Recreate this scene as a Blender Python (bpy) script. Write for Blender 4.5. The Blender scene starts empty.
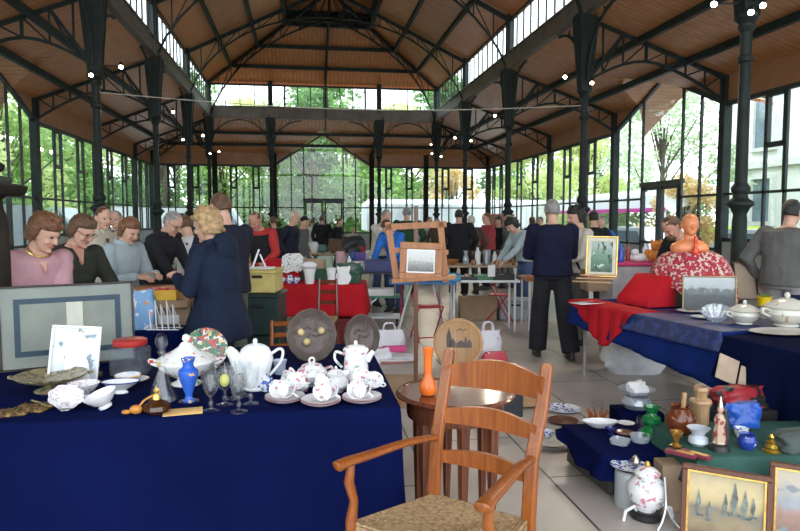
import bpy, math, random
from mathutils import Vector, Matrix, noise
R = math.radians
PI = math.pi
rnd = random.Random(7)
C = bpy.context.scene.collection
scene = bpy.context.scene

# ------------------------------------------------------------------ camera
F = 650.0
YAW, PITCH = math.atan(98 / F), math.atan(46.5 / F)
CAM = Vector((0, 0, 1.6))
cd = bpy.data.cameras.new('camera')
cd.sensor_width = 36.0
cd.lens = F / 800 * 36.0
cd.clip_start, cd.clip_end = 0.05, 400
cam = bpy.data.objects.new('camera', cd)
C.objects.link(cam)
cam.location = CAM
cam.rotation_euler = (PI / 2 - PITCH, 0, -YAW)
scene.camera = cam
M3 = cam.rotation_euler.to_matrix()
FW = Vector((math.sin(YAW), math.cos(YAW), 0))
RT = Vector((math.cos(YAW), -math.sin(YAW), 0))

# ------------------------------------------------------------------ light and exposure
scene.view_settings.view_transform = 'Standard'
scene.view_settings.look = 'None'
scene.view_settings.gamma = 1.0
scene.view_settings.use_curve_mapping = False
scene.view_settings.exposure = 1.65
scene.cycles.max_bounces = 8
scene.cycles.diffuse_bounces = 5
scene.cycles.transparent_max_bounces = 16
w = bpy.data.worlds.new('overcast_sky')
scene.world = w
w.use_nodes = True
nt = w.node_tree
bg = nt.nodes['Background']
tc = nt.nodes.new('ShaderNodeTexCoord')
sep = nt.nodes.new('ShaderNodeSeparateXYZ')
nt.links.new(tc.outputs['Generated'], sep.inputs[0])
rmp = nt.nodes.new('ShaderNodeValToRGB')
nt.links.new(sep.outputs['Z'], rmp.inputs[0])
rmp.color_ramp.elements[0].position = 0.0
rmp.color_ramp.elements[0].color = (0.92, 0.97, 1.0, 1)
rmp.color_ramp.elements[1].position = 0.9
rmp.color_ramp.elements[1].color = (0.72, 0.84, 1.0, 1)
nt.links.new(rmp.outputs[0], bg.inputs[0])
bg.inputs[1].default_value = 1.55


def at(px, py, z=0.75):
    """where the line of sight through a pixel meets the horizontal plane at height z"""
    d = M3 @ Vector(((px - 400) / F, (265.5 - py) / F, -1))
    k = (z - CAM.z) / d.z
    return CAM + d * k


def atd(px, py, depth):
    """point at a given horizontal distance ahead of the camera"""
    d = M3 @ Vector(((px - 400) / F, (265.5 - py) / F, -1))
    return CAM + d * (depth / d.dot(FW))


def mpp(p):
    """metres per photo pixel at a point"""
    return (Vector(p) - CAM).dot(FW) / F


# ------------------------------------------------------------------ materials
MATS = {}


def mat(name, col, rough=0.6, metal=0.0, var=0.12, scale=8.0, bump=0.0, bscale=40.0, spec=0.5, trans=0.0,
        emit=None, alpha=1.0, col2=None, sss=0.0):
    if name in MATS:
        return MATS[name]
    m = bpy.data.materials.new(name)
    MATS[name] = m
    m.use_nodes = True
    n, l = m.node_tree.nodes, m.node_tree.links
    b = n['Principled BSDF']
    b.inputs['Roughness'].default_value = rough
    b.inputs['Metallic'].default_value = metal
    b.inputs['Specular IOR Level'].default_value = spec
    if trans:
        b.inputs['Transmission Weight'].default_value = trans
    if emit:
        b.inputs['Emission Color'].default_value = (*emit[0], 1)
        b.inputs['Emission Strength'].default_value = emit[1]
    t = n.new('ShaderNodeTexCoord')
    if var > 0 or col2:
        ns = n.new('ShaderNodeTexNoise')
        ns.inputs['Scale'].default_value = scale
        ns.inputs['Detail'].default_value = 5
        l.new(t.outputs['Object'], ns.inputs['Vector'])
        r = n.new('ShaderNodeValToRGB')
        r.color_ramp.elements[0].position = 0.35
        r.color_ramp.elements[1].position = 0.65
        c2 = col2 if col2 else tuple(min(1, c * (1 + var)) for c in col)
        c1 = col if col2 else tuple(c * (1 - var) for c in col)
        r.color_ramp.elements[0].color = (*c1, 1)
        r.color_ramp.elements[1].color = (*c2, 1)
        l.new(ns.outputs['Fac'], r.inputs[0])
        l.new(r.outputs[0], b.inputs['Base Color'])
    else:
        b.inputs['Base Color'].default_value = (*col, 1)
    if bump > 0:
        nb = n.new('ShaderNodeTexNoise')
        nb.inputs['Scale'].default_value = bscale
        nb.inputs['Detail'].default_value = 4
        l.new(t.outputs['Object'], nb.inputs['Vector'])
        bp = n.new('ShaderNodeBump')
        bp.inputs['Strength'].default_value = bump
        bp.inputs['Distance'].default_value = 0.02
        l.new(nb.outputs['Fac'], bp.inputs['Height'])
        l.new(bp.outputs['Normal'], b.inputs['Normal'])
    return m


def glass_mat(name, tint=(1, 1, 1), gloss=0.08, rough=0.02, dens=0.0):
    """thin pane or vessel glass: clear body with a reflecting skin"""
    if name in MATS:
        return MATS[name]
    m = bpy.data.materials.new(name)
    MATS[name] = m
    m.use_nodes = True
    n, l = m.node_tree.nodes, m.node_tree.links
    n.remove(n['Principled BSDF'])
    out = n['Material Output']
    tr = n.new('ShaderNodeBsdfTransparent')
    tr.inputs[0].default_value = (*tint, 1)
    gl = n.new('ShaderNodeBsdfGlossy')
    gl.inputs['Roughness'].default_value = rough
    fr = n.new('ShaderNodeLayerWeight')
    fr.inputs[0].default_value = 0.5
    pw = n.new('ShaderNodeMath')
    pw.operation = 'POWER'
    pw.inputs[1].default_value = 4.0
    l.new(fr.outputs['Facing'], pw.inputs[0])
    ad = n.new('ShaderNodeMath')
    ad.operation = 'MULTIPLY_ADD'
    ad.inputs[1].default_value = 0.4
    ad.inputs[2].default_value = gloss
    l.new(pw.outputs[0], ad.inputs[0])
    mx = n.new('ShaderNodeMixShader')
    l.new(ad.outputs[0], mx.inputs[0])
    l.new(tr.outputs[0], mx.inputs[1])
    l.new(gl.outputs[0], mx.inputs[2])
    last = mx
    if dens > 0:
        df = n.new('ShaderNodeBsdfDiffuse')
        df.inputs[0].default_value = (*[min(1, c * .9) for c in tint], 1)
        m2 = n.new('ShaderNodeMixShader')
        m2.inputs[0].default_value = dens
        l.new(mx.outputs[0], m2.inputs[1])
        l.new(df.outputs[0], m2.inputs[2])
        last = m2
    l.new(last.outputs[0], out.inputs[0])
    return m


def pattern_mat(name, base, spots, scale=30.0, thr=0.62, rough=0.3, mode='voronoi', bump=0.0):
    """base colour with scattered blotches of one or more colours (printed flowers, damask, paint)"""
    if name in MATS:
        return MATS[name]
    m = bpy.data.materials.new(name)
    MATS[name] = m
    m.use_nodes = True
    n, l = m.node_tree.nodes, m.node_tree.links
    b = n['Principled BSDF']
    b.inputs['Roughness'].default_value = rough
    t = n.new('ShaderNodeTexCoord')
    prev = None
    for i, (c, th) in enumerate(spots):
        mp = n.new('ShaderNodeMapping')
        mp.inputs['Location'].default_value = (i * 3.7, i * 1.9, i * 5.1)
        l.new(t.outputs['Object'], mp.inputs[0])
        ns = n.new('ShaderNodeTexNoise')
        ns.inputs['Scale'].default_value = scale
        ns.inputs['Detail'].default_value = 2.5
        l.new(mp.outputs[0], ns.inputs['Vector'])
        r = n.new('ShaderNodeValToRGB')
        r.color_ramp.elements[0].position = th
        r.color_ramp.elements[1].position = min(1, th + 0.04)
        l.new(ns.outputs['Fac'], r.inputs[0])
        mx = n.new('ShaderNodeMixRGB')
        l.new(r.outputs[0], mx.inputs[0])
        if prev is None:
            mx.inputs[1].default_value = (*base, 1)
        else:
            l.new(prev.outputs[0], mx.inputs[1])
        mx.inputs[2].default_value = (*c, 1)
        prev = mx
    l.new(prev.outputs[0], b.inputs['Base Color'])
    if bump:
        bp = n.new('ShaderNodeBump')
        bp.inputs['Strength'].default_value = bump
        bp.inputs['Distance'].default_value = .01
        l.new(ns.outputs['Fac'], bp.inputs['Height'])
        l.new(bp.outputs[0], b.inputs['Normal'])
    return m


def wood_mat(name, c1, c2, rough=0.35, scale=3.0, axis=2, bump=0.05):
    if name in MATS:
        return MATS[name]
    m = bpy.data.materials.new(name)
    MATS[name] = m
    m.use_nodes = True
    n, l = m.node_tree.nodes, m.node_tree.links
    b = n['Principled BSDF']
    b.inputs['Roughness'].default_value = rough
    t = n.new('ShaderNodeTexCoord')
    mp = n.new('ShaderNodeMapping')
    sc = [14 * scale] * 3
    sc[axis] = scale
    mp.inputs['Scale'].default_value = sc
    l.new(t.outputs['Object'], mp.inputs[0])
    ns = n.new('ShaderNodeTexNoise')
    ns.inputs['Scale'].default_value = 1.0
    ns.inputs['Detail'].default_value = 6
    ns.inputs['Distortion'].default_value = 1.2
    l.new(mp.outputs[0], ns.inputs['Vector'])
    r = n.new('ShaderNodeValToRGB')
    r.color_ramp.elements[0].position = 0.3
    r.color_ramp.elements[1].position = 0.7
    r.color_ramp.elements[0].color = (*c1, 1)
    r.color_ramp.elements[1].color = (*c2, 1)
    l.new(ns.outputs['Fac'], r.inputs[0])
    l.new(r.outputs[0], b.inputs['Base Color'])
    bp = n.new('ShaderNodeBump')
    bp.inputs['Strength'].default_value = bump
    bp.inputs['Distance'].default_value = 0.005
    l.new(ns.outputs['Fac'], bp.inputs['Height'])
    l.new(bp.outputs['Normal'], b.inputs['Normal'])
    return m


def board_mat(name, c1, c2, rough, pitch, axis):
    """varnished boards with dark joints; axis = object axis across the boards"""
    m = wood_mat(name, c1, c2, rough, 0.7, 1 - axis, 0.08)
    n, l = m.node_tree.nodes, m.node_tree.links
    b = n['Principled BSDF']
    src = b.inputs['Base Color'].links[0].from_socket
    t = n.new('ShaderNodeTexCoord')
    sp = n.new('ShaderNodeSeparateXYZ')
    l.new(t.outputs['Object'], sp.inputs[0])
    ma = n.new('ShaderNodeMath')
    ma.operation = 'PINGPONG'
    ma.inputs[1].default_value = pitch / 2
    l.new(sp.outputs[axis], ma.inputs[0])
    lt = n.new('ShaderNodeMath')
    lt.operation = 'LESS_THAN'
    lt.inputs[1].default_value = 0.006
    l.new(ma.outputs[0], lt.inputs[0])
    mx = n.new('ShaderNodeMixRGB')
    l.new(lt.outputs[0], mx.inputs[0])
    l.new(src, mx.inputs[1])
    mx.inputs[2].default_value = (*[c * .5 for c in c1], 1)
    l.new(mx.outputs[0], b.inputs['Base Color'])
    return m


def picture_mat(name, stops, rough=0.5, blobs=None, scale=6.0):
    """a small painted or printed picture: bands of tone up the sheet broken by brush blotches (object z)"""
    if name in MATS:
        return MATS[name]
    m = bpy.data.materials.new(name)
    MATS[name] = m
    m.use_nodes = True
    n, l = m.node_tree.nodes, m.node_tree.links
    b = n['Principled BSDF']
    b.inputs['Roughness'].default_value = rough
    t = n.new('ShaderNodeTexCoord')
    sp = n.new('ShaderNodeSeparateXYZ')
    l.new(t.outputs['Generated'], sp.inputs[0])
    ns = n.new('ShaderNodeTexNoise')
    ns.inputs['Scale'].default_value = scale
    ns.inputs['Detail'].default_value = 8
    l.new(t.outputs['Generated'], ns.inputs['Vector'])
    ma = n.new('ShaderNodeMath')
    ma.operation = 'MULTIPLY_ADD'
    ma.inputs[1].default_value = 0.5
    l.new(ns.outputs['Fac'], ma.inputs[0])
    ms = n.new('ShaderNodeMath')
    ms.operation = 'SUBTRACT'
    l.new(sp.outputs['Z'], ms.inputs[0])
    ms.inputs[1].default_value = 0.25
    l.new(ms.outputs[0], ma.inputs[2])
    r = n.new('ShaderNodeValToRGB')
    cr = r.color_ramp
    while len(cr.elements) < len(stops):
        cr.elements.new(0.5)
    for e, (p, c) in zip(cr.elements, stops):
        e.position = p
        e.color = (*c, 1)
    l.new(ma.outputs[0], r.inputs[0])
    prev = r.outputs[0]
    for (c, th, s, off) in (blobs or []):
        mp = n.new('ShaderNodeMapping')
        mp.inputs['Location'].default_value = (off, off * 2, off * 3)
        l.new(t.outputs['Generated'], mp.inputs[0])
        n2 = n.new('ShaderNodeTexNoise')
        n2.inputs['Scale'].default_value = s
        l.new(mp.outputs[0], n2.inputs['Vector'])
        r2 = n.new('ShaderNodeValToRGB')
        r2.color_ramp.elements[0].position = th
        r2.color_ramp.elements[1].position = th + .05
        l.new(n2.outputs['Fac'], r2.inputs[0])
        mx = n.new('ShaderNodeMixRGB')
        l.new(r2.outputs[0], mx.inputs[0])
        l.new(prev, mx.inputs[1])
        mx.inputs[2].default_value = (*c, 1)
        prev = mx.outputs[0]
    l.new(prev, b.inputs['Base Color'])
    return m


# ------------------------------------------------------------------ mesh builder
class MB:
    def __init__(s):
        s.v, s.f = [], []

    def add(s, vs, fs, T=None):
        o = len(s.v)
        s.v += [(T @ Vector(p)) if T is not None else Vector(p) for p in vs]
        s.f += [tuple(i + o for i in f) for f in fs]
        return s

    def box(s, c, d, T=None, rz=0.0, rx=0.0, ry=0.0):
        x, y, z = d[0] / 2, d[1] / 2, d[2] / 2
        vs = [(-x, -y, -z), (x, -y, -z), (x, y, -z), (-x, y, -z), (-x, -y, z), (x, -y, z), (x, y, z), (-x, y, z)]
        m = Matrix.Translation(c) @ Matrix.Rotation(rz, 4, 'Z') @ Matrix.Rotation(rx, 4, 'X') @ Matrix.Rotation(ry, 4, 'Y')
        if T is not None:
            m = T @ m
        return s.add(vs, [(0, 3, 2, 1), (4, 5, 6, 7), (0, 1, 5, 4), (1, 2, 6, 5), (2, 3, 7, 6), (3, 0, 4, 7)], m)

    def bbox(s, c, d, b=0.01, T=None, rz=0.0, rx=0.0, ry=0.0):
        """box with chamfered edges"""
        x, y, z = d[0] / 2, d[1] / 2, d[2] / 2
        b = min(b, x * .9, y * .9, z * .9)
        m = Matrix.Translation(c) @ Matrix.Rotation(rz, 4, 'Z') @ Matrix.Rotation(rx, 4, 'X') @ Matrix.Rotation(ry, 4, 'Y')
        if T is not None:
            m = T @ m
        rings = []
        for zz, e in ((-z, b), (-z + b, 0), (z - b, 0), (z, b)):
            xx, yy = x - e, y - e
            rings.append([(-xx + b, -yy, zz), (xx - b, -yy, zz), (xx, -yy + b, zz), (xx, yy - b, zz), (xx - b, yy, zz), (-xx + b, yy, zz), (-xx, yy - b, zz), (-xx, -yy + b, zz)])
        return s.loft(rings, True, m)

    def loft(s, rings, cap=True, T=None, closed=True):
        n = len(rings[0])
        vs = [p for r in rings for p in r]
        fs = []
        for i in range(len(rings) - 1):
            for j in range(n if closed else n - 1):
                k = (j + 1) % n
                fs.append((i * n + j, i * n + k, (i + 1) * n + k, (i + 1) * n + j))
        if cap:
            fs.append(tuple(reversed(range(n))))
            fs.append(tuple((len(rings) - 1) * n + j for j in range(n)))
        return s.add(vs, fs, T)

    def bar(s, p0, p1, w=0.05, h=None, up=(0, 0, 1)):
        p0, p1 = Vector(p0), Vector(p1)
        d = (p1 - p0)
        if d.length < 1e-6:
            return s
        d.normalize()
        u = Vector(up)
        if abs(d.dot(u)) > 0.98:
            u = Vector((0, 1, 0))
        sd = d.cross(u).normalized()
        u = sd.cross(d).normalized()
        h = h or w
        r = [[p + sd * (a * w / 2) + u * (b * h / 2) for a, b in ((-1, -1), (1, -1), (1, 1), (-1, 1))] for p in (p0, p1)]
        return s.loft(r)

    def poly(s, pts, w, h=None, up=(0, 0, 1)):
        for a, b in zip(pts[:-1], pts[1:]):
            s.bar(a, b, w, h, up)
        return s

    def tube(s, pts, r, n=10, cap=True, flat=None, T=None):
        pts = [Vector(p) for p in pts]
        rs = r if isinstance(r, (list, tuple)) else [r] * len(pts)
        rings = []
        prev = None
        for i, p in enumerate(pts):
            a = pts[max(i - 1, 0)]
            b = pts[min(i + 1, len(pts) - 1)]
            d = (b - a)
            d = d.normalized() if d.length > 1e-9 else Vector((0, 0, 1))
            if prev is None:
                u = Vector((0, 0, 1)) if abs(d.z) < 0.9 else Vector((1, 0, 0))
                sd = d.cross(u).normalized()
            else:
                sd = (prev - d * prev.dot(d))
                sd = sd.normalized() if sd.length > 1e-6 else d.cross(Vector((1, 0, 0))).normalized()
            prev = sd
            up = sd.cross(d)
            f = flat or (1, 1)
            rings.append([p + (sd * math.cos(2 * PI * k / n) * f[0] + up * math.sin(2 * PI * k / n) * f[1]) * rs[i] for k in range(n)])
        return s.loft(rings, cap, T)

    def lathe(s, prof, c=(0, 0, 0), n=28, T=None, sx=1.0, sy=1.0, wob=None, cap=True):
        rings = []
        for r, z in prof:
            ring = []
            for k in range(n):
                a = 2 * PI * k / n
                q = r * (1 + (wob[1] * math.cos(wob[0] * a) if wob else 0))
                ring.append((c[0] + q * math.cos(a) * sx, c[1] + q * math.sin(a) * sy, c[2] + z))
            rings.append(ring)
        return s.loft(rings, cap, T)

    def ell(s, c, r, nu=16, nv=10, T=None, rot=None):
        m = Matrix.Translation(c)
        if rot:
            m = m @ rot.to_4x4()
        if T is not None:
            m = T @ m
        rings = []
        for i in range(nv + 1):
            a = -PI / 2 + PI * i / nv
            cr = max(math.cos(a), 0.02)
            rings.append([(r[0] * cr * math.cos(2 * PI * k / nu), r[1] * cr * math.sin(2 * PI * k / nu), r[2] * math.sin(a)) for k in range(nu)])
        return s.loft(rings, True, m)

    def prism(s, pts, y0, y1, T=None):
        """outline in x,z pushed from y0 to y1"""
        return s.loft([[(x, y0, z) for x, z in pts], [(x, y1, z) for x, z in pts]], True, T)

    def build(s, name, m, parent=None, smooth=None, ang=40):
        me = bpy.data.meshes.new(name)
        me.from_pydata([tuple(v) for v in s.v], [], s.f)
        me.validate()
        import bmesh
        bm = bmesh.new()
        bm.from_mesh(me)
        bmesh.ops.recalc_face_normals(bm, faces=bm.faces)
        bm.to_mesh(me)
        bm.free()
        if m:
            me.materials.append(m)
        if smooth is None or smooth:
            me.shade_smooth()
            me.set_sharp_from_angle(angle=R(ang))
        o = bpy.data.objects.new(name, me)
        C.objects.link(o)
        if parent:
            o.parent = parent
        return o


def tag(o, label=None, cat=None, group=None, kind=None):
    if label:
        o['label'] = label
    if cat:
        o['category'] = cat
    if group:
        o['group'] = group
    if kind:
        o['kind'] = kind
    return o


def thing(name, label, cat, loc=(0, 0, 0), rz=0.0, group=None, rx=0.0):
    o = bpy.data.objects.new(name, None)
    C.objects.link(o)
    o.location = loc
    o.rotation_euler = (rx, 0, rz)
    o.empty_display_size = 0.1
    return tag(o, label, cat, group)


def single(mb, name, m, label, cat, loc=(0, 0, 0), rz=0.0, group=None, ang=40, rx=0.0, ry=0.0):
    o = mb.build(name, m, None, ang=ang)
    o.location = loc
    o.rotation_euler = (rx, ry, rz)
    return tag(o, label, cat, group)


def struct(mb, name, m, parent=None, smooth=False, loc=None):
    o = mb.build(name, m, parent, smooth=smooth)
    if not parent:
        o['kind'] = 'structure'
    if loc:
        o.location = loc
    return o


def copy_tree(o, parent=None):
    c = o.copy()
    C.objects.link(c)
    if parent:
        c.parent = parent
    for ch in list(o.children):
        copy_tree(ch, c)
    return c


def place(o, p, rz=0.0, label=None):
    o.location = p
    o.rotation_euler.z = rz
    if label:
        o['label'] = label
    return o


CAMRZ = -YAW   # rotation that makes a thing's front (local -y) look at the camera when straight ahead


def face_cam(p):
    d = CAM - Vector(p)
    return math.atan2(d.y, d.x) + PI / 2
# ------------------------------------------------------------------ the hall
XL, XR = -3.385, 5.25           # nave column rows
WL, WR = -6.05, 8.15            # side walls
YE, YW = 25.2, 27.95            # last columns, back wall
B = 4.5
XC = (XL + XR) / 2
Y0 = -2.4                       # front end of what is built
iron = mat('iron_green_paint', (0.014, 0.021, 0.018), 0.6, 0.0, 0.25, 6, 0.1, 60, spec=.3)
iron_brown = mat('iron_brown_paint', (0.022, 0.017, 0.013), 0.75, 0.0, 0.25, 6, spec=.15)
frame_m = mat('window_frame_paint', (0.014, 0.020, 0.019), 0.5, 0.0, 0.2, 6)
boards_x = board_mat('ceiling_boards_across', (0.37, 0.140, 0.047), (0.57, 0.245, 0.088), 0.38, 0.14, 0)
boards_y = board_mat('ceiling_boards_along', (0.37, 0.140, 0.047), (0.57, 0.245, 0.088), 0.38, 0.14, 1)
fascia_m = mat('brown_fascia_paint', (0.34, 0.145, 0.062), 0.5, 0, 0.12, 2)
dado_m = mat('grey_render', (0.36, 0.36, 0.34), 0.85, 0, 0.1, 3, 0.1, 80)
pane = glass_mat('window_glass', (0.93, 0.97, 0.96), 0.03, 0.01)

# floor of large grey slabs
fm = mat('floor_slabs', (0.42, 0.370, 0.330), 0.36, 0, 0.14, 1.6, 0.05, 50)
n_, l_ = fm.node_tree.nodes, fm.node_tree.links
bk = n_.new('ShaderNodeTexBrick')
bk.offset = 0.5
bk.inputs['Scale'].default_value = 1.0
bk.inputs['Mortar Size'].default_value = 0.008
bk.inputs['Mortar Smooth'].default_value = 0.1
bk.inputs['Brick Width'].default_value = 1.5
bk.inputs['Row Height'].default_value = 0.75
bk.inputs['Color1'].default_value = (1, 1, 1, 1)
bk.inputs['Color2'].default_value = (0.86, 0.86, 0.86, 1)
bk.inputs['Mortar'].default_value = (0.16, 0.15, 0.14, 1)
tcf = n_.new('ShaderNodeTexCoord')
mpf = n_.new('ShaderNodeMapping')
mpf.inputs['Rotation'].default_value = (0, 0, PI / 2)
l_.new(tcf.outputs['Object'], mpf.inputs[0])
l_.new(mpf.outputs[0], bk.inputs['Vector'])
bs = n_['Principled BSDF']
src = bs.inputs['Base Color'].links[0].from_socket
mxf = n_.new('ShaderNodeMixRGB')
mxf.blend_type = 'MULTIPLY'
mxf.inputs[0].default_value = 1
l_.new(src, mxf.inputs[1])
l_.new(bk.outputs['Color'], mxf.inputs[2])
l_.new(mxf.outputs[0], bs.inputs['Base Color'])
mb = MB()
mb.box(((WL + WR) / 2, (Y0 + YW) / 2, -0.1), (WR - WL + .4, YW - Y0 + .4, 0.2))
struct(mb, 'floor', fm)

ZE, ZF, ZB0, ZB1, ZG = 3.85, 4.35, 5.35, 5.75, 6.62
SL = 0.48


def aisle_z(t):                 # t = 0 at the column row, 1 at the wall
    return ZB0 + .02 + (ZF - ZB0 - .02) * t


# ---- aisle ceilings, with the gabled entrances cut in
GY0, GY1 = 11.7, 16.2           # right-hand gable
GM = (GY0 + GY1) / 2
run = (4.80 - ZF) / ((ZB0 - ZF) / (WR - XR))
hw = 2.25 * (4.8 - ZF) / (4.8 - ZE)


def slab(mb, top, th=0.06):
    """flat polygon given thickness upwards"""
    n = len(top)
    vs = [Vector(p) for p in top] + [Vector(p) + Vector((0, 0, th)) for p in top]
    fs = [tuple(reversed(range(n))), tuple(range(n, 2 * n))] + [(i, (i + 1) % n, n + (i + 1) % n, n + i) for i in range(n)]
    mb.add(vs, fs)


# right aisle
mb = MB()
slab(mb, [(XR, Y0, ZB0), (WR, Y0, ZF), (WR, GM - hw, ZF), (WR - run, GM, 4.8), (XR, GM, ZB0)])
slab(mb, [(XR, GM, ZB0), (WR - run, GM, 4.8), (WR, GM + hw, ZF), (WR, YW, ZF), (XR, YE, ZB0)])
slab(mb, [(WR - run, GM, 4.8), (WR, GM - hw, ZF), (WR + .9, GM - 2.4, ZE - .05), (WR + .9, GM, 4.8)])
slab(mb, [(WR - run, GM, 4.8), (WR, GM + hw, ZF), (WR + .9, GM + 2.4, ZE - .05), (WR + .9, GM, 4.8)])
struct(mb, 'ceiling', boards_y)
mb = MB()
runL = (4.80 - ZF) / ((ZB0 - ZF) / (XL - WL))
slab(mb, [(XL, Y0, ZB0), (WL, Y0, ZF), (WL, GM - hw, ZF), (WL + runL, GM, 4.8), (XL, GM, ZB0)])
slab(mb, [(XL, GM, ZB0), (WL + runL, GM, 4.8), (WL, GM + hw, ZF), (WL, YW, ZF), (XL, YE, ZB0)])
slab(mb, [(WL + runL, GM, 4.8), (WL, GM - hw, ZF), (WL - .9, GM - 2.4, ZE - .05), (WL - .9, GM, 4.8)])
slab(mb, [(WL + runL, GM, 4.8), (WL, GM + hw, ZF), (WL - .9, GM + 2.4, ZE - .05), (WL - .9, GM, 4.8)])
struct(mb, 'ceiling', boards_y)
# back aisle with gable
run2 = (5.2 - ZF) / ((ZB0 - ZF) / (YW - YE))
hw2 = 2.05 * (5.2 - ZF) / (5.2 - ZE)
mb = MB()
slab(mb, [(XL, YE, ZB0), (WL, YW, ZF), (XC - hw2, YW, ZF), (XC, YW - run2, 5.2), (XC, YE, ZB0)])
slab(mb, [(XC, YE, ZB0), (XC, YW - run2, 5.2), (XC + hw2, YW, ZF), (WR, YW, ZF), (XR, YE, ZB0)])
slab(mb, [(XC, YW - run2, 5.2), (XC - hw2, YW, ZF), (XC - 2.2, YW + .9, ZE - .05), (XC, YW + .9, 5.2)])
slab(mb, [(XC, YW - run2, 5.2), (XC + hw2, YW, ZF), (XC + 2.2, YW + .9, ZE - .05), (XC, YW + .9, 5.2)])
struct(mb, 'ceiling', boards_x)

# nave roof: side slopes, hip end, louvred monitor
HW = XR - XC
D1 = 2.9
z1 = ZG + .08 + SL * D1
mb = MB()
slab(mb, [(XR + .1, Y0, ZG + .03), (XR + .1, YE + .1, ZG + .03), (XR - D1, YE - D1, z1), (XR - D1, Y0, z1)])
slab(mb, [(XL - .1, Y0, ZG + .03), (XL - .1, YE + .1, ZG + .03), (XL + D1, YE - D1, z1), (XL + D1, Y0, z1)])
struct(mb, 'ceiling', boards_y)
mb = MB()
slab(mb, [(XL - .1, YE + .1, ZG + .03), (XR + .1, YE + .1, ZG + .03), (XR - D1, YE - D1, z1), (XL + D1, YE - D1, z1)])
struct(mb, 'ceiling', boards_x)
mb = MB()
z2 = z1 + .42
slab(mb, [(XC, Y0, z2 + .7), (XR - D1 + .05, Y0, z2), (XR - D1 + .05, YE - D1 + .05, z2), (XC, YE - HW, z2 + .7)])
slab(mb, [(XC, Y0, z2 + .7), (XL + D1 - .05, Y0, z2), (XL + D1 - .05, YE - D1 + .05, z2), (XC, YE - HW, z2 + .7)])
slab(mb, [(XL + D1 - .05, YE - D1 + .05, z2), (XR - D1 + .05, YE - D1 + .05, z2), (XC, YE - HW, z2 + .7)])
struct(mb, 'ceiling', boards_y)
mb = MB()      # monitor louvres
for k in range(5):
    z = z1 + .02 + k * .09
    for x in (XL + D1, XR - D1):
        mb.box((x, (Y0 + YE - D1) / 2, z), (.10, YE - D1 - Y0, .03), ry=.5 if x > XC else -.5)
    mb.box((XC, YE - D1, z), (2 * (HW - D1), .1, .03), rx=.5)
for x in (XL + D1, XR - D1):
    mb.box((x, (Y0 + YE - D1) / 2, z1 - .05), (.12, YE - D1 - Y0, .14))
    mb.box((x + (.06 if x > XC else -.06), (Y0 + YE - D1) / 2, z1 + .22), (.02, YE - D1 - Y0, .46))
mb.box((XC, YE - D1, z1 - .05), (2 * (HW - D1), .12, .14))
mb.box((XC, YE - D1 + .06, z1 + .22), (2 * (HW - D1), .02, .46))
struct(mb, 'trim_1', iron)

# purlins
mb = MB()
for d in (.95, 1.95):
    z = ZG + .02 + SL * d
    mb.box((XL + d, (Y0 + YE - d) / 2, z - .04), (.09, YE - d - Y0, .12))
    mb.box((XR - d, (Y0 + YE - d) / 2, z - .04), (.09, YE - d - Y0, .12))
    mb.box((XC, YE - d, z - .04), (2 * (HW - d), .09, .12))
for sx, xc_, xw in ((1, XR, WR), (-1, XL, WL)):
    for t in (.36, .70):
        x = xc_ + (xw - xc_) * t
        ye = YE + (YW - YE) * t
        mb.box((x, (Y0 + ye) / 2, aisle_z(t) - .07), (.09, ye - Y0, .13))
for t in (.36, .70):
    y = YE + (YW - YE) * t
    mb.box(((XL + XR) / 2, y, aisle_z(t) - .07), (XR - XL + 2 * 2.8 * t, .09, .11))
struct(mb, 'trim_2', iron)

# ---- clerestory: beams, mullions, glass
STA = [2.7 + B * k for k in range(6)]       # column stations 2.7 ... 25.2
mb = MB()
beam_m = mat('beam_grey_brown', (0.14, 0.11, 0.085), 0.55, 0, .2, 3)
for x in (XL, XR):
    mb.box((x, (Y0 + YE) / 2, (ZB0 + ZB1) / 2), (.20, YE - Y0, ZB1 - ZB0 - .05))
    mb.box((x, (Y0 + YE) / 2, ZB1 - .02), (.26, YE - Y0 + .2, .05))
    mb.box((x, (Y0 + YE) / 2, ZB0 + .02), (.26, YE - Y0 + .2, .05))
mb.box((XC, YE, (ZB0 + ZB1) / 2), (2 * HW, .20, ZB1 - ZB0 - .05))
mb.box((XC, YE, ZB1 - .02), (2 * HW + .2, .26, .05))
mb.box((XC, YE, ZB0 + .02), (2 * HW + .2, .26, .05))
struct(mb, 'trim_3', beam_m)
wn = [0]


def window(fr, gl, cas=None):
    wn[0] += 1
    o = fr.build('window_%d' % wn[0], frame_m, None, smooth=False)
    o['kind'] = 'structure'
    gl.build('pane', pane, o, smooth=False)
    if cas:
        cas.build('casement', frame_m, o, smooth=False)
    return o


def clere(p0, p1, nm, thick=()):
    p0, p1 = Vector(p0), Vector(p1)
    L = (p1 - p0).length
    d = (p1 - p0) / L
    fr, gl = MB(), MB()
    fr.bar(p0 + Vector((0, 0, ZB1 + .03)), p1 + Vector((0, 0, ZB1 + .03)), .06, .06)
    fr.bar(p0 + Vector((0, 0, ZG - .03)), p1 + Vector((0, 0, ZG - .03)), .08, .07)
    for k in range(nm + 1):
        q = p0 + d * L * k / nm
        wd = .075 if k in thick else .035
        fr.bar(q + Vector((0, 0, ZB1)), q + Vector((0, 0, ZG)), wd, wd, up=d)
    gl.bar(p0 + Vector((0, 0, (ZB1 + ZG) / 2)), p1 + Vector((0, 0, (ZB1 + ZG) / 2)), .008, ZG - ZB1 - .05)
    window(fr, gl)


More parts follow.
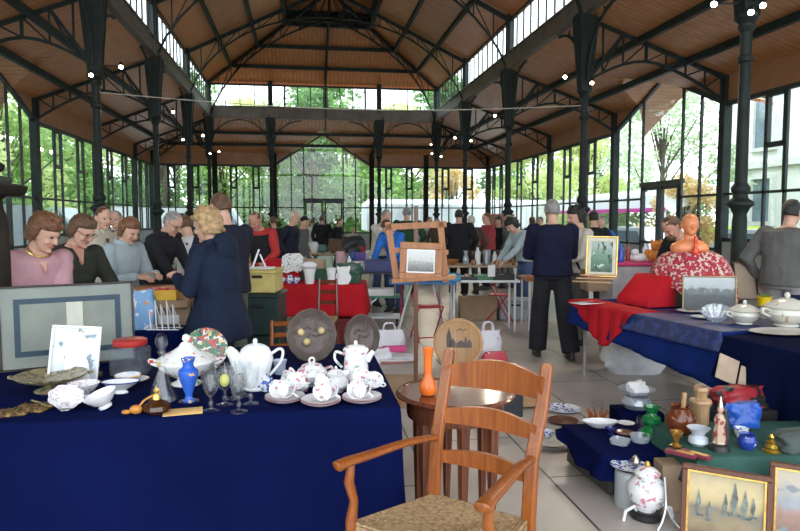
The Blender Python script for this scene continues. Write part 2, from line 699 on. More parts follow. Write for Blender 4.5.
for x in (XL, XR):
    prev = Y0
    for y in STA:
        clere((x, prev + .08, 0), (x, y - .08, 0), 9, (0, 9))
        prev = y
clere((XL + .1, YE, 0), (XC - 2.1, YE, 0), 4)
clere((XC - 2.0, YE, 0), (XC - .07, YE, 0), 4, (0, 1))
clere((XC + .07, YE, 0), (XC + 2.0, YE, 0), 4, (3, 4))
clere((XC + 2.1, YE, 0), (XR - .1, YE, 0), 4)


# ---- columns
def column(x, y, label, zc=3.95, broad=True):
    t = thing('iron_column', label, 'column', (x, y, 0))
    m = MB()
    m.lathe([(.16, 0), (.15, .12), (.115, .16), (.095, .9), (.115, .95), (.115, 1.0), (.09, 1.04), (.085, 1.58), (.075, 1.65), (.11, 1.73), (.155, 1.77), (.155, 1.80),
             (.09, 1.85), (.082, 1.90), (.108, 1.94), (.108, 1.98), (.075, 2.03)], n=20)
    m.build('base', iron, t)
    m = MB()
    m.lathe([(.072, 2.0), (.064, 3.45), (.09, 3.47), (.09, 3.52), (.066, 3.54), (.066, zc - .12)], n=20)
    m.build('shaft', iron, t)
    m = MB()
    m.lathe([(.068, zc - .14), (.10, zc - .08), (.085, zc - .04), (.14, zc + .02), (.14, zc + .06)], n=16)
    m.build('capital', iron, t)
    m = MB()
    e = .001
    rings = []
    for z, h in ((zc + .05, .085), (zc + .5, .105), (zc + .9, .14), (ZB0 + .04, .17)):
        rings.append([(-h, -h, z), (h, -h, z), (h, h, z), (-h, h, z)])
    m.loft(rings)
    for sx in (-1, 1):
        for sy in (-1, 1):
            m.bar((sx * .085, sy * .085, zc + .05), (sx * .175, sy * .175, ZB0), .025)
    m.build('bracket', iron, t, smooth=False)
    m = MB()
    m.box((0, 0, (ZB0 + ZG) / 2 + .1), (.17, .17, ZG - ZB0 + .2))
    m.build('upper_post', iron, t, smooth=False)
    # curved spandrel brackets along the row
    for s in (-1, 1):
        m = MB()
        pts = [(0, s * (.1 + 1.15 * (1 - math.cos(a))), 4.15 + 1.15 * math.sin(a)) for a in [PI / 2 * k / 8 for k in range(9)]]
        m.poly(pts, .045, .045, up=(1, 0, 0))
        for k in (2, 4, 6):
            m.bar(pts[k], (0, s * (.12 if k < 3 else pts[k][1] * s * .9), 5.3), .02)
        m.build('spandrel', iron, t, smooth=False)
    return t


row_words = ['nearest', 'second', 'third', 'fourth', 'last']
lab_l = {11.7: 'dark iron column at left with two spotlights under its bracket, above the seated stallkeepers',
         16.2: 'second iron column from the left edge, one spotlight on its right',
         20.7: 'third iron column of the left row, over the man in black bending',
         25.2: 'farthest iron column of the left row at the nave corner'}
lab_r = {7.2: 'close iron column at right with ringed base beside the bald bust',
         11.7: 'thick iron column at right with twin spotlights, above the man in navy',
         16.2: 'iron column of the right row just left of the man in navy',
         20.7: 'iron column of the right row behind the woman in pale blue jacket',
         25.2: 'farthest iron column of the right row at the nave corner'}
for y in STA[1:]:
    if y in lab_l:
        column(XL, y, lab_l[y])
    if y in lab_r:
        column(XR, y, lab_r[y])
column(XC - 2.05, YE, 'iron column left of the gabled end entrance')
column(XC + 2.05, YE, 'iron column right of the gabled end entrance')


# ---- trusses
def rib(mb, P, Q, ztop, n=9):
    """P outer foot, Q centre (xy); arched lower chord, straight upper chord, webs"""
    P, Q = Vector(P), Vector(Q)

    def lo(t):
        p = P.lerp(Q, t)
        return Vector((p.x, p.y, 5.0 + 2.8 * math.sin(PI / 2 * t ** .6)))

    def hi(t):
        p = P.lerp(Q, t)
        return Vector((p.x, p.y, ZG - .02 + SL * HW * t))
    side = (Q - P).cross(Vector((0, 0, 1))).normalized()
    ts = [k / 14 for k in range(15)]
    ts = [0, .02, .06] + ts[1:]
    mb.poly([lo(t) for t in sorted(ts)], .045, .045)
    mb.bar(hi(0), hi(1), .08, .10)
    wt = [0.1, .22, .36, .5, .64, .78, .9, 1]
    for k, t in enumerate(wt):
        if (hi(t) - lo(t)).length > .12:
            mb.bar(lo(t), hi(t), .028)
            if k < len(wt) - 1:
                mb.bar(lo(t), hi(wt[k + 1]), .024)


def aisle_rib(mb, x0, y0, x1, y1):
    A, W_ = Vector((x0, y0, 0)), Vector((x1, y1, 0))

    def hi(t):
        p = A.lerp(W_, t)
        p.z = aisle_z(t) - .04
        return p

    def lo(t):
        p = A.lerp(W_, t)
        p.z = (4.15 + .42 * math.sin(PI / 2 * min(1, t / .42))) if t < .42 else 4.57 - .72 * ((t - .42) / .58) ** 1.5
        return p
    mb.bar(hi(0), hi(1), .06, .08)
    mb.poly([lo(k / 12) for k in range(13)], .045, .05)
    ts = [.12, .26, .42, .56, .70, .84, .96]
    for k, t in enumerate(ts):
        mb.bar(lo(t), hi(t), .045 if k == 2 else .03)
        if k < len(ts) - 1:
            mb.bar(lo(t), hi(ts[k + 1]), .028)
    mb.bar(Vector((x0, y0, 4.1)), hi(.26), .05)


tn = [3]
for y in STA:
    if y < YE - 1:
        mb = MB()
        rib(mb, (XL, y, 0), (XC, y, 0), 0)
        rib(mb, (XR, y, 0), (XC, y, 0), 0)
        tn[0] += 1
        struct(mb, 'trim_%d' % tn[0], iron)
    mb = MB()
    aisle_rib(mb, XL, y, WL, y)
    aisle_rib(mb, XR, y, WR, y)
    tn[0] += 1
    struct(mb, 'trim_%d' % tn[0], iron)
mb = MB()
rib(mb, (XL, YE, 0), (XC, YE - HW, 0), 0)
rib(mb, (XR, YE, 0), (XC, YE - HW, 0), 0)
rib(mb, (XC, YE, 0), (XC, YE - HW, 0), 0)
mb.bar((XC, YE - .05, 5.4), (XC, YE - .05, ZG), .09)
struct(mb, 'trim_%d' % (tn[0] + 1), iron)
mb = MB()
aisle_rib(mb, XL, YE, WL, YW)
aisle_rib(mb, XR, YE, WR, YW)
for x in (XC - 2.05, XC + 2.05):
    aisle_rib(mb, x, YE, x, YW)
for a, b in ((XL, XC - 2.05), (XC - 2.05, XC + 2.05), (XC + 2.05, XR)):   # arches under the end beam
    for s, x0 in ((1, a), (-1, b)):
        pts = [(x0 + s * (.1 + 1.05 * (1 - math.cos(q))), YE, 4.3 + 1.0 * math.sin(q)) for q in [PI / 2 * k / 8 for k in range(9)]]
        mb.poly(pts, .04, .04, up=(0, 1, 0))
        for k in (3, 5):
            mb.bar(pts[k], (x0 + s * .15 * k, YE, 5.33), .02)
struct(mb, 'trim_%d' % (tn[0] + 2), iron)


# ---- walls: dado, posts, windows, fascia
def wallseg(P, d, L, out, gable=None, flip=False):
    """one bay from P along unit d; five lights, two of them with a heavy casement"""
    P, d = Vector(P), Vector(d)
    up = Vector((0, 0, 1))

    def q(s, z):
        return P + d * s + up * z
    fr, gl, cs = MB(), MB(), MB()
    zs, zt = 1.2, 2.08
    marks = [0, 1.15 / 4.5 * L, 1.65 / 4.5 * L, 2.85 / 4.5 * L, 3.35 / 4.5 * L, L]
    for s in marks[1:-1]:
        fr.bar(q(s, zs), q(s, ZE), .05, .05, up=d)
    fr.bar(q(0, zs), q(L, zs), .09, .08)
    fr.bar(q(0, zt), q(L, zt), .05, .05)
    fr.bar(q(0, ZE - .03), q(L, ZE - .03), .08, .08)
    gl.bar(q(0, (zs + ZE) / 2), q(L, (zs + ZE) / 2), .008, ZE - zs)
    for a, b in ((1, 2), (3, 4)):
        s0, s1 = marks[a] + .03, marks[b] - .03
        cs.bar(q(s0, 2.9), q(s0, ZE - .06), .07, .07, up=d)
        cs.bar(q(s1, 2.9), q(s1, ZE - .06), .07, .07, up=d)
        cs.bar(q(s0, 2.9), q(s1, 2.9), .07, .09)
        cs.bar(q(s0, ZE - .08), q(s1, ZE - .08), .07, .07)
        cs.bar(q(s0 + .02, 2.06), q(s0 + .02, 2.86), .03, .03, up=d)
    window(fr, gl, cs)


def posts(mb, x, y, s=.16):
    mb.box((x, y, ZF / 2), (s, s, ZF))


def dado(mb, a, b, th=.12):
    mb.bar((a[0], a[1], .6), (b[0], b[1], .6), th, 1.2)
    mb.bar((a[0], a[1], (ZE + ZF) / 2 + .02), (b[0], b[1], (ZE + ZF) / 2 + .02), th * .5, ZF - ZE + .02)


# left wall
mb, mf, mp = MB(), MB(), MB()
bays = [Y0] + STA + [YW]
for a, b in zip(bays[:-1], bays[1:]):
    mp.box((WL, b, ZF / 2), (.17, .17, ZF))
    if abs(a - GY0) < .1:
        continue
    mb.box((WL - .02, (a + b) / 2, .6), (.12, b - a, 1.2))
    mf.box((WL - .02, (a + b) / 2, (ZE + ZF) / 2 + .05), (.06, b - a, ZF - ZE + .1))
    wallseg((WL, a, 0), (0, 1, 0), b - a, -1)
for s in (-1, 1):
    ye = GM + s * 2.25
    yh = GM + s * hw
    mf.add([(WL, ye, ZE), (WL, ye, ZF + .05), (WL, yh - s * .05, ZF + .05), (WL - .05, ye, ZE), (WL - .05, ye, ZF + .05), (WL - .05, yh - s * .05, ZF + .05)],
           [(0, 1, 2), (3, 5, 4), (0, 2, 5, 3), (1, 4, 5, 2), (0, 3, 4, 1)])
o = struct(mb, 'wall_left', dado_m)
mf.build('fascia', fascia_m, o, smooth=False)
mp.build('posts', iron, o, smooth=False)
# right wall with glazed gable entrance
mb, mf, mp = MB(), MB(), MB()
for a, b in zip(bays[:-1], bays[1:]):
    mp.box((WR, b, ZF / 2), (.17, .17, ZF))
    if abs(a - GY0) < .1:
        continue
    mb.box((WR + .02, (a + b) / 2, .6), (.12, b - a, 1.2))
    mf.box((WR + .02, (a + b) / 2, (ZE + ZF) / 2 + .05), (.06, b - a, ZF - ZE + .1))
    wallseg((WR, a, 0), (0, 1, 0), b - a, 1)
# gable fascia fillets beside the rake
for s in (-1, 1):
    ye = GM + s * 2.25
    yh = GM + s * hw
    mf.add([(WR, ye, ZE), (WR, ye, ZF + .05), (WR, yh - s * .05, ZF + .05), (WR + .05, ye, ZE), (WR + .05, ye, ZF + .05), (WR + .05, yh - s * .05, ZF + .05)],
           [(0, 1, 2), (3, 5, 4), (0, 2, 5, 3), (1, 4, 5, 2), (0, 3, 4, 1)])
o = struct(mb, 'wall_right', dado_m)
mf.build('fascia', fascia_m, o, smooth=False)
mp.build('posts', iron, o, smooth=False)
# back wall
xb = [WL, XL - .15, XC - 2.05, XC + 2.05, XR + .1, WR]
mb, mf, mp = MB(), MB(), MB()
for a, b in zip(xb[:-1], xb[1:]):
    mp.box((b, YW, ZF / 2), (.20, .18, ZF))
    if abs(a - (XC - 2.05)) < .01:
        continue
    mb.box(((a + b) / 2, YW + .02, .6), (b - a, .12, 1.2))
    mf.box(((a + b) / 2, YW + .02, (ZE + ZF) / 2 + .05), (b - a, .06, ZF - ZE + .1))
    wallseg((a, YW, 0), (1, 0, 0), b - a, 1)
for s in (-1, 1):
    xe = XC + s * 2.05
    xh = XC + s * hw2
    mf.add([(xe, YW, ZE), (xe, YW, ZF + .05), (xh, YW, ZF + .05), (xe, YW + .05, ZE), (xe, YW + .05, ZF + .05), (xh, YW + .05, ZF + .05)],
           [(0, 1, 2), (3, 5, 4), (0, 2, 5, 3), (1, 4, 5, 2), (0, 3, 4, 1)])
o = struct(mb, 'wall_back', dado_m)
mf.build('fascia', fascia_m, o, smooth=False)
mp.build('posts', iron_brown, o, smooth=False)


# unseen front end behind the camera, posts left open to add daylight
mb = MB()
for a, b in ((WL, XL), (XL, XC), (XC, XR), (XR, WR)):
    mb.box((a, Y0, 2.7), (.16, .16, 5.4))
    mb.box(((a + b) / 2, Y0, 5.45), (b - a, .12, .2))
struct(mb, 'wall_front', dado_m)


def gable(P, d, half, apex, dn, door_h=2.42, side=.83):
    """glazed gable: P centre foot, d along the wall"""
    P, d = Vector(P), Vector(d)
    up = Vector((0, 0, 1))

    def q(s, z):
        return P + d * s + up * z

    def top(s):
        return apex - (apex - ZE) * abs(s) / half
    fr, gl = MB(), MB()
    fr.bar(q(-half, ZE), q(0, apex), .08, .10)
    fr.bar(q(half, ZE), q(0, apex), .08, .10)
    n = 6
    for s in (-half * .66, -side, side, half * .66):
        fr.bar(q(s, .9 if abs(s) > side + .01 else 0), q(s, top(s)), .05, .05, up=d)
    fr.bar(q(-half, 1.0), q(-side, 1.0), .05, .06)
    fr.bar(q(half, 1.0), q(side, 1.0), .05, .06)
    fr.bar(q(-half, 2.08), q(-side, 2.08), .05, .05)
    fr.bar(q(half, 2.08), q(side, 2.08), .05, .05)
    fr.bar(q(-side - .05, door_h), q(side + .05, door_h), .09, .10)
    th = Vector((-d.y, d.x, 0)) * .004
    o5 = [q(-half, .95), q(-side, .95), q(-side, door_h), q(side, door_h), q(side, .95), q(half, .95), q(half, ZE), q(0, apex), q(-half, ZE)]
    gl.loft([[p - th for p in o5], [p + th for p in o5]])
    window(fr, gl)
    lo = MB()
    for s in (-1, 1):
        lo.bar(q(s * half, .48), q(s * side, .48), .1, .96)
    l = lo.build('wall_%s' % (('entrance_back', 'entrance_right', 'entrance_left')[dn - 1]), dado_m, None, smooth=False)
    l['kind'] = 'structure'
    for i, s in enumerate((-1, 1)):
        m, g = MB(), MB()
        a, b = (-side + .03, -.03) if s < 0 else (.03, side - .03)
        for u in (a, b):
            m.bar(q(u + (.045 if u == a else -.045), .03), q(u + (.045 if u == a else -.045), door_h - .07), .05, .09, up=Vector((-d.y, d.x, 0)))
        m.bar(q(a, .12), q(b, .12), .05, .2)
        m.bar(q(a, door_h - .10), q(b, door_h - .10), .05, .09)
        m.bar(q(a, 1.05), q(b, 1.05), .04, .06)
        dr = m.build('door_%d' % (dn * 2 + i - 1), frame_m, None, smooth=False)
        dr['kind'] = 'structure'
        g.bar(q(a + .05, door_h / 2), q(b - .05, door_h / 2), .008, door_h - .25)
        g.build('pane', pane, dr, smooth=False)
        h = MB()
        h.tube([q(b - .12 if s < 0 else a + .12, .95) - Vector((d.y, -d.x, 0)) * -.06, q(b - .12 if s < 0 else a + .12, 1.25) - Vector((d.y, -d.x, 0)) * -.06], .012)
        h.build('door_handle', mat('steel', (.6, .6, .6), .3, 1), dr)


gable((XC, YW, 0), (1, 0, 0), 2.05, 5.2, 1)
gable((WR, GM, 0), (0, 1, 0), 2.25, 4.8, 2)
gable((WL, GM, 0), (0, 1, 0), 2.25, 4.8, 3)

# ---- spotlights
lamp_m = mat('spot_housing', (.05, .05, .05), .4, .5, 0)
bulb_m = mat('spot_bulb', (1, .93, .8), .3, 0, 0, emit=((1, .88, .68), 14))
bracket_spots = [
    (91, 74, XL, 11.7, 'left-hand spotlight of the pair under the near left column bracket'),
    (121, 66, XL, 11.7, 'right-hand spotlight of the pair under the near left column bracket'),
    (173, 111, XL, 16.2, 'lit spotlight right of the second left column'),
    (183, 139, XL, 20.7, 'lit spotlight left of the third left column'),
    (203, 135, XL, 20.7, 'lit spotlight right of the third left column'),
    (210, 153, XL, 25.2, 'bright warm spotlight at the far left nave corner'),
    (219, 151, XL, 25.2, 'white spotlight right of the warm one at the far left corner'),
    (565, 76, XR, 11.7, 'left spotlight of the bright pair on the thick right column'),
    (592, 82, XR, 11.7, 'right spotlight of the bright pair on the thick right column'),
    (495, 115, XR, 16.2, 'spotlight on the column left of the thick right column'),
    (455, 137, XR, 20.7, 'spotlight left of the fourth right column'),
    (471, 140, XR, 20.7, 'spotlight right of the fourth right column'),
    (431, 144, XR, 25.2, 'highest spotlight at the far right nave corner'),
    (432, 153, XR, 25.2, 'spotlight below the highest one at the far right corner'),
    (441, 156, XR, 25.2, 'lowest spotlight at the far right nave corner'),
    (751, 11, XR, 7.2, 'left spotlight at top right on the closest right column'),
    (763, 4, XR, 7.2, 'right spotlight at top right on the closest right column'),
    (714, 3, XR, 7.2, 'glaring spotlight at the top right edge left of the closest column'),
]
for i, (px, py, cx, cy, lb) in enumerate(bracket_spots):
    dep = (Vector((cx, cy, 0)) - CAM).dot(FW)
    p = atd(px, py, dep - .15)
    t = thing('spotlight', lb, 'spotlight', p, face_cam(p), 'spotlights on the iron columns')
    m = MB()
    dirn = Vector((0, -.8, -.6)).normalized()
    m.tube([-dirn * .12, -dirn * .10, dirn * .02, dirn * .04], [.02, .03, .038, .04], 14)
    m.build('housing', lamp_m, t)
    m = MB()
    m.tube([dirn * .042, dirn * .05], [.034, .02], 14)
    m.build('bulb', bulb_m, t)
    m = MB()
    back = Matrix.Rotation(-t.rotation_euler.z, 3, 'Z') @ (Vector((cx, cy, p.z + .05)) - p)
    m.bar((0, 0.04, 0), back, .018)
    m.build('bracket_arm', lamp_m, t)
    ld = bpy.data.lights.new('spot_glow', 'SPOT')
    ld.energy = 26
    ld.color = (1, .86, .66)
    ld.spot_size = R(95)
    ld.spot_blend = .8
    ld.shadow_soft_size = .06
    lo = bpy.data.objects.new('spot_glow', ld)
    C.objects.link(lo)
    lo.parent = t
    lo.location = dirn * .08
    lo.rotation_euler = dirn.to_track_quat('-Z', 'Y').to_euler()
# lighting cable slung across the nave
mb = MB()
a, b = Vector((XL, 11.7, 3.72)), Vector((XR, 11.7, 3.72))
mb.tube([a.lerp(b, k / 20) + Vector((0, 0, -.18 * math.sin(PI * k / 20))) for k in range(21)], .009, 6)
single(mb, 'lighting_cable', mat('pale_cable', (.5, .45, .36), .5), 'thin pale cable slung across the nave between two columns', 'cable')

# ------------------------------------------------------------------ outside
gm = mat('outside_paving', (.42, .42, .40), .9, 0, .15, .5)
mb = MB()
mb.box((1, 30, -.22), (160, 160, .2))
struct(mb, 'ground', gm)
lawn = mat('grass', (.10, .20, .045), .9, 0, .3, 2, .4, 30)
mb = MB()
mb.box((0, 47, -.08), (70, 26, .1))
mb.box((-22, 16, -.08), (24, 46, .1))
mb.box((17.5, 24, -.08), (9, 14, .1))
tag(struct(mb, 'lawn', lawn), kind='structure')

bark = mat('bark', (.09, .07, .05), .9, 0, .3, 8, .6, 20)


def leaf_mat(name, c, c2):
    m = mat(name, c, .55, 0, 0, 0.9, col2=c2)
    # a share of light passes through each leaf
    n, l = m.node_tree.nodes, m.node_tree.links
    b = n['Principled BSDF']
    tl = n.new('ShaderNodeBsdfTranslucent')
    tl.inputs[0].default_value = (*[min(1, x * 1.6) for x in c2], 1)
    mx = n.new('ShaderNodeMixShader')
    mx.inputs[0].default_value = .45
    l.new(b.outputs[0], mx.inputs[1])
    l.new(tl.outputs[0], mx.inputs[2])
    l.new(mx.outputs[0], n['Material Output'].inputs[0])
    return m


leafs = [leaf_mat('leaf_green', (.10, .20, .06), (.34, .48, .16)),
         leaf_mat('leaf_dark', (.05, .12, .045), (.17, .28, .10)),
         leaf_mat('leaf_yellow_green', (.34, .42, .14), (.60, .64, .30)),
         leaf_mat('leaf_autumn', (.42, .30, .14), (.66, .50, .26)),
         leaf_mat('leaf_pale', (.26, .36, .20), (.46, .54, .34))]


def tree_proto(seed, h, cr, m, nleaf=5200, low=.18, ls=.16):
    r = random.Random(seed)
    t = thing('leafy_tree', 'x', 'tree')
    tr = MB()
    top = Vector((r.uniform(-.3, .3), r.uniform(-.3, .3), h * .7))
    tr.tube([(0, 0, -.1), (0.02, 0, h * .2), top * .6, top], [.22, .17, .12, .05], 8)
    cents = []
    for k in range(26):
        a = r.uniform(0, 2 * PI)
        z = r.uniform(low, .95)
        rad = cr * math.sin(PI * min(1, (z - low + .12) / (1.08 - low))) ** .6 * r.uniform(.45, 1)
        c = Vector((rad * math.cos(a), rad * math.sin(a), z * h))
        cents.append((c, r.uniform(.5, 1.0) * cr * .42))
        s = Vector((0, 0, max(.15, z - .2) * h * .8))
        tr.tube([s, s.lerp(c, .6) + Vector((0, 0, -.1)), c], [.06, .035, .015], 5)
    tr.build('trunk', bark, t)
    lf = MB()
    for k in range(nleaf):
        c, cr_ = cents[k % len(cents)]
        d = Vector((r.gauss(0, 1), r.gauss(0, 1), r.gauss(0, .8)))
        d = d.normalized() * cr_ * r.random() ** .4
        p = c + d
        if p.z < .3:
            p.z = .3 + r.random() * .5
        u = Vector((r.uniform(-1, 1), r.uniform(-1, 1), r.uniform(-.6, .6))).normalized()
        v = u.cross(Vector((r.uniform(-1, 1), r.uniform(-1, 1), r.uniform(-1, 1)))).normalized()
        s = ls * r.uniform(.6, 1.3)
        lf.add([p - u * s, p - v * s * .45, p + u * s, p + v * s * .45], [(0, 1, 2, 3)])
    o = lf.build('foliage', m, t, smooth=False)
    return t


pr = [tree_proto(1, 7.5, 3.0, leafs[0], low=.10), tree_proto(2, 8.5, 2.6, leafs[1], low=.08), tree_proto(3, 6.5, 2.6, leafs[2], low=.12),
      tree_proto(4, 5.0, 2.0, leafs[3], 3600, low=.15), tree_proto(5, 9.0, 3.4, leafs[4], 7500, low=.12, ls=.13)]
GB = 'leafy green tree in the row outside beyond the end glazing'
GL = 'green tree in the row outside the left glazed wall'
tl = []
for k, x in enumerate((-17, -13.5, -10, -7.2, -4.2, -1.8, .6, 2.6, 4.4)):
    tl.append((0 if k % 3 else 1, x, 35.5 + (k % 3) * 1.8, GB, 'trees beyond the end glazing', 1 + .1 * (k % 2)))
for k, x in enumerate((-15, -8, -3, 1.5, 6, 10)):
    tl.append((1 if k % 2 else 2, x, 42 + (k % 2) * 2, 'taller tree in the second row beyond the end glazing', 'second row trees', 1.35))
for k, y in enumerate((5.5, 9.5, 13, 16.5, 20, 23.5, 27, 31)):
    tl.append(((0, 2, 1)[k % 3], -11.5 - (k % 2) * 1.6, y, GL, 'trees outside the left wall', .95 + .12 * (k % 3)))
for k, y in enumerate((8, 15, 22, 29)):
    tl.append((1, -17.5, y, 'dark tree standing behind the left row of trees', 'second row left', 1.3))
tl += [(3, 8.3, 35.5, 'orange autumn tree beyond the right part of the end glazing', None, .9),
       (4, 13.8, 23.6, 'pale green tree outside the right gabled entrance', None, .82),
       (3, 12.4, 19.7, 'small orange tinted tree seen through the right gabled entrance', None, .62),
       (2, 13.2, 29.5, 'yellow green tree outside the right wall next to the entrance', None, .85),
       (2, 12.2, 33.5, 'yellow green tree outside the right wall near the far corner', None, .9),
       (4, 18.0, 38.0, 'pale grey green tree beyond the far right corner', None, 1.0),
       (0, 13.5, 38.0, 'green tree far behind the white marquee', None, .9)]
used = set()
for i, (k, x, y, lb, g, s) in enumerate(tl):
    t = pr[k] if k not in used else copy_tree(pr[k])
    used.add(k)
    t.location = (x, y, -.05)
    t.rotation_euler.z = i * 1.7
    t.scale = (s, s, s)
    t['label'] = lb
    if 'group' in t:
        del t['group']
    if g:
        t['group'] = g

# cream building across the street
cream = mat('cream_facade', (.74, .72, .70), .8, 0, .08, .6)
stone = mat('stone_band', (.66, .64, .60), .8, 0, .1, 2)
dglass = mat('dark_window_glass', (.16, .20, .25), .1, 0, .2, 1)
t = thing('town_building', 'tall cream stone building across the street outside the right wall', 'building', (18.5, 14, -.1), 0)
m = MB()
m.box((2.5, -2, 6.5), (5, 30, 13))
m.build('wall', cream, t, smooth=False)
m = MB()
for z in (1.1, 3.9, 7.3, 10.7):
    m.box((-.08, -2, z), (.25, 30, .28))
m.build('string_course', stone, t, smooth=False)
for yy in range(-14, 12, 3):
    for z0, z1_ in ((1.6, 3.3), (4.6, 6.6), (8.0, 10.0)):
        m = MB()
        for a in (-1, 1):
            m.box((-.06, yy + a * .62, (z0 + z1_) / 2), (.2, .14, z1_ - z0 + .2))
        m.box((-.06, yy, z1_ + .1), (.22, 1.4, .16))
        m.box((-.06, yy, z0 - .1), (.26, 1.5, .14))
        wd = m.build('window', stone, t, smooth=False)
        m = MB()
        m.box((-.01, yy, (z0 + z1_) / 2), (.05, 1.1, z1_ - z0))
        m.build('pane', dglass, wd, smooth=False)


def car(name, lb, p, rz, col, L=4.2, Wd=1.7, H=1.45, van=False):
    t = thing(name, lb, 'van' if van else 'car', p, rz)
    cm = mat('car_paint_%s' % lb.split()[0], col, .25, 0, 0)
    m = MB()
    if van:
        out = [(-L / 2, .35), (L / 2, .35), (L / 2, 1.0), (L / 2 - .5, 1.15), (L / 2 - 1.1, H), (-L / 2 + .05, H)]
        gp = [(L / 2 - 1.15, 1.2), (L / 2 - .62, 1.2), (L / 2 - 1.15, H - .15)]
    else:
        out = [(-L / 2, .3), (L / 2, .3), (L / 2, .7), (L / 2 - .9, .88), (L / 2 - 1.55, H), (-L / 2 + .7, H), (-L / 2 + .1, .95)]
        gp = [(-L / 2 + .45, .95), (L / 2 - 1.1, .92), (L / 2 - 1.65, H - .1), (-L / 2 + .8, H - .1)]
    m.prism(out, -Wd / 2, Wd / 2)
    m.build('body', cm, t, smooth=False)
    g = MB()
    g.prism(gp, -Wd / 2 - .01, Wd / 2 + .01)
    g.build('side_window', dglass, t, smooth=False)
    for sx in (-L / 2 + .8, L / 2 - .8):
        for sy in (-1, 1):
            wl = MB()
            wl.tube([(sx, sy * (Wd / 2 - .18), .32), (sx, sy * (Wd / 2 + .01), .32)], .32, 18)
            wl.build('wheel', mat('tyre', (.03, .03, .03), .8), t)
    return t


car('parked_van', 'white long van parked beyond the left end of the far wall', (-5.2, 31.2, -.1), 0, (.8, .8, .8), 6.2, 2, 2.25, True)
car('parked_van', 'grey white van parked outside the end wall beside the doors', (-12, 31, -.1), 0, (.7, .72, .75), 5.6, 2, 2.2, True)
car('parked_van', 'silver van outside the left glazed wall', (-9.0, 20, -.1), PI / 2, (.6, .62, .65), 5, 1.9, 2.1, True)
car('parked_van', 'pale van outside the left wall nearest the corner stand', (-9.0, 11, -.1), PI / 2, (.75, .75, .78), 5.5, 1.9, 2.1, True)
car('parked_car', 'pale blue car parked outside right of the gabled entrance', (10.6, 19.2, -.1), PI / 2, (.35, .5, .62))
car('parked_car', 'grey car seen beneath the right-hand windows', (11.2, 14.2, -.1), PI / 2 + .1, (.42, .46, .5))
car('parked_car', 'yellow green car beside the ringed column outside', (15.0, 21.0, -.1), .3, (.65, .75, .12))
# white marquee
t = thing('white_marquee', 'long white market marquee outside the far right end', 'tent', (7.6, 31.6, -.1))
wm = mat('white_canvas', (.9, .9, .88), .8, 0, .03, 1)
m = MB()
m.loft([[(-4.6, -1.5, 1.15), (4.6, -1.5, 1.15), (4.6, 1.5, 1.15), (-4.6, 1.5, 1.15)], [(-4.6, -1.5, 2.4), (4.6, -1.5, 2.4), (4.6, 1.5, 2.4), (-4.6, 1.5, 2.4)],
        [(-4.4, -.1, 2.65), (4.4, -.1, 2.65), (4.4, .1, 2.65), (-4.4, .1, 2.65)]])
m.build('canopy', wm, t, smooth=False)
for x in (-4.5, -1.5, 1.5, 4.5):
    m = MB()
    m.tube([(x, -1.45, 0), (x, -1.45, 1.3)], .03)
    m.build('pole', wm, t)
t = thing('market_awning', 'white awning with a magenta stripe outside the right wall', 'awning', (12.8, 24.5, -.1))
m = MB()
m.loft([[(-1.2, -5, 2.0), (1.2, -5, 2.4), (1.2, 5, 2.4), (-1.2, 5, 2.0)], [(-1.2, -5, 2.5), (1.2, -5, 2.9), (1.2, 5, 2.9), (-1.2, 5, 2.5)]])
m.build('canopy', wm, t, smooth=False)
m = MB()
m.box((-1.22, 0, 2.0), (.03, 10, .14))
m.build('stripe', mat('magenta', (.6, .05, .3), .6), t, smooth=False)
for y in (-4.8, 0, 4.8):
    m = MB()
    m.tube([(-1.1, y, 0), (-1.1, y, 2.1)], .03)
    m.build('pole', wm, t)
# ------------------------------------------------------------------ people
skin_m = mat('skin', (.58, .33, .24), .5, 0, .06, 10)
skin2_m = mat('skin_ruddy', (.50, .25, .18), .5, 0, .06, 10)
eye_m = mat('eye_dark', (.03, .02, .02), .2, 0, 0)
lip_m = mat('lips', (.42, .13, .11), .45, 0, 0)


def cloth_m(name, c, rough=.85, var=.14, scale=3.0):
    return mat(name, c, rough, 0, var, scale, .5, 14, spec=.2)


def ik(S, W, a, b, pole):
    S, W, pole = Vector(S), Vector(W), Vector(pole)
    d = W - S
    L = min(d.length, (a + b) * .995)
    dn = d.normalized()
    W = S + dn * L
    x = (a * a - b * b + L * L) / (2 * L)
    h = math.sqrt(max(a * a - x * x, 0))
    p = pole - dn * pole.dot(dn)
    p = p.normalized() if p.length > 1e-5 else Vector((1, 0, 0))
    return S + dn * x + p * h, W


def remesh(o, vs, smooth=2):
    m = o.modifiers.new('surface', 'REMESH')
    m.mode = 'VOXEL'
    m.voxel_size = vs
    m.use_smooth_shade = True
    if smooth:
        m = o.modifiers.new('soft', 'SMOOTH')
        m.iterations = smooth
        m.factor = .5


def ring_at(c, u, v, rx, ry, n=16, sq=.85):
    r = []
    for k in range(n):
        a = 2 * PI * k / n
        x, y = math.cos(a), math.sin(a)
        x = math.copysign(abs(x) ** sq, x)
        y = math.copysign(abs(y) ** sq, y)
        r.append(c + u * (rx * x) + v * (ry * y))
    return r


